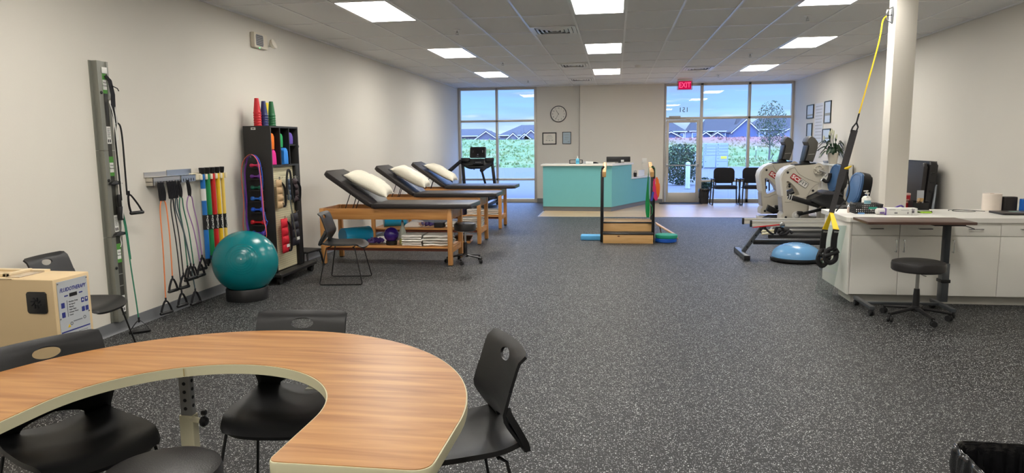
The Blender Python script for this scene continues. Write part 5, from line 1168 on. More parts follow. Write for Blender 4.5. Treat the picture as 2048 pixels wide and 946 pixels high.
# ------------------------------------------------------------------ training stairs and things around
M_MAPLE = wood('maple_plywood', (226, 182, 124), (210, 164, 104), 0, 2.2, .4, 9)
def stairs():
    x0, x1 = -.186, .58
    t = thing('training_stairs', 'wooden training stairs with black posts and wooden handrails', 'training stairs', (.2, 11.1, 0))
    MB().b2((x0, 10.87, .002), (x1, 11.13, .142), .002).build('lower_step', M_MAPLE, t, world=True); MB().b2((x0, 11.13, .002), (x1, 11.58, .290), .002).build('upper_step', M_MAPLE, t, world=True)
    MB().b2((x0 - .004, 10.855, .142), (x1 + .004, 11.13, .162), .003).build('tread', M_BLACK, t, world=True)
    MB().b2((x0 - .004, 11.115, .290), (x1 + .004, 11.585, .308), .003).build('tread', M_BLACK, t, world=True)
    for y in (11.20, 11.30): MB().b2((x0 + .005, y, .308), (x1 - .005, y + .045, .312)).build('tread_strip', M_MAPLE, t, world=True)
    MB().b2((x0 + .005, 11.50, .308), (x1 - .005, 11.56, .313)).build('tread_strip', M_MAPLE, t, world=True)
    MB().b2((x0 + .005, 10.90, .162), (x1 - .005, 11.0, .166)).build('tread_strip', M_RUBBER, t, world=True)
    m = MB(); m.prism([(oval(.02, .01, 14)[k][0], oval(.02, .01, 14)[k][1]) for k in range(14)], .001, frame((x0 + .24, 10.8695, .115), (1, 0, 0), (0, 0, 1))); m.build('knot', mat('wood_knot', (112, 70, 40), .5), t, world=True)
    for s, x in ((-1, x0 - .024), (1, x1 + .004)):
        MB().b2((x - .022, 11.02, .002), (x + .022, 11.10, 1.11), .004).build('post', M_BLACKM, t, world=True)
        MB().b2((x - .02, 11.50, .002), (x + .02, 11.58, 1.16), .004).build('post', M_BLACKM, t, world=True)
        MB().tube([(x, 11.06, 1.10), (x - s * .004, 11.06, 1.16), (x - s * .03, 11.06, 1.19)], .018, 8).build('rail_bracket', M_BLACKM, t, world=True)
        xr = x - s * .034
        MB().bar((xr, 10.87, 1.07), (xr, 11.62, 1.195), .056, .09, .012).build('handrail', M_MAPLE, t, world=True)
    return t
stairs()
tag(MB().box((-.385, 11.33, .037), (.33, .24, .07), 0, .006).build('balance_pad', mat('sky_blue_foam', (96, 178, 232), .7, bump=.1)), 'sky blue foam balance pad on the floor left of the training stairs', 'foam pad')
tag(MB().lathe([(0, 0), (.16, 0), (.168, .008), (.168, .05), (.16, .058), (0, .058)], n=44).build('balance_disc', mat('blue_foam_disc', (24, 92, 196), .5)), 'blue round foam disc under the green one by the stairs', 'balance disc').location = (.79, 11.14, .002)
tag(MB().lathe([(0, 0), (.165, 0), (.175, .01), (.175, .045), (.165, .055), (0, .058)], n=44).build('balance_disc', mat('green_foam_disc', (24, 156, 126), .5)), 'green round foam disc stacked on the blue one by the stairs', 'balance disc').location = (.797, 11.15, .0605)
t = thing('incline_board', 'folding wooden incline board on the floor right of the training stairs', 'incline board', (.83, 11.62, 0))
m = MB(); m.bar((.66, 11.62, .235), (1.0, 11.62, .03), .30, .018, .003, (0, 0, 1)); m.build('ramp', M_MAPLE, t, world=True); m = MB(); m.bar((.66, 11.62, .012), (1.01, 11.62, .012), .30, .018); m.build('base_board', M_MAPLE, t, world=True); MB().bar((.76, 11.62, .02), (.72, 11.62, .19), .06, .014, 0, (1, 0, 0)).build('prop', mat('dark_prop_wood', (110, 84, 60), .5), t, world=True)
def ribbon(name, label, col, pts, side, w, group='exercise bands on the stair handrail', th=.003): tag(MB().strip(catmull(pts, 6), side, w, th).build(name, mat('band_' + label.split()[0] + '_' + name, col, .4)), label, 'exercise band', group)
xr = .55
gp = [(xr + .046, 10.95, 1.04), (xr + .046, 10.95, 1.15), (xr + .02, 10.95, 1.175), (xr - .02, 10.95, 1.175), (xr - .048, 10.95, 1.15), (xr - .058, 10.95, .95), (xr - .062, 10.95, .72), (xr - .055, 10.95, .5), (xr - .05, 10.95, .40)]
ribbon('exercise_band', 'green exercise band draped over the right stair handrail', (22, 156, 84), gp, [(0, 1, 0)] * 27 + [(.25 + .03 * k, 1 - .022 * k, 0) for k in range(22)], [.045] * 27 + [.05 + .005 * k for k in range(12)] + [.11 - .007 * k for k in range(10)])
ribbon('exercise_band', 'green knotted band tail looping beside the right stair post', (30, 166, 92), [(xr - .02, 10.96, .62), (xr + .012, 10.97, .55), (xr + .01, 10.97, .46), (xr - .03, 10.96, .42), (xr - .045, 10.96, .44), (xr - .035, 10.96, .5)], (.3, 1, 0), .03)
ribbon('exercise_band', 'orange exercise band hanging from the right stair post below the handrail', (240, 112, 30), [(xr + .072, 10.975, 1.02), (xr + .082, 10.97, .96), (xr + .092, 10.965, .86), (xr + .085, 10.965, .75), (xr + .07, 10.965, .70)], (1, .25, 0), [.03] * 4 + [.05] * 5 + [.07] * 8 + [.065] * 4 + [.05] * 4)
ribbon('exercise_band', 'magenta exercise band hanging in front of the orange one by the stair post', (214, 34, 104), [(xr + .04, 10.95, 1.0), (xr + .036, 10.945, .93), (xr + .042, 10.94, .82), (xr + .058, 10.935, .73), (xr + .075, 10.935, .67)], (1, .2, 0), [.025] * 4 + [.035] * 5 + [.05] * 8 + [.06] * 4 + [.045] * 4)
ribbon('exercise_band', 'blue and white band end hanging below the magenta band', (70, 84, 180), [(xr + .02, 10.92, .80), (xr + .01, 10.92, .72), (xr - .005, 10.92, .66)], (1, .3, 0), .035)
# ------------------------------------------------------------------ waiting chairs and bin
def waiting_chair():
    t = thing('waiting_chair', 'black upholstered armchair beside the small bin, in front of the window', 'chair', (2.675, 17.85, 0), 0, 'waiting chairs by the right window')
    MB().prism(rrect(.50, .38, .09), .06, frame((0, .25, .71), (1, 0, 0), (0, .14, 1)), .022, 3).build('backrest', M_DARKFAB, t)
    m = MB(); m.tube([(-.24, .18, .715), (.24, .18, .715)], .004, 6); m.tube([(-.11, .165, .56), (-.11, .195, .86)], .004, 6); m.tube([(.11, .165, .56), (.11, .195, .86)], .004, 6); m.build('back_seam', M_RUBBER, t)
    MB().prism(rrect(.52, .48, .06), .075, Matrix.Translation((0, -.02, .40)), .025, 3).build('seat', M_DARKFAB, t)
    for s in (-1, 1):
        x = s * .30
        MB().strip(catmull([(x, .20, .62), (x, .22, .60), (x + s * .01, .24, .30), (x + s * .025, .26, .03), (x + s * .025, .22, .014), (x + s * .025, -.22, .014), (x + s * .025, -.26, .03), (x + s * .01, -.22, .32), (x, -.20, .60), (x, -.17, .622)], 5), (1, 0, 0), .03, .018).build('sled_leg', M_BLACKM, t)
        MB().prism(rrect(.055, .42, .02), .03, Matrix.Translation((x, .0, .62)), .01).build('armrest', M_BLACK, t)
    m = MB(); m.bar((-.3, .1, .42), (.3, .1, .42), .03, .02); m.bar((-.2, .22, .43), (-.2, .235, .56), .03, .015); m.bar((.2, .22, .43), (.2, .235, .56), .03, .015); m.build('frame_bar', M_BLACKM, t)
    return t
wc = waiting_chair(); dup(wc, (3.375, 17.87, 0), 0, 'black upholstered armchair partly hidden behind the large grey exercise machine')
def lined_bin(name, label, loc, w, d, h, taper, cuff, ribs, rz=0):
    t = thing(name, label, 'trash bin', loc, rz)
    def ring(k, z, n=9): return [Vector((x * k, y * k, z)) for x, y in rrect(w, d, .05, n)]
    m = MB(); R0 = [[m.bm.verts.new(p) for p in ring(k, z)] for k, z in ((taper, .001), (taper + (1 - taper) * .5, h * .5), (1, h), (.97, h), (taper, .02))]
    for A, B in zip(R0, R0[1:]):
        for i in range(len(A)): m.bm.faces.new((A[i], A[(i + 1) % len(A)], B[(i + 1) % len(A)], B[i]))
    m.bm.faces.new(R0[0]); m.bm.faces.new(R0[-1]); m.build('bin_body', M_BLACK, t)
    m = MB(); sd = w * 7; rings = []
    for k, z, wob in ((1.025, h - cuff, .006), (1.035, h - cuff * .6, .009), (1.03, h - cuff * .2, .006), (1.02, h + .004, .003), (.985, h + .006, .003), (.955, h - .01, .004), (.92, h - .12, .012), (.88, h * .45, .014), (.7, h * .22, .01)):
        rr_ = []
        for i, p in enumerate(resample(rrect(w, d, .05, 6), ribs * 5)):
            q = Vector((p[0] * k, p[1] * k, z)); q += Vector((p[0], p[1], 0)).normalized() * (noise.noise((p[0] * 34 + sd, p[1] * 34, z * 9)) * wob * 2.2); q.z += noise.noise((p[0] * 16, p[1] * 16, sd + z)) * wob * (2.0 if z < h - cuff * .9 else .6); rr_.append(m.bm.verts.new(q))
        rings.append(rr_)
    for A, B in zip(rings, rings[1:]):
        for i in range(len(A)): m.bm.faces.new((A[i], A[(i + 1) % len(A)], B[(i + 1) % len(A)], B[i]))
    m.bm.faces.new(rings[-1]); m.build('bin_liner', mat('glossy_black_liner', (22, 22, 24), .16, bump=.35, bscale=22), t, ang=70)
    return t
lined_bin('trash_bin', 'small black bin with bag standing beside the entrance door', (2.205, 18.15, .001), .25, .20, .37, .84, .07, 14)
lined_bin('trash_bin', 'large black bin with glossy bag at the lower right corner', (1.262, 2.09, .001), .42, .40, .60, .8, .10, 40, math.radians(-2))
# ------------------------------------------------------------------ cabinets and worktop island
M_WCAB = mat('white_melamine', (240, 238, 231), .42, var=.01)
M_GAP = mat('cabinet_gap_shadow', (70, 68, 64), .8)
KY0, KY1, KYB, KZ0, KZ1 = 6.97, 7.78, 7.46, .09, .788
def pull(p0, p1, out, mt, parent):
    p0, p1, o = Vector(p0), Vector(p1), Vector(out) * .03
    return MB().tube(catmull([p0, p0 + o * .7, p0 + o + (p1 - p0) * .06, p1 + o - (p1 - p0) * .06, p1 + o * .7, p1], 4), .0052, 8).build('handle', mt, parent, world=True)
def cabinet(x0, x1, label, doors, first=False):
    t = thing('base_cabinet', label, 'cabinet', ((x0 + x1) / 2, (KY0 + KY1) / 2, 0), 0, 'white base cabinets of the worktop island')
    m = MB(); m.b2((x0, KY0 + .022, KZ0), (x1, KYB, KZ1)); m.build('body', M_WCAB, t, world=True)
    MB().b2((x0 + (.04 if first else 0), KY0 + .07, .001), (x1, KYB - .05, KZ0)).build('toe_kick', mat('grey_plinth', (176, 174, 166), .5), t, world=True)
    n = len(doors); w = (x1 - x0) / n
    for k, hs in enumerate(doors):
        a, b = x0 + k * w + .0025, x0 + (k + 1) * w - .0025
        d = MB().b2((a, KY0, .662), (b, KY0 + .019, KZ1 - .004), .0015).build('drawer', M_WCAB, t, world=True)
        c = (a + b) / 2; pull((c - .055, KY0, .728), (c + .055, KY0, .728), (0, -1, 0), M_CHROME, d)
        d = MB().b2((a, KY0, KZ0 + .003), (b, KY0 + .019, .656), .0015).build('door', M_WCAB, t, world=True)
        hx = b - .032 if hs > 0 else a + .032; pull((hx, KY0, .51), (hx, KY0, .62), (0, -1, 0), M_CHROME, d)
    if first: MB().b2((x0 - .018, KY0, KZ0 - .002), (x0 - .0005, KY1, KZ1), .002).build('end_panel', M_WCAB, t, world=True)
cabinet(2.218, 3.075, 'left end white cabinet with two drawers and doors behind the dark overbed table', (1, -1), True)
cabinet(3.077, 3.953, 'right white cabinet cut off by the edge of the photo', (-1, 1))
cabinet(3.955, 4.35, 'narrow white cabinet at the right wall, out past the edge of the photo', (-1,))
wt = thing('worktop', 'long white worktop running over the white base cabinets to the right wall', 'worktop', (3.2, 7.38, .789))
MB().prism([(2.19, 6.935)] + [(4.36, 6.935), (4.36, 7.83), (2.185, 7.83), (2.165, 7.80), (2.165, 6.97)], .042, Matrix.Translation((0, 0, .789)), holes=[[(PILX0 - .004, PILY0 - .004), (PILX1 + .004, PILY0 - .004), (PILX1 + .004, PILY1 + .004), (PILX0 - .004, PILY1 + .004)]]).build('slab', M_TOP, wt, world=True)
WZ = .8315
# acrylic sheet leaning against the end of the island
t = thing('acrylic_sheet', 'clear acrylic sheet leaning against the left end of the white cabinets', 'acrylic sheet', (2.05, 7.25, 0))
MB().bar((2.055, 7.22, .004), (2.185, 7.30, .715), .52, .006, 0, (1, 0, -.18)).build('sheet', M_CLEAR, t, world=True)
# overbed table
t = thing('overbed_table', 'rolling overbed table with dark walnut top in front of the white cabinets', 'overbed table', (2.6, 6.68, 0))
M_WALNUT = wood('dark_walnut_laminate', (88, 62, 52), (66, 45, 38), 0, 3, .35, 14); M_DKMET = mat('dark_grey_metal', (92, 96, 100), .35, .6)
MB().prism(rrect(.88, .42, .012), .022, Matrix.Translation((2.63, 6.665, .822)), .003).build('tabletop', M_WALNUT, t, world=True)
MB().b2((2.77, 6.55, .800), (3.02, 6.78, .822)).build('top_bracket', M_BLACK, t, world=True)
MB().tube([(3.0, 6.60, .812), (3.10, 6.57, .775)], .004, 6).build('release_lever', M_BLACK, t, world=True)
MB().b2((2.905, 6.66, .10), (2.965, 6.745, .45), .004).build('lower_column', M_DKMET, t, world=True); MB().b2((2.912, 6.668, .40), (2.958, 6.737, .80), .003).build('upper_column', mat('dark_column', (58, 62, 66), .4, .5), t, world=True)
MB().b2((2.895, 6.652, .275), (2.975, 6.753, .305), .004).build('column_collar', M_BLACK, t, world=True)
m = MB(); m.b2((2.25, 6.48, .055), (2.29, 6.93, .085), .003); m.build('base_rail', M_DKMET, t, world=True); MB().b2((2.905, 6.45, .055), (2.945, 6.88, .085), .003).build('base_rail', M_DKMET, t, world=True); MB().b2((2.29, 6.69, .058), (2.905, 6.725, .082), .003).build('cross_rail', M_DKMET, t, world=True)
for x, y in ((2.27, 6.50), (2.27, 6.90), (2.925, 6.48), (2.925, 6.86)):
    m = MB()
    for s in (-1, 1): m.cyl((x + s * .011 - .007, y, .026), (x + s * .011 + .007, y, .026), .026, n=18)
    m.box((x, y, .045), (.03, .03, .022), 0, .005); m.build('caster', M_RUBBER, t, world=True)
make_stool('rolling_stool', 'black round rolling stool in front of the white cabinets', (2.595, 6.40, 0), 1.05, .212, .515, .275, M_STEEL, .085)

# things on the worktop
t = thing('plastic_basket', 'dark grey perforated plastic basket at the left of the worktop', 'basket', (2.475, 7.395, WZ))
W_, D_, H_ = .25, .17, .095
def basket():
    m = MB(); m.b2((-W_ / 2, -D_ / 2, .001), (W_ / 2, D_ / 2, .006))
    for (o, ax, ln) in (((0, -D_ / 2), 0, W_), ((0, D_ / 2), 0, W_), ((-W_ / 2, 0), 1, D_), ((W_ / 2, 0), 1, D_)):
        n = int(ln / .0185)
        for k in range(n + 1):
            u = -ln / 2 + ln * k / n; c = (o[0] + (u if ax == 0 else 0), o[1] + (u if ax == 1 else 0), H_ / 2); m.box(c, (.008, .005, H_) if ax == 0 else (.005, .008, H_))
        for z in (.014, .033, .052, .071): m.box((o[0], o[1], z), (ln, .005, .008) if ax == 0 else (.005, ln, .008))
        m.box((o[0], o[1], H_ - .004), (ln + .012, .012, .012) if ax == 0 else (.012, ln + .012, .012), 0, .003)
    return m
basket().build('basket_weave', mat('charcoal_plastic', (48, 48, 50), .5), t)
MB().b2((-.005, -D_ / 2 - .004, .048), (.075, -D_ / 2 - .002, .068)).build('colour_tag', mat('teal_green_tag', (60, 160, 140), .5), t)
t = thing('pump_bottle', 'white pump bottle with light blue label standing in the basket', 'bottle', (2.49, 7.405, WZ + .008))
MB().lathe([(0, 0), (.028, 0), (.03, .005), (.03, .12), (.02, .135), (.012, .14), (.012, .155), (0, .155)], n=20).build('bottle_body', M_WHITEP, t); MB().lathe([(.0305, .085), (.0305, .118)], n=20).build('label_band', mat('light_blue_label', (150, 200, 216), .5), t)
m = MB(); m.cyl((0, 0, .15), (0, 0, .185), .005); m.bar((-.028, 0, .187), (.012, 0, .190), .016, .01); m.build('pump', M_WHITEP, t)
t = thing('lotion_bottle', 'wide translucent lotion pump bottle behind the basket', 'bottle', (2.563, 7.66, WZ))
MB().lathe([(0, 0), (.042, 0), (.044, .006), (.044, .125), (.03, .145), (.014, .152), (0, .152)], n=24).build('bottle_body', mat('frosted_white', (222, 222, 212), .3), t); m = MB(); m.lathe([(.014, .15), (.014, .168), (0, .17)], n=14); m.build('collar', mat('navy_collar', (50, 66, 100), .4), t)
m = MB(); m.cyl((0, 0, .165), (0, 0, .198), .005); m.bar((-.03, 0, .20), (.012, 0, .203), .016, .01); m.build('pump', M_WHITEP, t)
tag(MB().prism(rrect(.055, .055, .008), .012, Matrix.Translation((2.40, 7.30, WZ)), .003).build('sponge_pad', mat('soft_blue', (108, 156, 210), .8)), 'small blue pad lying left of the basket on the worktop', 'pad')
tag(MB().lathe([(0, 0), (.011, 0), (.012, .05), (.011, .056), (0, .056)], (2.318, 7.42, WZ), 16).build('small_bottle', mat('pale_pink_cap', (226, 206, 196), .5)), 'tiny pale bottle at the left corner of the basket', 'bottle')
def carton(label, x, y, z, w, d, h, rz, band):
    t = thing('supply_box', label, 'box', (x, y, z), rz); MB().b2((-w / 2, -d / 2, 0), (w / 2, d / 2, h), .002).build('carton', M_LABELW, t)
    m = MB(); yy = -d / 2 - .0006
    for a, b, c, e in ((-.18, .015, .1, .012), (.2, .012, .03, .02), (-.3, .05, .2, .004), (.1, .045, .25, .003), (.36, .02, .08, .03), (.36, .055, .1, .006)): m.b2((a * w - c * w / 2, yy, b), (a * w + c * w / 2, yy + .0008, b + e * (h / .07)))
    m.build('carton_print', mat('carton_print_' + band, (108, 104, 112), .6), t)
    return t
c = carton('long white glove carton lying at the front of the worktop', 2.735, 7.24, WZ, .28, .10, .066, -.04, 'a'); MB().b2((-.1435, -.056, 0), (-.138, .056, .0665)).build('purple_edge', mat('purple_ink', (112, 84, 164), .5), c)
MB().b2((.09, -.0556, .0), (.092, -.055, .066)).build('carton_fold', M_INK, c)
t = thing('supply_roll', 'white wrapped roll with purple lettering at the left of the glove carton', 'roll', (2.555, 7.24, WZ)); MB().tube([(-.042, 0, .032), (-.03, 0, .032), (.035, 0, .032)], [.02, .031, .031], 20).build('wrapped_roll', M_WHITEP, t)
MB().box((.008, -.0305, .02), (.04, .003, .014)).build('purple_print', mat('purple_ink2', (112, 84, 164), .5), t)
tag(MB().tube(catmull([(2.64, 7.36, WZ + .006), (2.72, 7.41, WZ + .03), (2.80, 7.39, WZ + .075), (2.86, 7.42, WZ + .01)], 5), [.004, .005, .006, .007, .008] + [.009] * 11, 8).build('toothed_tool', mat('violet_plastic', (96, 72, 160), .4)), 'violet plastic tool lying behind the glove carton', 'tool')
t = thing('pen_organizer', 'black open organizer box of pens and brushes on the worktop', 'organizer', (3.045, 7.60, WZ))
m = MB(); w, d, h = .155, .12, .105
for a, b in (((-w / 2, -d / 2, 0), (w / 2, -d / 2 + .004, h * .85)), ((-w / 2, d / 2 - .004, 0), (w / 2, d / 2, h)), ((-w / 2, -d / 2, 0), (-w / 2 + .004, d / 2, h)), ((w / 2 - .004, -d / 2, 0), (w / 2, d / 2, h)), ((-w / 2, -d / 2, 0), (w / 2, d / 2, .005)), ((-.002, -d / 2, 0), (.002, d / 2, h * .9))): m.b2(a, b)
m.build('organizer_box', M_BLACK, t)
t = thing('sharps_container', 'red container with pale lid and label behind the organizer', 'container', (2.955, 7.742, WZ)); M_RED = mat('red_plastic', (196, 26, 40), .35)
MB().prism(rrect(.10, .085, .012), .155, None, .004).build('container_body', M_RED, t); MB().prism(rrect(.106, .09, .014), .018, Matrix.Translation((0, 0, .155)), .004).build('lid', mat('pale_pink_lid', (226, 188, 180), .4), t)
lb = MB().b2((-.04, -.0445, .075), (.035, -.0428, .115)).build('hazard_label', mat('pink_label', (226, 176, 160), .6), t); text('label_print', 'SHARPS', .011, frame((-.014, -.0447, .086), (1, 0, 0), (0, 0, 1)), M_INK, lb); m = MB(); m.prism(oval(.008, .008, 14), .0006, frame((.018, -.0446, .095), (1, 0, 0), (0, 0, 1)), holes=[oval(.005, .005, 14)]); m.build('hazard_mark', M_INK, lb)
t = thing('brochure_sheet', 'pale grey printed sheet standing upright in the organizer', 'brochure', (3.075, 7.648, WZ + .008)); MB().bar((.0, -.002, .002), (.002, .006, .20), .066, .002, 0, (0, 1, 0)).build('sheet', mat('pale_grey_sheet', (196, 200, 206), .5), t)
m = MB(); 
for k in range(4): m.box((.003, .0085 - .0005 * k, .17 - .02 * k), (.05, .001, .003))
m.build('sheet_print', mat('sheet_ink', (140, 146, 156), .6), t)
for i, (dx, dy, c) in enumerate(((.0, 0, (222, 190, 150)), (.02, .008, (206, 168, 120)), (.03, -.012, (196, 160, 110)))):
    p0 = Vector((3.0 + dx, 7.57 + dy, WZ + .03)); p1 = p0 + Vector((.032, -.004, .105))
    t = thing('wooden_brush', ('pale wooden brush with dark rings in the organizer', 'tan wooden brush in the middle of the organizer', 'slim wooden brush nearest the front of the organizer')[i], 'brush', p0); q = p0 + (p1 - p0) * .62
    MB().tube([p0, q, p0 + (p1 - p0) * .8, p1], [.0045, .006, .013, .011], 12).build('handle', mat('brush_wood_%d' % i, c, .45), t, world=True); MB().tube([q, q + (p1 - p0) * .05], .0085, 12).build('ring', M_BLACK, t, world=True)
t = thing('notepad', 'lime green pad in a clear holder on the worktop', 'notepad', (3.03, 7.43, WZ)); MB().box((0, 0, .008), (.10, .09, .014), .2).build('pad', mat('lime_paper', (176, 224, 70), .6), t); MB().box((-.005, .01, .02), (.11, .06, .012), .35, .003).build('clear_holder', mat('grey_clear', (176, 180, 170), .15), t)
t = thing('scissors', 'pair of black handled scissors beside the lime green pad', 'scissors', (2.975, 7.42, WZ)); m = MB()
for s in (-1, 1): m.tube([(.0 + .012 * math.cos(a), s * .016 + .011 * math.sin(a), .006) for a in [2 * PI * k / 12 for k in range(12)]], .003, 6, True)
m.build('handles', M_BLACK, t); MB().prism([(.012, -.004), (.012, .004), (.08, .001), (.08, -.001)], .002, Matrix.Translation((0, 0, .004))).build('blades', M_STEEL, t)
tag(MB().lathe([(0, 0), (.010, 0), (.012, .008), (.006, .018), (0, .02)], (3.10, 7.44, WZ), 14).build('push_knob', M_BLACK), 'tiny black knob right of the lime green pad', 'knob')
tag(MB().tube(catmull([(3.36, 7.66, WZ + .004), (3.34, 7.62, WZ + .004), (3.40, 7.74, WZ + .004), (3.52, 7.70, WZ + .004), (3.58, 7.60, WZ + .004), (3.5, 7.53, WZ + .004), (3.37, 7.60, WZ + .004), (3.45, 7.69, WZ + .006), (3.6, 7.62, WZ + .004), (3.66, 7.58, WZ + .004)], 6), .003, 6).build('charging_cord', M_BLACK), 'thin black charging cord coiled on the worktop by the laptop', 'cord')
t = thing('laptop', 'closed dark laptop lying on the worktop at the right edge', 'laptop', (3.86, 7.36, WZ), 0); m = MB(); m.prism(rrect(.42, .28, .012), .012, None, .003); m.build('base', M_BLACK, t); MB().prism(rrect(.42, .28, .012), .007, Matrix.Translation((0, 0, .0125)), .002).build('lid', mat('dark_bronze_lid', (64, 58, 58), .3, .3), t)
MB().prism(oval(.05, .035, 20), .0006, Matrix.Translation((-.03, .04, .0196))).build('sticker', mat('pale_teal_sticker', (150, 186, 176), .5), t)
t = thing('paper_towel_roll', 'white paper towel roll standing at the back of the worktop', 'roll', (3.79, 7.735, WZ)); MB().lathe([(.018, 0), (.082, 0), (.085, .004), (.085, .166), (.082, .17), (.018, .17)], n=36).build('paper_roll', mat('warm_white_paper', (236, 224, 212), .85), t); MB().lathe([(.018, .001), (.020, .001), (.020, .171), (.018, .171)], n=20).build('core', mat('cardboard', (170, 130, 90), .8), t)
tag(MB().prism(rrect(.13, .10, .02), .138, Matrix.Translation((3.945, 7.73, WZ)), .01).build('speaker_box', mat('dark_brown_box', (36, 30, 30), .5)), 'dark brown box between the paper towel roll and the blue pack', 'box')
def blue_pack(label, x, y, s):
    m = MB(); n = 40
    m.shell(lambda u, v: (x + (.075 + .004 * math.sin(u * 90) + .006 * noise.noise((u * 9, v * 5, s))) * math.cos(2 * PI * u) * 1.1, y + (.055 + .004 * math.sin(u * 90)) * math.sin(2 * PI * u), WZ + .001 + .118 * v + .006 * v * noise.noise((u * 6, s, 2))), 90, 6); m.prism([(x + .07 * math.cos(a), y + .05 * math.sin(a)) for a in [2 * PI * k / 20 for k in range(20)]], .004, Matrix.Translation((0, 0, WZ + .112)))
    tag(m.build('wrapped_pack', mat('blue_wrap_%d' % s, (22, 104, 196), .3), ang=60), label, 'pack')
blue_pack('blue crinkled wrapped pack beside the dark brown box', 4.10, 7.66, 1); blue_pack('second blue crinkled pack at the right edge of the worktop', 4.27, 7.68, 4)
tag(MB().box((4.16, 7.48, WZ + .0125), (.13, .16, .022), -.2, .004).build('small_book', mat('dark_cover', (40, 40, 46), .4)), 'small dark book lying before the blue packs', 'book')

# ------------------------------------------------------------------ suspension trainer on the column
M_YEL = mat('yellow_webbing', (240, 206, 20), .6, bump=.2, bscale=200); M_BWEB = mat('black_webbing', (24, 24, 26), .7, bump=.3, bscale=200)
AZ = P(1787, 30, Y=7.58).z
t = thing('anchor_plate', 'steel oval strap anchor bolted high on the square column', 'wall anchor', (PILX0, 7.58, AZ))
m = MB(); MR = frame((PILX0 - .0005, 7.58, AZ), (0, -1, 0), (0, 0, 1)); m.prism(oval(.035, .085, 24), .006, MR); m.build('plate', M_DKMET, t, world=True)
MB().tube([(PILX0 - .006, 7.58, AZ + .075), (PILX0 - .05, 7.58, AZ + .05), (PILX0 - .06, 7.58, AZ), (PILX0 - .05, 7.58, AZ - .05), (PILX0 - .006, 7.58, AZ - .075)], .006, 8).build('anchor_loop', M_CHROME, t, world=True); MB().tube([(PILX0 - .006, 7.58, AZ), (PILX0 - .058, 7.58, AZ)], .004, 6).build('cross_bar', M_BLACKM, t, world=True)
ST = thing('suspension_trainer', 'yellow and black suspension strap slung from the column over the worktop end', 'suspension strap', (2.5, 7.95, 1.8))
TP = Vector((PILX0 - .06, 7.58, AZ - .01)); K2 = P(1663, 425, X=2.085); K1 = TP + (K2 - TP) * .50
line = [TP, TP + Vector((-.03, 0, -.05)), TP + (K1 - TP) * .3, K1]
MB().strip(catmull(line, 5), (.3, 1, .1), [.05] * 6 + [.034] * 5 + [.03] * 5, .012).build('yellow_strap', M_YEL, ST, world=True)
d = (K2 - K1); MB().strip([K1, K1 + d * .05, K1 + d * .10], (.3, 1, .1), [.03, .022, .02], .014).build('black_loop', M_BWEB, ST, world=True)
m = MB(); c = K1 + d * .135; m.strip([K1 + d * .09, c + Vector((-.03, -.02, 0)), K1 + d * .18 + Vector((-.035, -.02, 0))], (0, 1, 0), .012, .012); m.strip([K1 + d * .09, c + Vector((.025, 0, 0)), K1 + d * .18 + Vector((.02, 0, 0))], (0, 1, 0), .012, .012); m.build('equalizer_loop', M_BWEB, ST, world=True)
b0 = K1 + d * .17; MB().strip(catmull([b0, b0 + d * .2, b0 + d * .45, K2 - d * .1, K2], 5), (.92, -.1, .4), [.062] * 12 + [.05] * 9, .03).build('padded_strap', mat('dark_padded_web', (52, 50, 52), .7, bump=.2), ST, world=True)
q = K1 + d * .56; MB().tube([q, q + Vector((.03, -.03, .01)), q + Vector((.06, -.04, .03))], [.01, .014, .006], 8).build('yellow_tag', M_YEL, ST, world=True)
MB().tube(catmull([q + Vector((.03, -.02, -.03)), q + Vector((.05, -.04, -.2)), q + Vector((.02, -.04, -.32)), K2 + Vector((.1, -.02, .1)), K2 + Vector((.04, 0, .01))], 5), .006, 6).build('tail_cord', M_BWEB, ST, world=True)
for k, (q2, qb, qe) in enumerate((((1650, 459), (1645, 500), (1647, 515)), ((1672, 459), (1667, 496), (1662, 512)))):
    X_ = 2.045 - .012 * k; y2 = P(*q2, X=X_); b = P(*qb, X=X_ - .01); e = P(*qe, X=X_ - .02); y1 = (K2 + y2) / 2
    MB().strip([K2, y1, y2], (1, .1, 0), [.03, .042, .052], .008).build('yellow_yoke', M_YEL, ST, world=True)
    s_ = MB().strip(catmull([y2, (y2 + b) / 2 + Vector((-.005, 0, 0)), b], 4), (1, .1, 0), .055, .014).build('leg_strap', M_BWEB, ST, world=True)
    text('strap_print', 'TRX', .024, frame(y2 + Vector((0, -.012, -.022)), (1, .05, 0), (0, 0, 1)), M_LABELW, s_, world=True)
    MB().tube([e + Vector((-.06, -.02, .03 - .03 * k)), e + Vector((.06, -.02, .0 + .05 * k))], .019, 12).build('foam_handle', M_RUBBER, ST, world=True)
    MB().tube(catmull([b, e + Vector((-.035, 0, .05)), e + Vector((-.05, 0, -.03)), e + Vector((-.01, 0, -.085 + .02 * k)), e + Vector((.04, 0, -.03)), e + Vector((.04, 0, .05)), b], 4), .023, 8).build('foot_cradle', M_BWEB, ST, world=True)

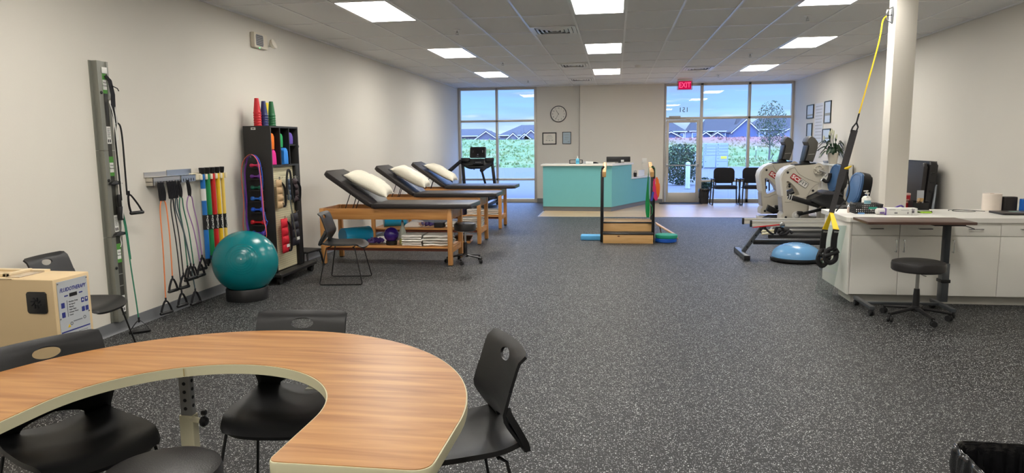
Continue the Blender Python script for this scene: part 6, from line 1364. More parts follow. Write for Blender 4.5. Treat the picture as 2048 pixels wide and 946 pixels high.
# ------------------------------------------------------------------ half-dome balance trainer, incline trainer
t = thing('balance_trainer', 'light blue half-dome balance trainer on a black base on the floor', 'balance trainer', (2.345, 9.47, 0))
MB().lathe([(0, .002), (.27, .002), (.318, .012), (.325, .03), (.322, .048), (.30, .056), (0, .056)], n=48).build('base_platform', M_BLACK, t)
MB().lathe([(.305, .056), (.303, .07)] + [(.302 * math.cos(a), .07 + .165 * math.sin(a)) for a in [PI / 2 * k / 16 for k in range(1, 16)]] + [(0, .235)], n=56).build('dome', mat('soft_blue_rubber', (106, 160, 208), .25), t)
m = MB()
for r in (.06, .11, .16): m.lathe([(r - .002, .0705 + .165 * math.sqrt(1 - (r / .302) ** 2)), (r, .0725 + .165 * math.sqrt(1 - (r / .302) ** 2)), (r + .002, .0695 + .165 * math.sqrt(1 - (r / .302) ** 2))], n=48)
m.build('dome_rings', mat('soft_blue_ring', (98, 150, 200), .3), t)
def gym():
    t = thing('incline_trainer', 'incline trainer with twin silver rails on a black frame', 'exercise machine', (2.4, 9.8, 0))
    M_RAILS = mat('silver_rail_paint', (206, 202, 192), .35, .3)
    a, b = P(1472, 499, Z=.03), P(1501, 523, Z=.03)
    MB().bar((1.715, 9.40, .035), (1.715, 10.2, .035), .07, .06, .006).build('floor_foot', M_DKMET, t, world=True)
    for y in (9.40, 10.2): MB().box((1.715, y, .035), (.076, .02, .066), 0, .004).build('foot_cap', M_BLACK, t, world=True)
    MB().bar((1.73, 9.8, .06), (1.99, 9.8, .44), .055, .055, .005, (0, 1, 0)).build('front_post', M_DKMET, t, world=True)
    for k in range(4): MB().cyl((1.776 + .055 * k, 9.765, .13 + .08 * k), (1.776 + .055 * k, 9.772, .13 + .08 * k), .011).build('adjust_hole', M_BLACK, t, world=True)
    MB().b2((1.86, 9.77, .165), (3.55, 9.83, .228), .004).build('base_beam', M_BLACKM, t, world=True)
    for y, xs in ((9.65, 1.795), (9.95, 1.745)):
        r = MB(); r.prism([(y - .018, .425), (y + .018, .425), (y + .018, .445), (y + .010, .448), (y + .010, .478), (y + .018, .482), (y + .018, .505), (y - .018, .505), (y - .018, .482), (y - .012, .478), (y - .012, .448), (y - .018, .445)], 3.5 - xs, Matrix(((0, 0, 1, xs), (1, 0, 0, 0), (0, 1, 0, 0), (0, 0, 0, 1)))); r.build('rail', M_RAILS, t, world=True)
        MB().b2((xs - .012, y - .021, .420), (xs + .012, y + .021, .508), .003).build('rail_cap', M_BLACK, t, world=True)
    MB().prism([(1.80, .405), (2.17, .448), (2.17, .462), (1.84, .424)], .004, Matrix(((1, 0, 0, 0), (0, 0, 1, 9.626), (0, 1, 0, 0), (0, 0, 0, 1)))).build('red_stripe', mat('red_decal', (196, 38, 40), .4), t, world=True)
    MB().lathe([(0, 0), (.035, 0), (.035, .012), (.02, .018), (0, .018)], (2.19, 9.632, .455), 24, Matrix.Rotation(PI / 2, 3, 'X')).build('pivot_bolt', M_CHROME, t, world=True)
    MB().bar((1.97, 9.66, .43), (1.97, 9.94, .43), .05, .04, .004).build('rail_tie', M_BLACKM, t, world=True)
    MB().tube(catmull([(1.99, 9.74, .40), (2.05, 9.70, .34), (2.10, 9.70, .315)], 4), .014, 10).build('pull_pin', M_BLACK, t, world=True)
    MB().b2((3.42, 9.74, .001), (3.56, 9.86, .52), .006).build('rear_tower', M_BLACKM, t, world=True)
gym()
t = thing('foot_platform', 'black cushioned board lying on the floor behind the incline trainer', 'platform', (2.95, 11.9, 0)); MB().prism([(2.45, 11.7), (3.45, 11.7), (3.45, 12.7), (2.72, 12.7)], .05, Matrix.Translation((0, 0, .001)), .006).build('board', mat('dark_grey_mat', (56, 56, 58), .6), t, world=True); MB().bar((2.45, 11.69, .06), (2.72, 12.69, .06), .03, .02).build('edge_trim', M_ALU, t, world=True)
t = thing('pull_bar', 'silver telescoping bar with black grips lying on the black board', 'bar', (2.9, 11.8, .08)); MB().tube([(2.78, 11.85, .10), (3.5, 11.88, .10)], .032, 16).build('tube', M_STEEL, t, world=True); MB().tube([(2.62, 11.83, .10), (2.80, 11.85, .10)], .045, 16).build('black_grip', M_RUBBER, t, world=True)
t = thing('handle_set', 'pair of cream striped grips and black webbing on the board', 'handles', (2.5, 11.75, .06))
for k in range(2): MB().tube([(2.33, 11.60 + .03 * k, .075 + .04 * k), (2.53, 11.62 + .03 * k, .095 + .035 * k)], .018, 10).build('grip', M_CREAM, t, world=True)
MB().tube(catmull([(2.53, 11.62, .08), (2.56, 11.60, .18), (2.62, 11.58, .19), (2.66, 11.60, .12), (2.60, 11.56, .07), (2.70, 11.6, .08), (2.76, 11.62, .12), (2.80, 11.6, .09)], 6), .022, 10).build('webbing', M_DARKFAB, t, world=True)
MB().lathe([(.03, -.02), (.05, -.018), (.05, .018), (.03, .02), (.03, -.02)], (2.37, 11.74, .11), 20, Matrix.Rotation(PI / 2, 3, 'X')).build('pulley', M_BLACK, t, world=True)

# ------------------------------------------------------------------ two recumbent steppers
M_SHELL = mat('warm_grey_shell', (196, 190, 176), .4); M_SHELLE = mat('pale_grey_edge', (214, 212, 206), .4)
def stepper():
    Y = 13.2; th = .34
    def W(pl, dx=0): 
        out = []
        for cx, cy in pl:
            q = P(1500 + cx / 5.255, 300 + cy / 5.255, Y=Y); out.append((q.x, q.z))
        return out
    MY = lambda y: Matrix(((1, 0, 0, 0), (0, 0, 1, y), (0, 1, 0, 0), (0, 0, 0, 1)))
    org = P(1565, 437, Y=Y); bx = org.x
    t = thing('recumbent_stepper', '', 'exercise machine', (bx, Y, 0))
    body = [(315, 295), (330, 255), (365, 210), (410, 182), (470, 165), (600, 158), (700, 148), (715, 132), (745, 142), (785, 175), (792, 255), (760, 285), (725, 350), (708, 430), (670, 455), (610, 480), (592, 495)]
    low = [(612, 592), (575, 680), (552, 740), (330, 740), (330, 690), (352, 655), (338, 480)]
    hole = [(378, 335), (400, 325), (430, 345), (470, 385), (505, 430), (520, 470), (470, 490), (405, 512), (388, 490)]
    MB().prism(W(body + low), th, MY(Y), holes=[W(hole)]).build('shell', M_SHELL, t, world=True)
    m = MB(); edge = [(338, 480), (318, 305), (332, 258), (366, 214), (411, 186), (470, 170)]
    pts = W(edge); m.strip([(x, Y + th / 2, z) for x, z in pts], (0, 1, 0), th + .03, .035); m.build('front_edge', M_SHELLE, t, world=True)
    m = MB(); pts = W([(470, 160), (600, 152), (700, 143)]); m.strip([(x, Y + th / 2, z + .006) for x, z in pts], (0, 1, 0), th * .8, .012); m.build('top_seam', M_BLACK, t, world=True)
    pts = W([(345, 500), (352, 650)]); MB().strip([(x, Y + th / 2, z) for x, z in pts], (0, 1, 0), th * .9, .04).build('front_tube', M_ALU, t, world=True)
    sm = MB(); c = W([(470, 190), (520, 250), (600, 300), (700, 345), (640, 400), (600, 470)])
    for k, pl in enumerate(([(470, 178), (505, 240), (570, 285), (650, 320), (725, 345)], [(725, 345), (665, 385), (625, 440), (605, 480)], [(365, 545), (420, 545), (480, 520), (590, 498)])):
        pts = W(pl); sm.tube(catmull([(x, Y - .001, z) for x, z in pts], 5), .006, 6)
    sm.build('moulded_line', mat('shell_groove', (168, 162, 150), .5), t, world=True)
    # logo plate along the slanted arm
    a, b, c_ = P(1500 + 438 / 5.255, 300 + 268 / 5.255, Y=Y), P(1500 + 600 / 5.255, 300 + 378 / 5.255, Y=Y), P(1500 + 425 / 5.255, 300 + 290 / 5.255, Y=Y)
    dirx = (b - a).normalized(); ln = (b - a).length * 1.03; F = frame((a + b) / 2 + Vector((0, -.003, 0)), dirx, Vector((-dirx.z, 0, dirx.x)))
    lp = MB().prism(rrect(ln, .105, .02), .003, F).build('logo_plate', M_INK, t, world=True)
    MB().prism(rrect(ln - .012, .093, .015), .0035, F).build('logo_field', M_SHELLE, lp, world=True)
    MB().prism(rrect(ln * .5, .093, .01), .0042, F @ Matrix.Translation((-ln * .235, 0, 0))).build('logo_red', mat('logo_red', (186, 40, 44), .4), lp, world=True)
    text('logo_letters', 'SCI', .088, F @ Matrix.Translation((-ln * .225, -.002, .0045)), M_WHITEP, lp, world=True, sx=1.25, off=.003)
    text('logo_letters', 'FIT', .088, F @ Matrix.Translation((ln * .24, -.002, .0045)), M_INK, lp, world=True, sx=1.3)
    for cx, cy in ((398, 237), (755, 187), (662, 428), (415, 363), (376, 708)):
        q = P(1500 + cx / 5.255, 300 + cy / 5.255, Y=Y); MB().lathe([(0, 0), (.022, 0), (.02, .004), (0, .005)], (q.x, Y - .0005, q.z), 18, Matrix.Rotation(PI / 2, 3, 'X')).build('bolt_cap', M_BLACK, t, world=True)
    q = P(1500 + 718 / 5.255, 300 + 208 / 5.255, Y=Y); MB().lathe([(.085, 0), (.085, .03), (.07, .034), (.06, .02), (.045, .022), (.04, .05), (0, .055)], (q.x, Y - .0005, q.z), 28, Matrix.Rotation(PI / 2, 3, 'X')).build('arm_crank_hub', M_SHELL, t, world=True)
    m = MB(); 
    for k in range(5): m.ball((q.x + .072 * math.cos(k * 1.2566 + .4), Y - .03, q.z + .072 * math.sin(k * 1.2566 + .4)), .02)
    m.build('hub_lobes', M_SHELL, t, world=True)
    g0 = P(1650, 355, Y=Y); MB().tube(catmull([(q.x, Y - .05, q.z), (q.x + .12, Y - .07, q.z - .06), (g0.x - .02, Y - .08, g0.z + .02)], 5), .016, 10).build('crank_arm', M_ALU, t, world=True)
    MB().tube(catmull([(g0.x - .06, Y - .08, g0.z - .03), (g0.x + .01, Y - .09, g0.z - .07), (g0.x + .05, Y - .08, g0.z), (g0.x + .06, Y - .08, g0.z + .08)], 5), .03, 12).build('hand_grip', M_RUBBER, t, world=True)
    p = P(1500 + 487 / 5.255, 300 + 690 / 5.255, Y=Y); MB().lathe([(0, 0), (.075, 0), (.08, .01), (.08, .03), (.06, .036), (.05, .03), (.03, .05), (0, .055)], (p.x, Y - .0005, p.z), 28, Matrix.Rotation(PI / 2, 3, 'X')).build('pedal_crank_hub', M_SHELLE, t, world=True)
    return t, Y, bx
st, SY, sbx = stepper()
def stepper_head(t, Y):
    pl = [(1614, 284), (1617, 277), (1623, 272), (1630, 276), (1636.5, 285), (1635, 297), (1630, 312), (1626, 324), (1612, 321), (1616, 306), (1620, 292)]
    pts = [P(x, y, Y=Y) for x, y in pl]; MB().prism([(q.x, q.z) for q in pts], .36, Matrix(((1, 0, 0, 0), (0, 0, 1, Y - .01), (0, 1, 0, 0), (0, 0, 0, 1))), .012).build('console', mat('console_grey', (78, 76, 72), .45), t, world=True)
    q0, q1 = P(1620, 291, Y=Y), P(1608, 322, Y=Y); MB().bar(q0 + Vector((-.02, .17, 0)), q1 + Vector((.02, .17, 0)), .30, .03, .006, (1, 0, .4)).build('screen_bezel', M_BLACK, t, world=True)
    a, b = P(1615, 322, Y=Y), P(1612, 333, Y=Y); MB().prism([(a.x - .08, a.z), (a.x + .05, a.z), (b.x + .14, b.z - .03), (b.x - .07, b.z - .03)], .16, Matrix(((1, 0, 0, 0), (0, 0, 1, Y + .09), (0, 1, 0, 0), (0, 0, 0, 1))), .01).build('console_neck', M_BLACK, t, world=True)
    m = MB(); s0, s1 = P(1616, 309, Y=Y), P(1629, 308, Y=Y); m.tube([(s0.x, Y - .012, s0.z), (s1.x, Y - .012, s1.z)], .004, 6); m.build('console_seam', M_ALU, t, world=True)
stepper_head(st, SY)
def stepper_seat(t, Y):
    pz = lambda x, y: (lambda q: (q.x, q.z))(P(x, y, Y=Y))
    MYY = lambda y: Matrix(((1, 0, 0, 0), (0, 0, 1, y), (0, 1, 0, 0), (0, 0, 0, 1)))
    MB().prism([pz(*q) for q in ((1613, 396), (1622, 391), (1632, 386), (1655, 387), (1673, 389), (1676, 400), (1690, 424), (1655, 416), (1625, 406), (1612, 401))], .42, MYY(Y - .34), .02).build('seat_base', M_BLACK, t, world=True)
    MB().prism([pz(*q) for q in ((1632, 383), (1645, 379.5), (1668, 382), (1674, 388), (1632, 387))], .44, MYY(Y - .35), .015).build('seat_cushion', mat('charcoal_seat_vinyl', (66, 66, 72), .4), t, world=True)
    a, b = P(1577, 393, Y=Y - .3), P(1640, 412, Y=Y - .3); MB().bar(a + Vector((0, .02, -.005)), b + Vector((0, .02, 0)), .07, .09, .02, (0, 0, 1)).build('seat_rail', M_BLACK, t, world=True)
    for k in range(2): MB().bar(a + Vector((.01 + .035 * k, .018, -.008 - .008 * k)), a + Vector((.022 + .035 * k, .018, -.011 - .008 * k)), .074, .094, .02, (0, 0, 1)).build('grip_stripe', M_LABELW, t, world=True)
    return None
stepper_seat(st, SY)
M_SEATB = mat('steel_blue_vinyl', (70, 106, 150), .35, bump=.1, bscale=200)
def seat_back(t, Y, front, back, name='backrest', w=.40, y0=None):
    """A padded back: blue cushion in front of a black shell, seen from the side; front and back are pixel outlines at Y."""
    pz = lambda x, y: (lambda q: (q.x, q.z))(P(x, y, Y=Y)); y0 = Y - .2 if y0 is None else y0
    MYY = Matrix(((1, 0, 0, 0), (0, 0, 1, y0), (0, 1, 0, 0), (0, 0, 0, 1)))
    MB().prism([pz(*q) for q in back], w, MYY, .03, 3).build('back_shell', M_BLACK, t, world=True)
    MYY = Matrix(((1, 0, 0, 0), (0, 0, 1, y0 + .02), (0, 1, 0, 0), (0, 0, 0, 1)))
    MB().prism([pz(*q) for q in front], w - .04, MYY, .03, 3).build(name, M_SEATB, t, world=True)
def padded_back(t, Y, c, top, bot, wpx, yaw):
    """A rounded padded back seen three-quarter: top/bottom pixel points of its centre line, width in metres, turned by yaw."""
    p0, p1 = P(*bot, Y=Y), P(*top, Y=Y); up = (p1 - p0).normalized(); h = (p1 - p0).length
    x = Vector((math.cos(yaw), math.sin(yaw), 0)); F = frame((p0 + p1) / 2, x, up)
    out = [(wpx / 2 * (.72 + .28 * math.sin(PI * (.18 + .64 * k / 20))) * s, 0) for k in range(1) for s in (1,)]
    pl = [(wpx / 2 * math.copysign(abs(math.cos(a)) ** .62, math.cos(a)) * (1.0 - .10 * math.sin(a)), h / 2 * math.copysign(abs(math.sin(a)) ** .7, math.sin(a))) for a in [2 * PI * k / 40 for k in range(40)]]
    MB().prism(pl, .13, F @ Matrix.Translation((0, 0, -.09)), .028, 3).build('back_shell', M_BLACK, t, world=True)
    MB().prism([(a * .95, b * .96) for a, b in pl], .05, F @ Matrix.Translation((0, 0, .022)), .02, 3).build('back_cushion', M_SEATB, t, world=True)
    m = MB(); m.tube([tuple(F @ Vector((a * .78, b * .82, .073))) for a, b in pl], .004, 6, True); m.build('cushion_piping', mat('blue_piping', (54, 84, 124), .4), t, world=True)
    return F, h
padded_back(st, SY - .12, None, (1681, 328), (1669, 384), .36, math.radians(-78))
q0, q1 = P(1684, 345, Y=SY + .0), P(1676, 422, Y=SY + .0); MB().bar(q0, q1, .10, .12, .02).build('back_post', M_BLACKM, st, world=True)
MB().bar(P(1672, 383, Y=SY - .2), P(1667, 388, Y=SY - .2), .03, .05, .004).build('chrome_bracket', M_CHROME, st, world=True)
m = MB(); a, b = P(1597, 429, Y=SY - .1), P(1652, 417, Y=SY - .1); m.bar(a, b, .05, .05, .008); m.build('pedal_link', M_BLACKM, st, world=True); MB().b2((a.x - .02, SY - .14, .30), (a.x + .07, SY - .04, a.z), .01).build('link_foot', M_BLACK, st, world=True)
q = P(1653, 430, Y=SY); MB().b2((q.x - .12, SY - .05, .001), (q.x + .12, SY + .2, q.z + .16), .01).build('seat_pedestal', M_SHELL, st, world=True)
MB().b2((sbx - .05, SY + .02, .001), (sbx + 1.1, SY + .32, .07), .01).build('base_frame', M_SHELL, st, world=True)
pq = P(1500 + 218 / 5.255, 300 + 640 / 5.255, Y=14.4); 
st['label'] = 'nearer grey recumbent stepper with red logo plate and blue back cushion'; st['group'] = 'grey recumbent steppers by the right wall'
dx = P(1519, 344, Y=14.4).x - P(1560, 355, Y=13.2).x
s2 = dup(st, (sbx + dx, 14.4, 0), 0, 'farther grey recumbent stepper standing before the right window')
for o in [o for o in C.objects if o.parent == s2 and o.name.split('.')[0] in ('back_shell', 'back_cushion', 'cushion_piping', 'back_post', 'seat_rail', 'grip_stripe', 'chrome_bracket')]: bpy.data.objects.remove(o)
c = P(1545, 421, Y=14.25); MB().prism([(-.12, -.02), (.02, -.06), (.14, .0), (.05, .05), (-.10, .10)], .14, frame((c.x, 14.32, c.z), (1, 0, -.15), (0, 0, 1)), .012).build('pedal', M_BLACK, s2, world=True)
c = P(1536, 434, Y=14.2); MB().prism([(-.02, 0), (.50, 0), (.34, .11), (.18, .11)], .34, Matrix(((1, 0, 0, c.x - .16), (0, 0, 1, 13.98), (0, 1, 0, .002), (0, 0, 0, 1))), .01).build('step_pad', M_RUBBER, s2, world=True)
# the third seat, behind the worktop
t = thing('seated_exercise_machine', 'blue padded seat of a black exercise machine just behind the worktop', 'exercise machine', P(1712, 420, Y=11.0) - Vector((0, 0, P(1712, 420, Y=11.0).z)))
F, h = padded_back(t, 11.0, None, (1726, 345), (1708, 409), .36, math.radians(-78))
a, b = P(1675, 414, Y=11.1), P(1738, 415, Y=11.1); MB().prism(rrect(.50, .42, .06), .07, Matrix.Translation(((a.x + b.x) / 2, 11.15, a.z - .06)), .02, 3).build('seat_cushion', M_BLACK, t, world=True)
q = P(1704, 408, Y=10.95); MB().bar(q + Vector((0, 0, .03)), q + Vector((-.05, -.02, -.05)), .05, .03, .004).build('chrome_bracket', M_CHROME, t, world=True)
x_ = (a.x + b.x) / 2; MB().b2((x_ - .06, 11.05, .001), (x_ + .06, 11.25, a.z - .06), .01).build('pedestal', M_BLACKM, t, world=True); MB().b2((x_ - .3, 11.0, .001), (x_ + .3, 11.3, .05), .01).build('base_plate', M_BLACKM, t, world=True)
MB().tube(catmull([P(1736, 362, Y=11.1), P(1739, 370, Y=11.1), P(1735, 376, Y=11.1), P(1728, 376, Y=11.1)], 4), .008, 8).build('adjust_handle', M_BLACKM, t, world=True)

# ------------------------------------------------------------------ right wall: white shelf with plant, folded table
t = thing('bookcase', 'low white open shelf unit along the right wall under the framed prints', 'shelf unit', (4.2, 14.5, 0)); x0, x1, y0, y1, z1 = 4.06, 4.345, 13.75, 15.6, 1.10
for nm, a, b in (('top_board', (x0, y0, z1 - .025), (x1, y1, z1)), ('bottom_board', (x0, y0, .06), (x1, y1, .085)), ('shelf_board', (x0, y0, .42), (x1, y1, .44)), ('shelf_board', (x0, y0, .75), (x1, y1, .77)), ('back_board', (x1 - .012, y0, .06), (x1, y1, z1)), ('plinth', (x0 + .02, y0, .001), (x1, y1, .06))): MB().b2(a, b, .001).build(nm, M_WCAB, t, world=True)
for k in range(5): MB().b2((x0, y0 + (y1 - y0 - .02) * k / 4, .06), (x1, y0 + (y1 - y0 - .02) * k / 4 + .02, z1 - .025)).build('upright', M_WCAB, t, world=True)
pc = P(1665.5, 322, X=4.18); py = pc.y
t = thing('potted_plant', 'leafy plant with white blooms in a cream pot on the white shelf', 'plant', (4.18, py, z1 + .001))
MB().lathe([(0, 0), (.068, 0), (.075, .01), (.105, .19), (.108, .21), (.098, .21), (.094, .19), (0, .17)], n=28).build('pot', mat('cream_ceramic', (226, 220, 206), .3), t)
MB().lathe([(0, .172), (.092, .178), (0, .185)], n=20).build('soil', mat('potting_soil', (44, 34, 28), .95, bump=.5), t)
M_LEAF = mat('dark_glossy_leaf', (28, 58, 30), .35, var=.2); rr = random.Random(12)
for k in range(34):
    a = rr.uniform(0, 2 * PI); up = rr.uniform(.06, .26); out = rr.uniform(.10, .25) if k > 6 else rr.uniform(.02, .08); ln = rr.uniform(.12, .2); d = Vector((math.cos(a), math.sin(a), 0))
    if d.x > .3: out = min(out, .12)
    base = Vector((0, 0, .18)) + d * .03; mid = base + d * out * .6 + Vector((0, 0, up)); tip = mid + d * out * .8 + Vector((0, 0, -rr.uniform(.03, .16)))
    n_ = Vector((-d.y, d.x, 0)); cr = catmull([base, mid, (mid + tip) / 2 + Vector((0, 0, .02)), tip], 5); m = MB(); L_ = len(cr) - 1
    m.tube(cr[:6], .003, 5)
    m.shell(lambda u, v: tuple(cr[min(L_, int(5 + u * (L_ - 5)))] + n_ * ((v * 2 - 1) * .034 * math.sin(PI * min(1, u * .96 + .02)) ** .8) + Vector((0, 0, .012 * (abs(v * 2 - 1))))), L_ - 5, 2, .001); m.build('leaf', M_LEAF, t)
M_BLOOM = mat('white_spathe', (226, 228, 200), .5); M_BUD = mat('dark_bloom', (36, 60, 40), .5)
for k in range(9):
    a = rr.uniform(0, 2 * PI); d = Vector((min(.6, math.cos(a)), math.sin(a), 0)); top = Vector((0, 0, rr.uniform(.42, .60))) + d * rr.uniform(.06, .19)
    s_ = MB().tube(catmull([Vector((0, 0, .18)), Vector((0, 0, .34)) + d * .04, top], 4), .0035, 6).build('flower_stem', M_LEAF, t)
    MB().ball(top + Vector((0, 0, .04)), .05, (.36, .36, 1.0), 12, 8).build('bloom', M_BLOOM if k % 3 else M_BUD, s_)
tag(MB().lathe([(0, 0), (.04, 0), (.06, .05), (.055, .05), (.037, .006), (0, .006)], (4.15, P(1652, 322, X=4.15).y, z1 + .001), 20).build('glass_dish', mat('grey_glass', (150, 160, 180), .1)), 'small grey glass dish on the white shelf left of the plant', 'dish')
t = thing('folding_table', 'black folded treatment table leaning upright on the right wall behind the column', 'folding table', (4.25, 10.6, 0))
MB().prism(rrect(.88, 1.05, .05), .10, frame((4.235, 10.55, .735), (0, -1, 0), (.06, 0, 1)), .03, 3).build('padded_top', M_VINYL, t, world=True)
MB().prism(rrect(.86, 1.03, .05), .05, frame((4.12, 10.57, .725), (0, -1, 0), (.06, 0, 1)), .02, 3).build('folded_half', M_VINYLD, t, world=True)
for y, py_ in ((10.12, 9.94), (10.95, 10.8)): MB().bar((4.26, y, .95), (4.12, py_, .01), .03, .03, .004).build('leg', M_DKMET, t, world=True)
m = MB()
for k in range(3): m.box((4.20, 10.105, 1.1 - .12 * k), (.05, .014, .03), 0, .004)
m.build('latch', M_BLACK, t, world=True)
# ------------------------------------------------------------------ beyond the glass
M_ROOF = mat('slate_shingle', (64, 58, 54), .9, var=.12, vscale=1.5); M_TRIM = mat('white_house_trim', (232, 234, 238), .7)
def house(label, px0, px1, ridge, eave, wallcol, Y=106.0, dep=9.0, wins=(), gables=(), hip=0.0, name='house'):
    """A long house whose ridge runs along the street: pixel columns px0..px1, pixel rows of ridge and eave."""
    a, b = P(px0, eave, Y=Y), P(px1, eave, Y=Y); zr = P((px0 + px1) / 2, ridge, Y=Y + dep / 2).z; ze = (a.z + b.z) / 2; x0, x1 = a.x, b.x
    t = thing(name, label, 'house', ((x0 + x1) / 2, Y + dep / 2, .3)); wm = mat('siding_' + str(int(px0)), wallcol, .8)
    MB().b2((x0 + .3, Y, .2), (x1 - .3, Y + dep, ze)).build('wall', wm, t, world=True)
    m = MB(); o = .4; r0, r1 = x0 + hip, x1 - hip
    m._new([(x0, Y - o, ze), (x1, Y - o, ze), (x1, Y + dep + o, ze), (x0, Y + dep + o, ze), (r0, Y + dep / 2, zr), (r1, Y + dep / 2, zr)], [(0, 1, 5, 4), (2, 3, 4, 5), (0, 4, 3), (1, 2, 5), (0, 3, 2, 1)]); m.build('roof', M_ROOF, t, world=True)
    MB().b2((x0, Y - o - .06, ze - .1), (x1, Y - o, ze + .02)).build('fascia', M_TRIM, t, world=True)
    for wx, wy0, wy1, w in wins:
        c = P(wx, wy0, Y=Y); c1 = P(wx, wy1, Y=Y); f = MB().b2((c.x - w / 2, Y - .08, c1.z), (c.x + w / 2, Y + .02, c.z)).build('window', M_TRIM, t, world=True)
        MB().b2((c.x - w / 2 + .12, Y - .1, c1.z + .12), (c.x + w / 2 - .12, Y - .075, c.z - .12)).build('pane', mat('house_pane', (120, 140, 170), .2), f, world=True)
    for gx, gw, gy, gb in gables:
        q = P(gx, gy, Y=Y - 1.6); lz = P(gx, gb, Y=Y - 1.6).z; wq = gw
        g = MB().prism([(q.x - wq, lz), (q.x - wq, .2), (q.x + wq, .2), (q.x + wq, lz), (q.x, q.z - .15)][::-1], 3.4, Matrix(((1, 0, 0, 0), (0, 0, 1, Y - 1.5), (0, 1, 0, 0), (0, 0, 0, 1)))).build('gable_wing', wm, t, world=True)
        m = MB(); s = [(q.x - wq - .3, lz - .2), (q.x, q.z), (q.x + wq + .3, lz - .2), (q.x + wq + .3, lz - .32), (q.x, q.z - .14), (q.x - wq - .3, lz - .32)]
        m.prism(s, .15, Matrix(((1, 0, 0, 0), (0, 0, 1, Y - 1.75), (0, 1, 0, 0), (0, 0, 0, 1)))); m.build('gable_trim', M_TRIM, g, world=True)
        m = MB(); s2 = [(x, z + .12) for x, z in s[:3]] + [(x, z + .14) for x, z in s[3:]]; m.prism(s2, 5.0, Matrix(((1, 0, 0, 0), (0, 0, 1, Y - 1.7), (0, 1, 0, 0), (0, 0, 0, 1)))); m.build('gable_roof', M_ROOF, g, world=True)
    return t
house('slate-roofed house far off in the left pane of the left window', 870, 990, 258, 272, (108, 109, 116), Y=112, hip=2.5, gables=((972, 1.6, 262, 276),))
house('house with white gable trims in the right pane of the left window', 996, 1110, 250, 270, (120, 123, 129), Y=106, hip=3.0, gables=((1026, 1.15, 266, 280), (1049, 1.2, 267, 280), (1062, 1.0, 260, 272)))
house('house behind the entrance door with dark low roof', 1300, 1374, 243, 263, (86, 99, 123), Y=104, hip=2.0, wins=((1352, 266, 276, 1.2), (1362, 266, 276, .9)), gables=((1342, 1.3, 263, 272),))
house('small house seen through the right edge of the door pane', 1378, 1404, 239, 262, (108, 117, 136), Y=124, hip=1.0, wins=((1391, 265, 276, 1.2),))
house('long blue-grey house with white windows in the middle pane', 1406, 1496, 238, 262, (80, 96, 129), Y=104, hip=0.8, wins=((1446, 263, 277, .75), (1468, 263, 277, .75)), gables=((1435, .95, 264, 273), (1412, .9, 264, 273)))
house('pale house with big slate roof behind the young tree', 1499, 1640, 233, 258, (126, 133, 145), Y=118, hip=2.6, wins=((1510, 263, 273, 1.0), (1524, 263, 273, 1.0)), gables=((1584, 1.9, 254, 266),))
house('house with steep white-trimmed gable left of the young tree', 1474, 1500, 236, 262, (90, 105, 136), Y=97, dep=4, hip=.2, gables=((1493, 1.6, 238, 262),))

M_BARK = mat('grey_bark', (104, 98, 92), .9, var=.2); M_LEAFG = mat('sage_green_leaves', (76, 84, 58), .8, var=.25, vscale=.9)
def leaf_cloud(n, center, rad, seed, size, keep=lambda p: True):
    rr = random.Random(seed); m = MB(); c = Vector(center); k = 0
    while k < n:
        v = Vector((rr.uniform(-1, 1), rr.uniform(-1, 1), rr.uniform(-1, 1)))
        if v.length > 1 or v.length < rr.random() * .55 or not keep(v): continue
        p = c + Vector((v.x * rad[0], v.y * rad[1], v.z * rad[2])); s = size * rr.uniform(.6, 1.3)
        a = Vector((rr.gauss(0, 1), rr.gauss(0, 1), rr.gauss(0, 1))).normalized(); b = a.orthogonal().normalized(); b = (b * math.cos(k) + a.cross(b) * math.sin(k))
        m._new([p - a * s * .5, p + b * s * .28, p + a * s * .5, p - b * s * .28], [(0, 1, 2, 3)]); k += 1
    return m
tb = P(1537, 329, Z=-.05)
t = thing('young_tree', 'young airy street tree seen through the right window pane', 'tree', tb)
tr_ = MB().tube(catmull([(0, 0, 0), (.04, 0, 1.0), (.02, .05, 2.0), (.08, 0, 3.3), (.1, .1, 4.2)], 5), [.07] * 5 + [.055] * 5 + [.04] * 5 + [.02] * 6, 8).build('trunk', M_BARK, t)
rr = random.Random(5); m = MB()
for k in range(16):
    a = rr.uniform(0, 2 * PI); z = rr.uniform(1.3, 3.4); d = Vector((math.cos(a), math.sin(a), 0)); l = rr.uniform(.5, 1.0)
    m.tube([(0.04, 0, z), tuple(Vector((.04, 0, z)) + d * l * .5 + Vector((0, 0, .3 * l))), tuple(Vector((.04, 0, z)) + d * l + Vector((0, 0, .75 * l)))], [.022, .015, .006], 6)
m.build('branches', M_BARK, t); leaf_cloud(1500, (.08, 0, 2.75), (1.05, .95, 1.6), 8, .13).build('foliage', M_LEAFG, t, fix=False)
for k, (a, b) in enumerate((((1546, 309), (1537, 328)), ((1566, 303), (1555, 325)))):
    q, w = P(*b, Z=-.04), P(*a, Y=P(*b, Z=-.04).y); MB().cyl(q, w, .03, n=8).build('support_stake', mat('dark_stake', (70, 72, 80), .8), t, world=True)
def shrub(label, px, py, h, w, seed, n):
    b = P(px, py, Z=-.03); t = thing('leafy_shrub', label, 'shrub', b)
    leaf_cloud(n, (0, 0, h * .5), (w / 2, w * .35, h * .52), seed, .09).build('foliage', mat('glossy_shrub_leaf_%d' % seed, (54, 70, 40), .5, var=.3), t, fix=False)
    m = MB(); r = random.Random(seed)
    for k in range(7): m.tube([(r.uniform(-.15, .15), r.uniform(-.1, .1), 0), (r.uniform(-.6, .6) * w * .5, r.uniform(-.2, .2), h * .8)], [.018, .006], 6)
    m.build('stems', M_BARK, t)
shrub('dense glossy shrub outside the entrance door', 1361, 370, 1.5, 1.6, 3, 3600)
shrub('low shrub outside beside the door frame behind the small bin', 1409, 384, .45, .5, 6, 700)
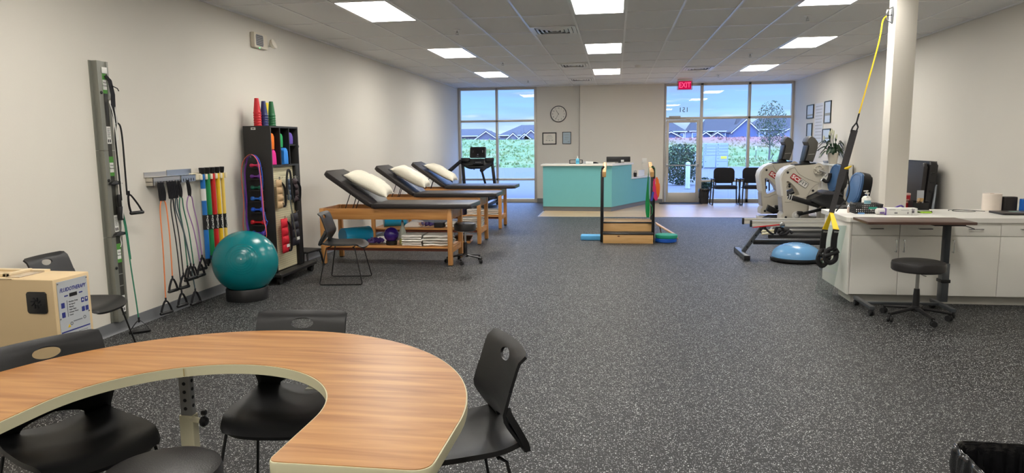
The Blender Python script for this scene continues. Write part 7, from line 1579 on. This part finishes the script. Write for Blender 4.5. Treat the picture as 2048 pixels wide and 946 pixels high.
b = P(1375, 378, Z=-.03); t = thing('bollard', 'pale steel bollard outside the entrance door', 'bollard', b); MB().lathe([(.075, 0), (.075, .86), (.06, .90), (0, .92)], n=20).build('post', mat('pale_bollard_paint', (200, 206, 214), .5), t); MB().lathe([(.11, 0), (.11, .02), (.076, .025)], n=20).build('base_flange', M_STEEL, t)
b = P(1389.5, 352, Z=-.03); t = thing('bollard', 'second pale bollard farther out, half hidden by the door stile', 'bollard', b); MB().lathe([(.09, 0), (.09, .98), (.07, 1.02), (0, 1.04)], n=20).build('post', mat('white_bollard_paint', (206, 210, 216), .5), t)
a, c = P(1406.6, 338, Y=43), P(1457, 286, Y=43)
t = thing('mailbox_cluster', 'large grey cluster mailbox with yellow label outside the window', 'mailbox', ((a.x + c.x) / 2, 43, -.03)); M_MB = mat('mailbox_grey', (150, 156, 166), .5, .2)
MB().b2((a.x, 43, .02), (c.x, 43.45, c.z), .02).build('cabinet', M_MB, t, world=True); MB().b2((a.x + .1, 43.05, -.03), (c.x - .1, 43.4, .03)).build('pedestal', M_MB, t, world=True)
xm = (a.x + c.x) / 2; H = c.z - .02
for x0, x1, rows in ((a.x, xm, [(0, .50), (.50, .64), (.64, .76), (.76, .88), (.88, 1)]), (xm, c.x, [(0, .25), (.25, .50), (.50, .64), (.64, .76), (.76, .88), (.88, 1)])):
    for r0, r1 in rows:
        d = MB().b2((x0 + .03, 42.98, .02 + H * r0 + .012), (x1 - .03, 43.0, .02 + H * r1 - .012)).build('mail_door', mat('mailbox_door', (166, 172, 182), .45, .2), t, world=True)
        MB().lathe([(.02, 0), (.018, .01), (0, .012)], (x0 + .12, 42.98, .02 + H * (r0 + r1) / 2), 10, Matrix.Rotation(PI / 2, 3, 'X')).build('lock', M_INK, d, world=True)
MB().b2((xm + .28, 42.965, .02 + H * .36), (xm + .62, 42.975, .02 + H * .47)).build('yellow_label', mat('yellow_sticker', (226, 206, 60), .5), t, world=True)
b = P(1511, 328, Z=-.04); t = thing('sign_post', 'thin roadside post with small pale sign in the right window', 'sign', b); MB().cyl((0, 0, 0), (0, 0, 1.15), .022, n=8).build('post', M_BARK, t); MB().b2((-.07, -.02, .95), (.07, .01, 1.25), .005).build('sign_plate', M_TRIM, t)
# sidewalk strip and verge by the tree
struct(MB().b2((13.0, 50.5, -.05), (34, 52.5, .02)).build('path_outside', mat('pale_sidewalk', (158, 156, 158), .85)))
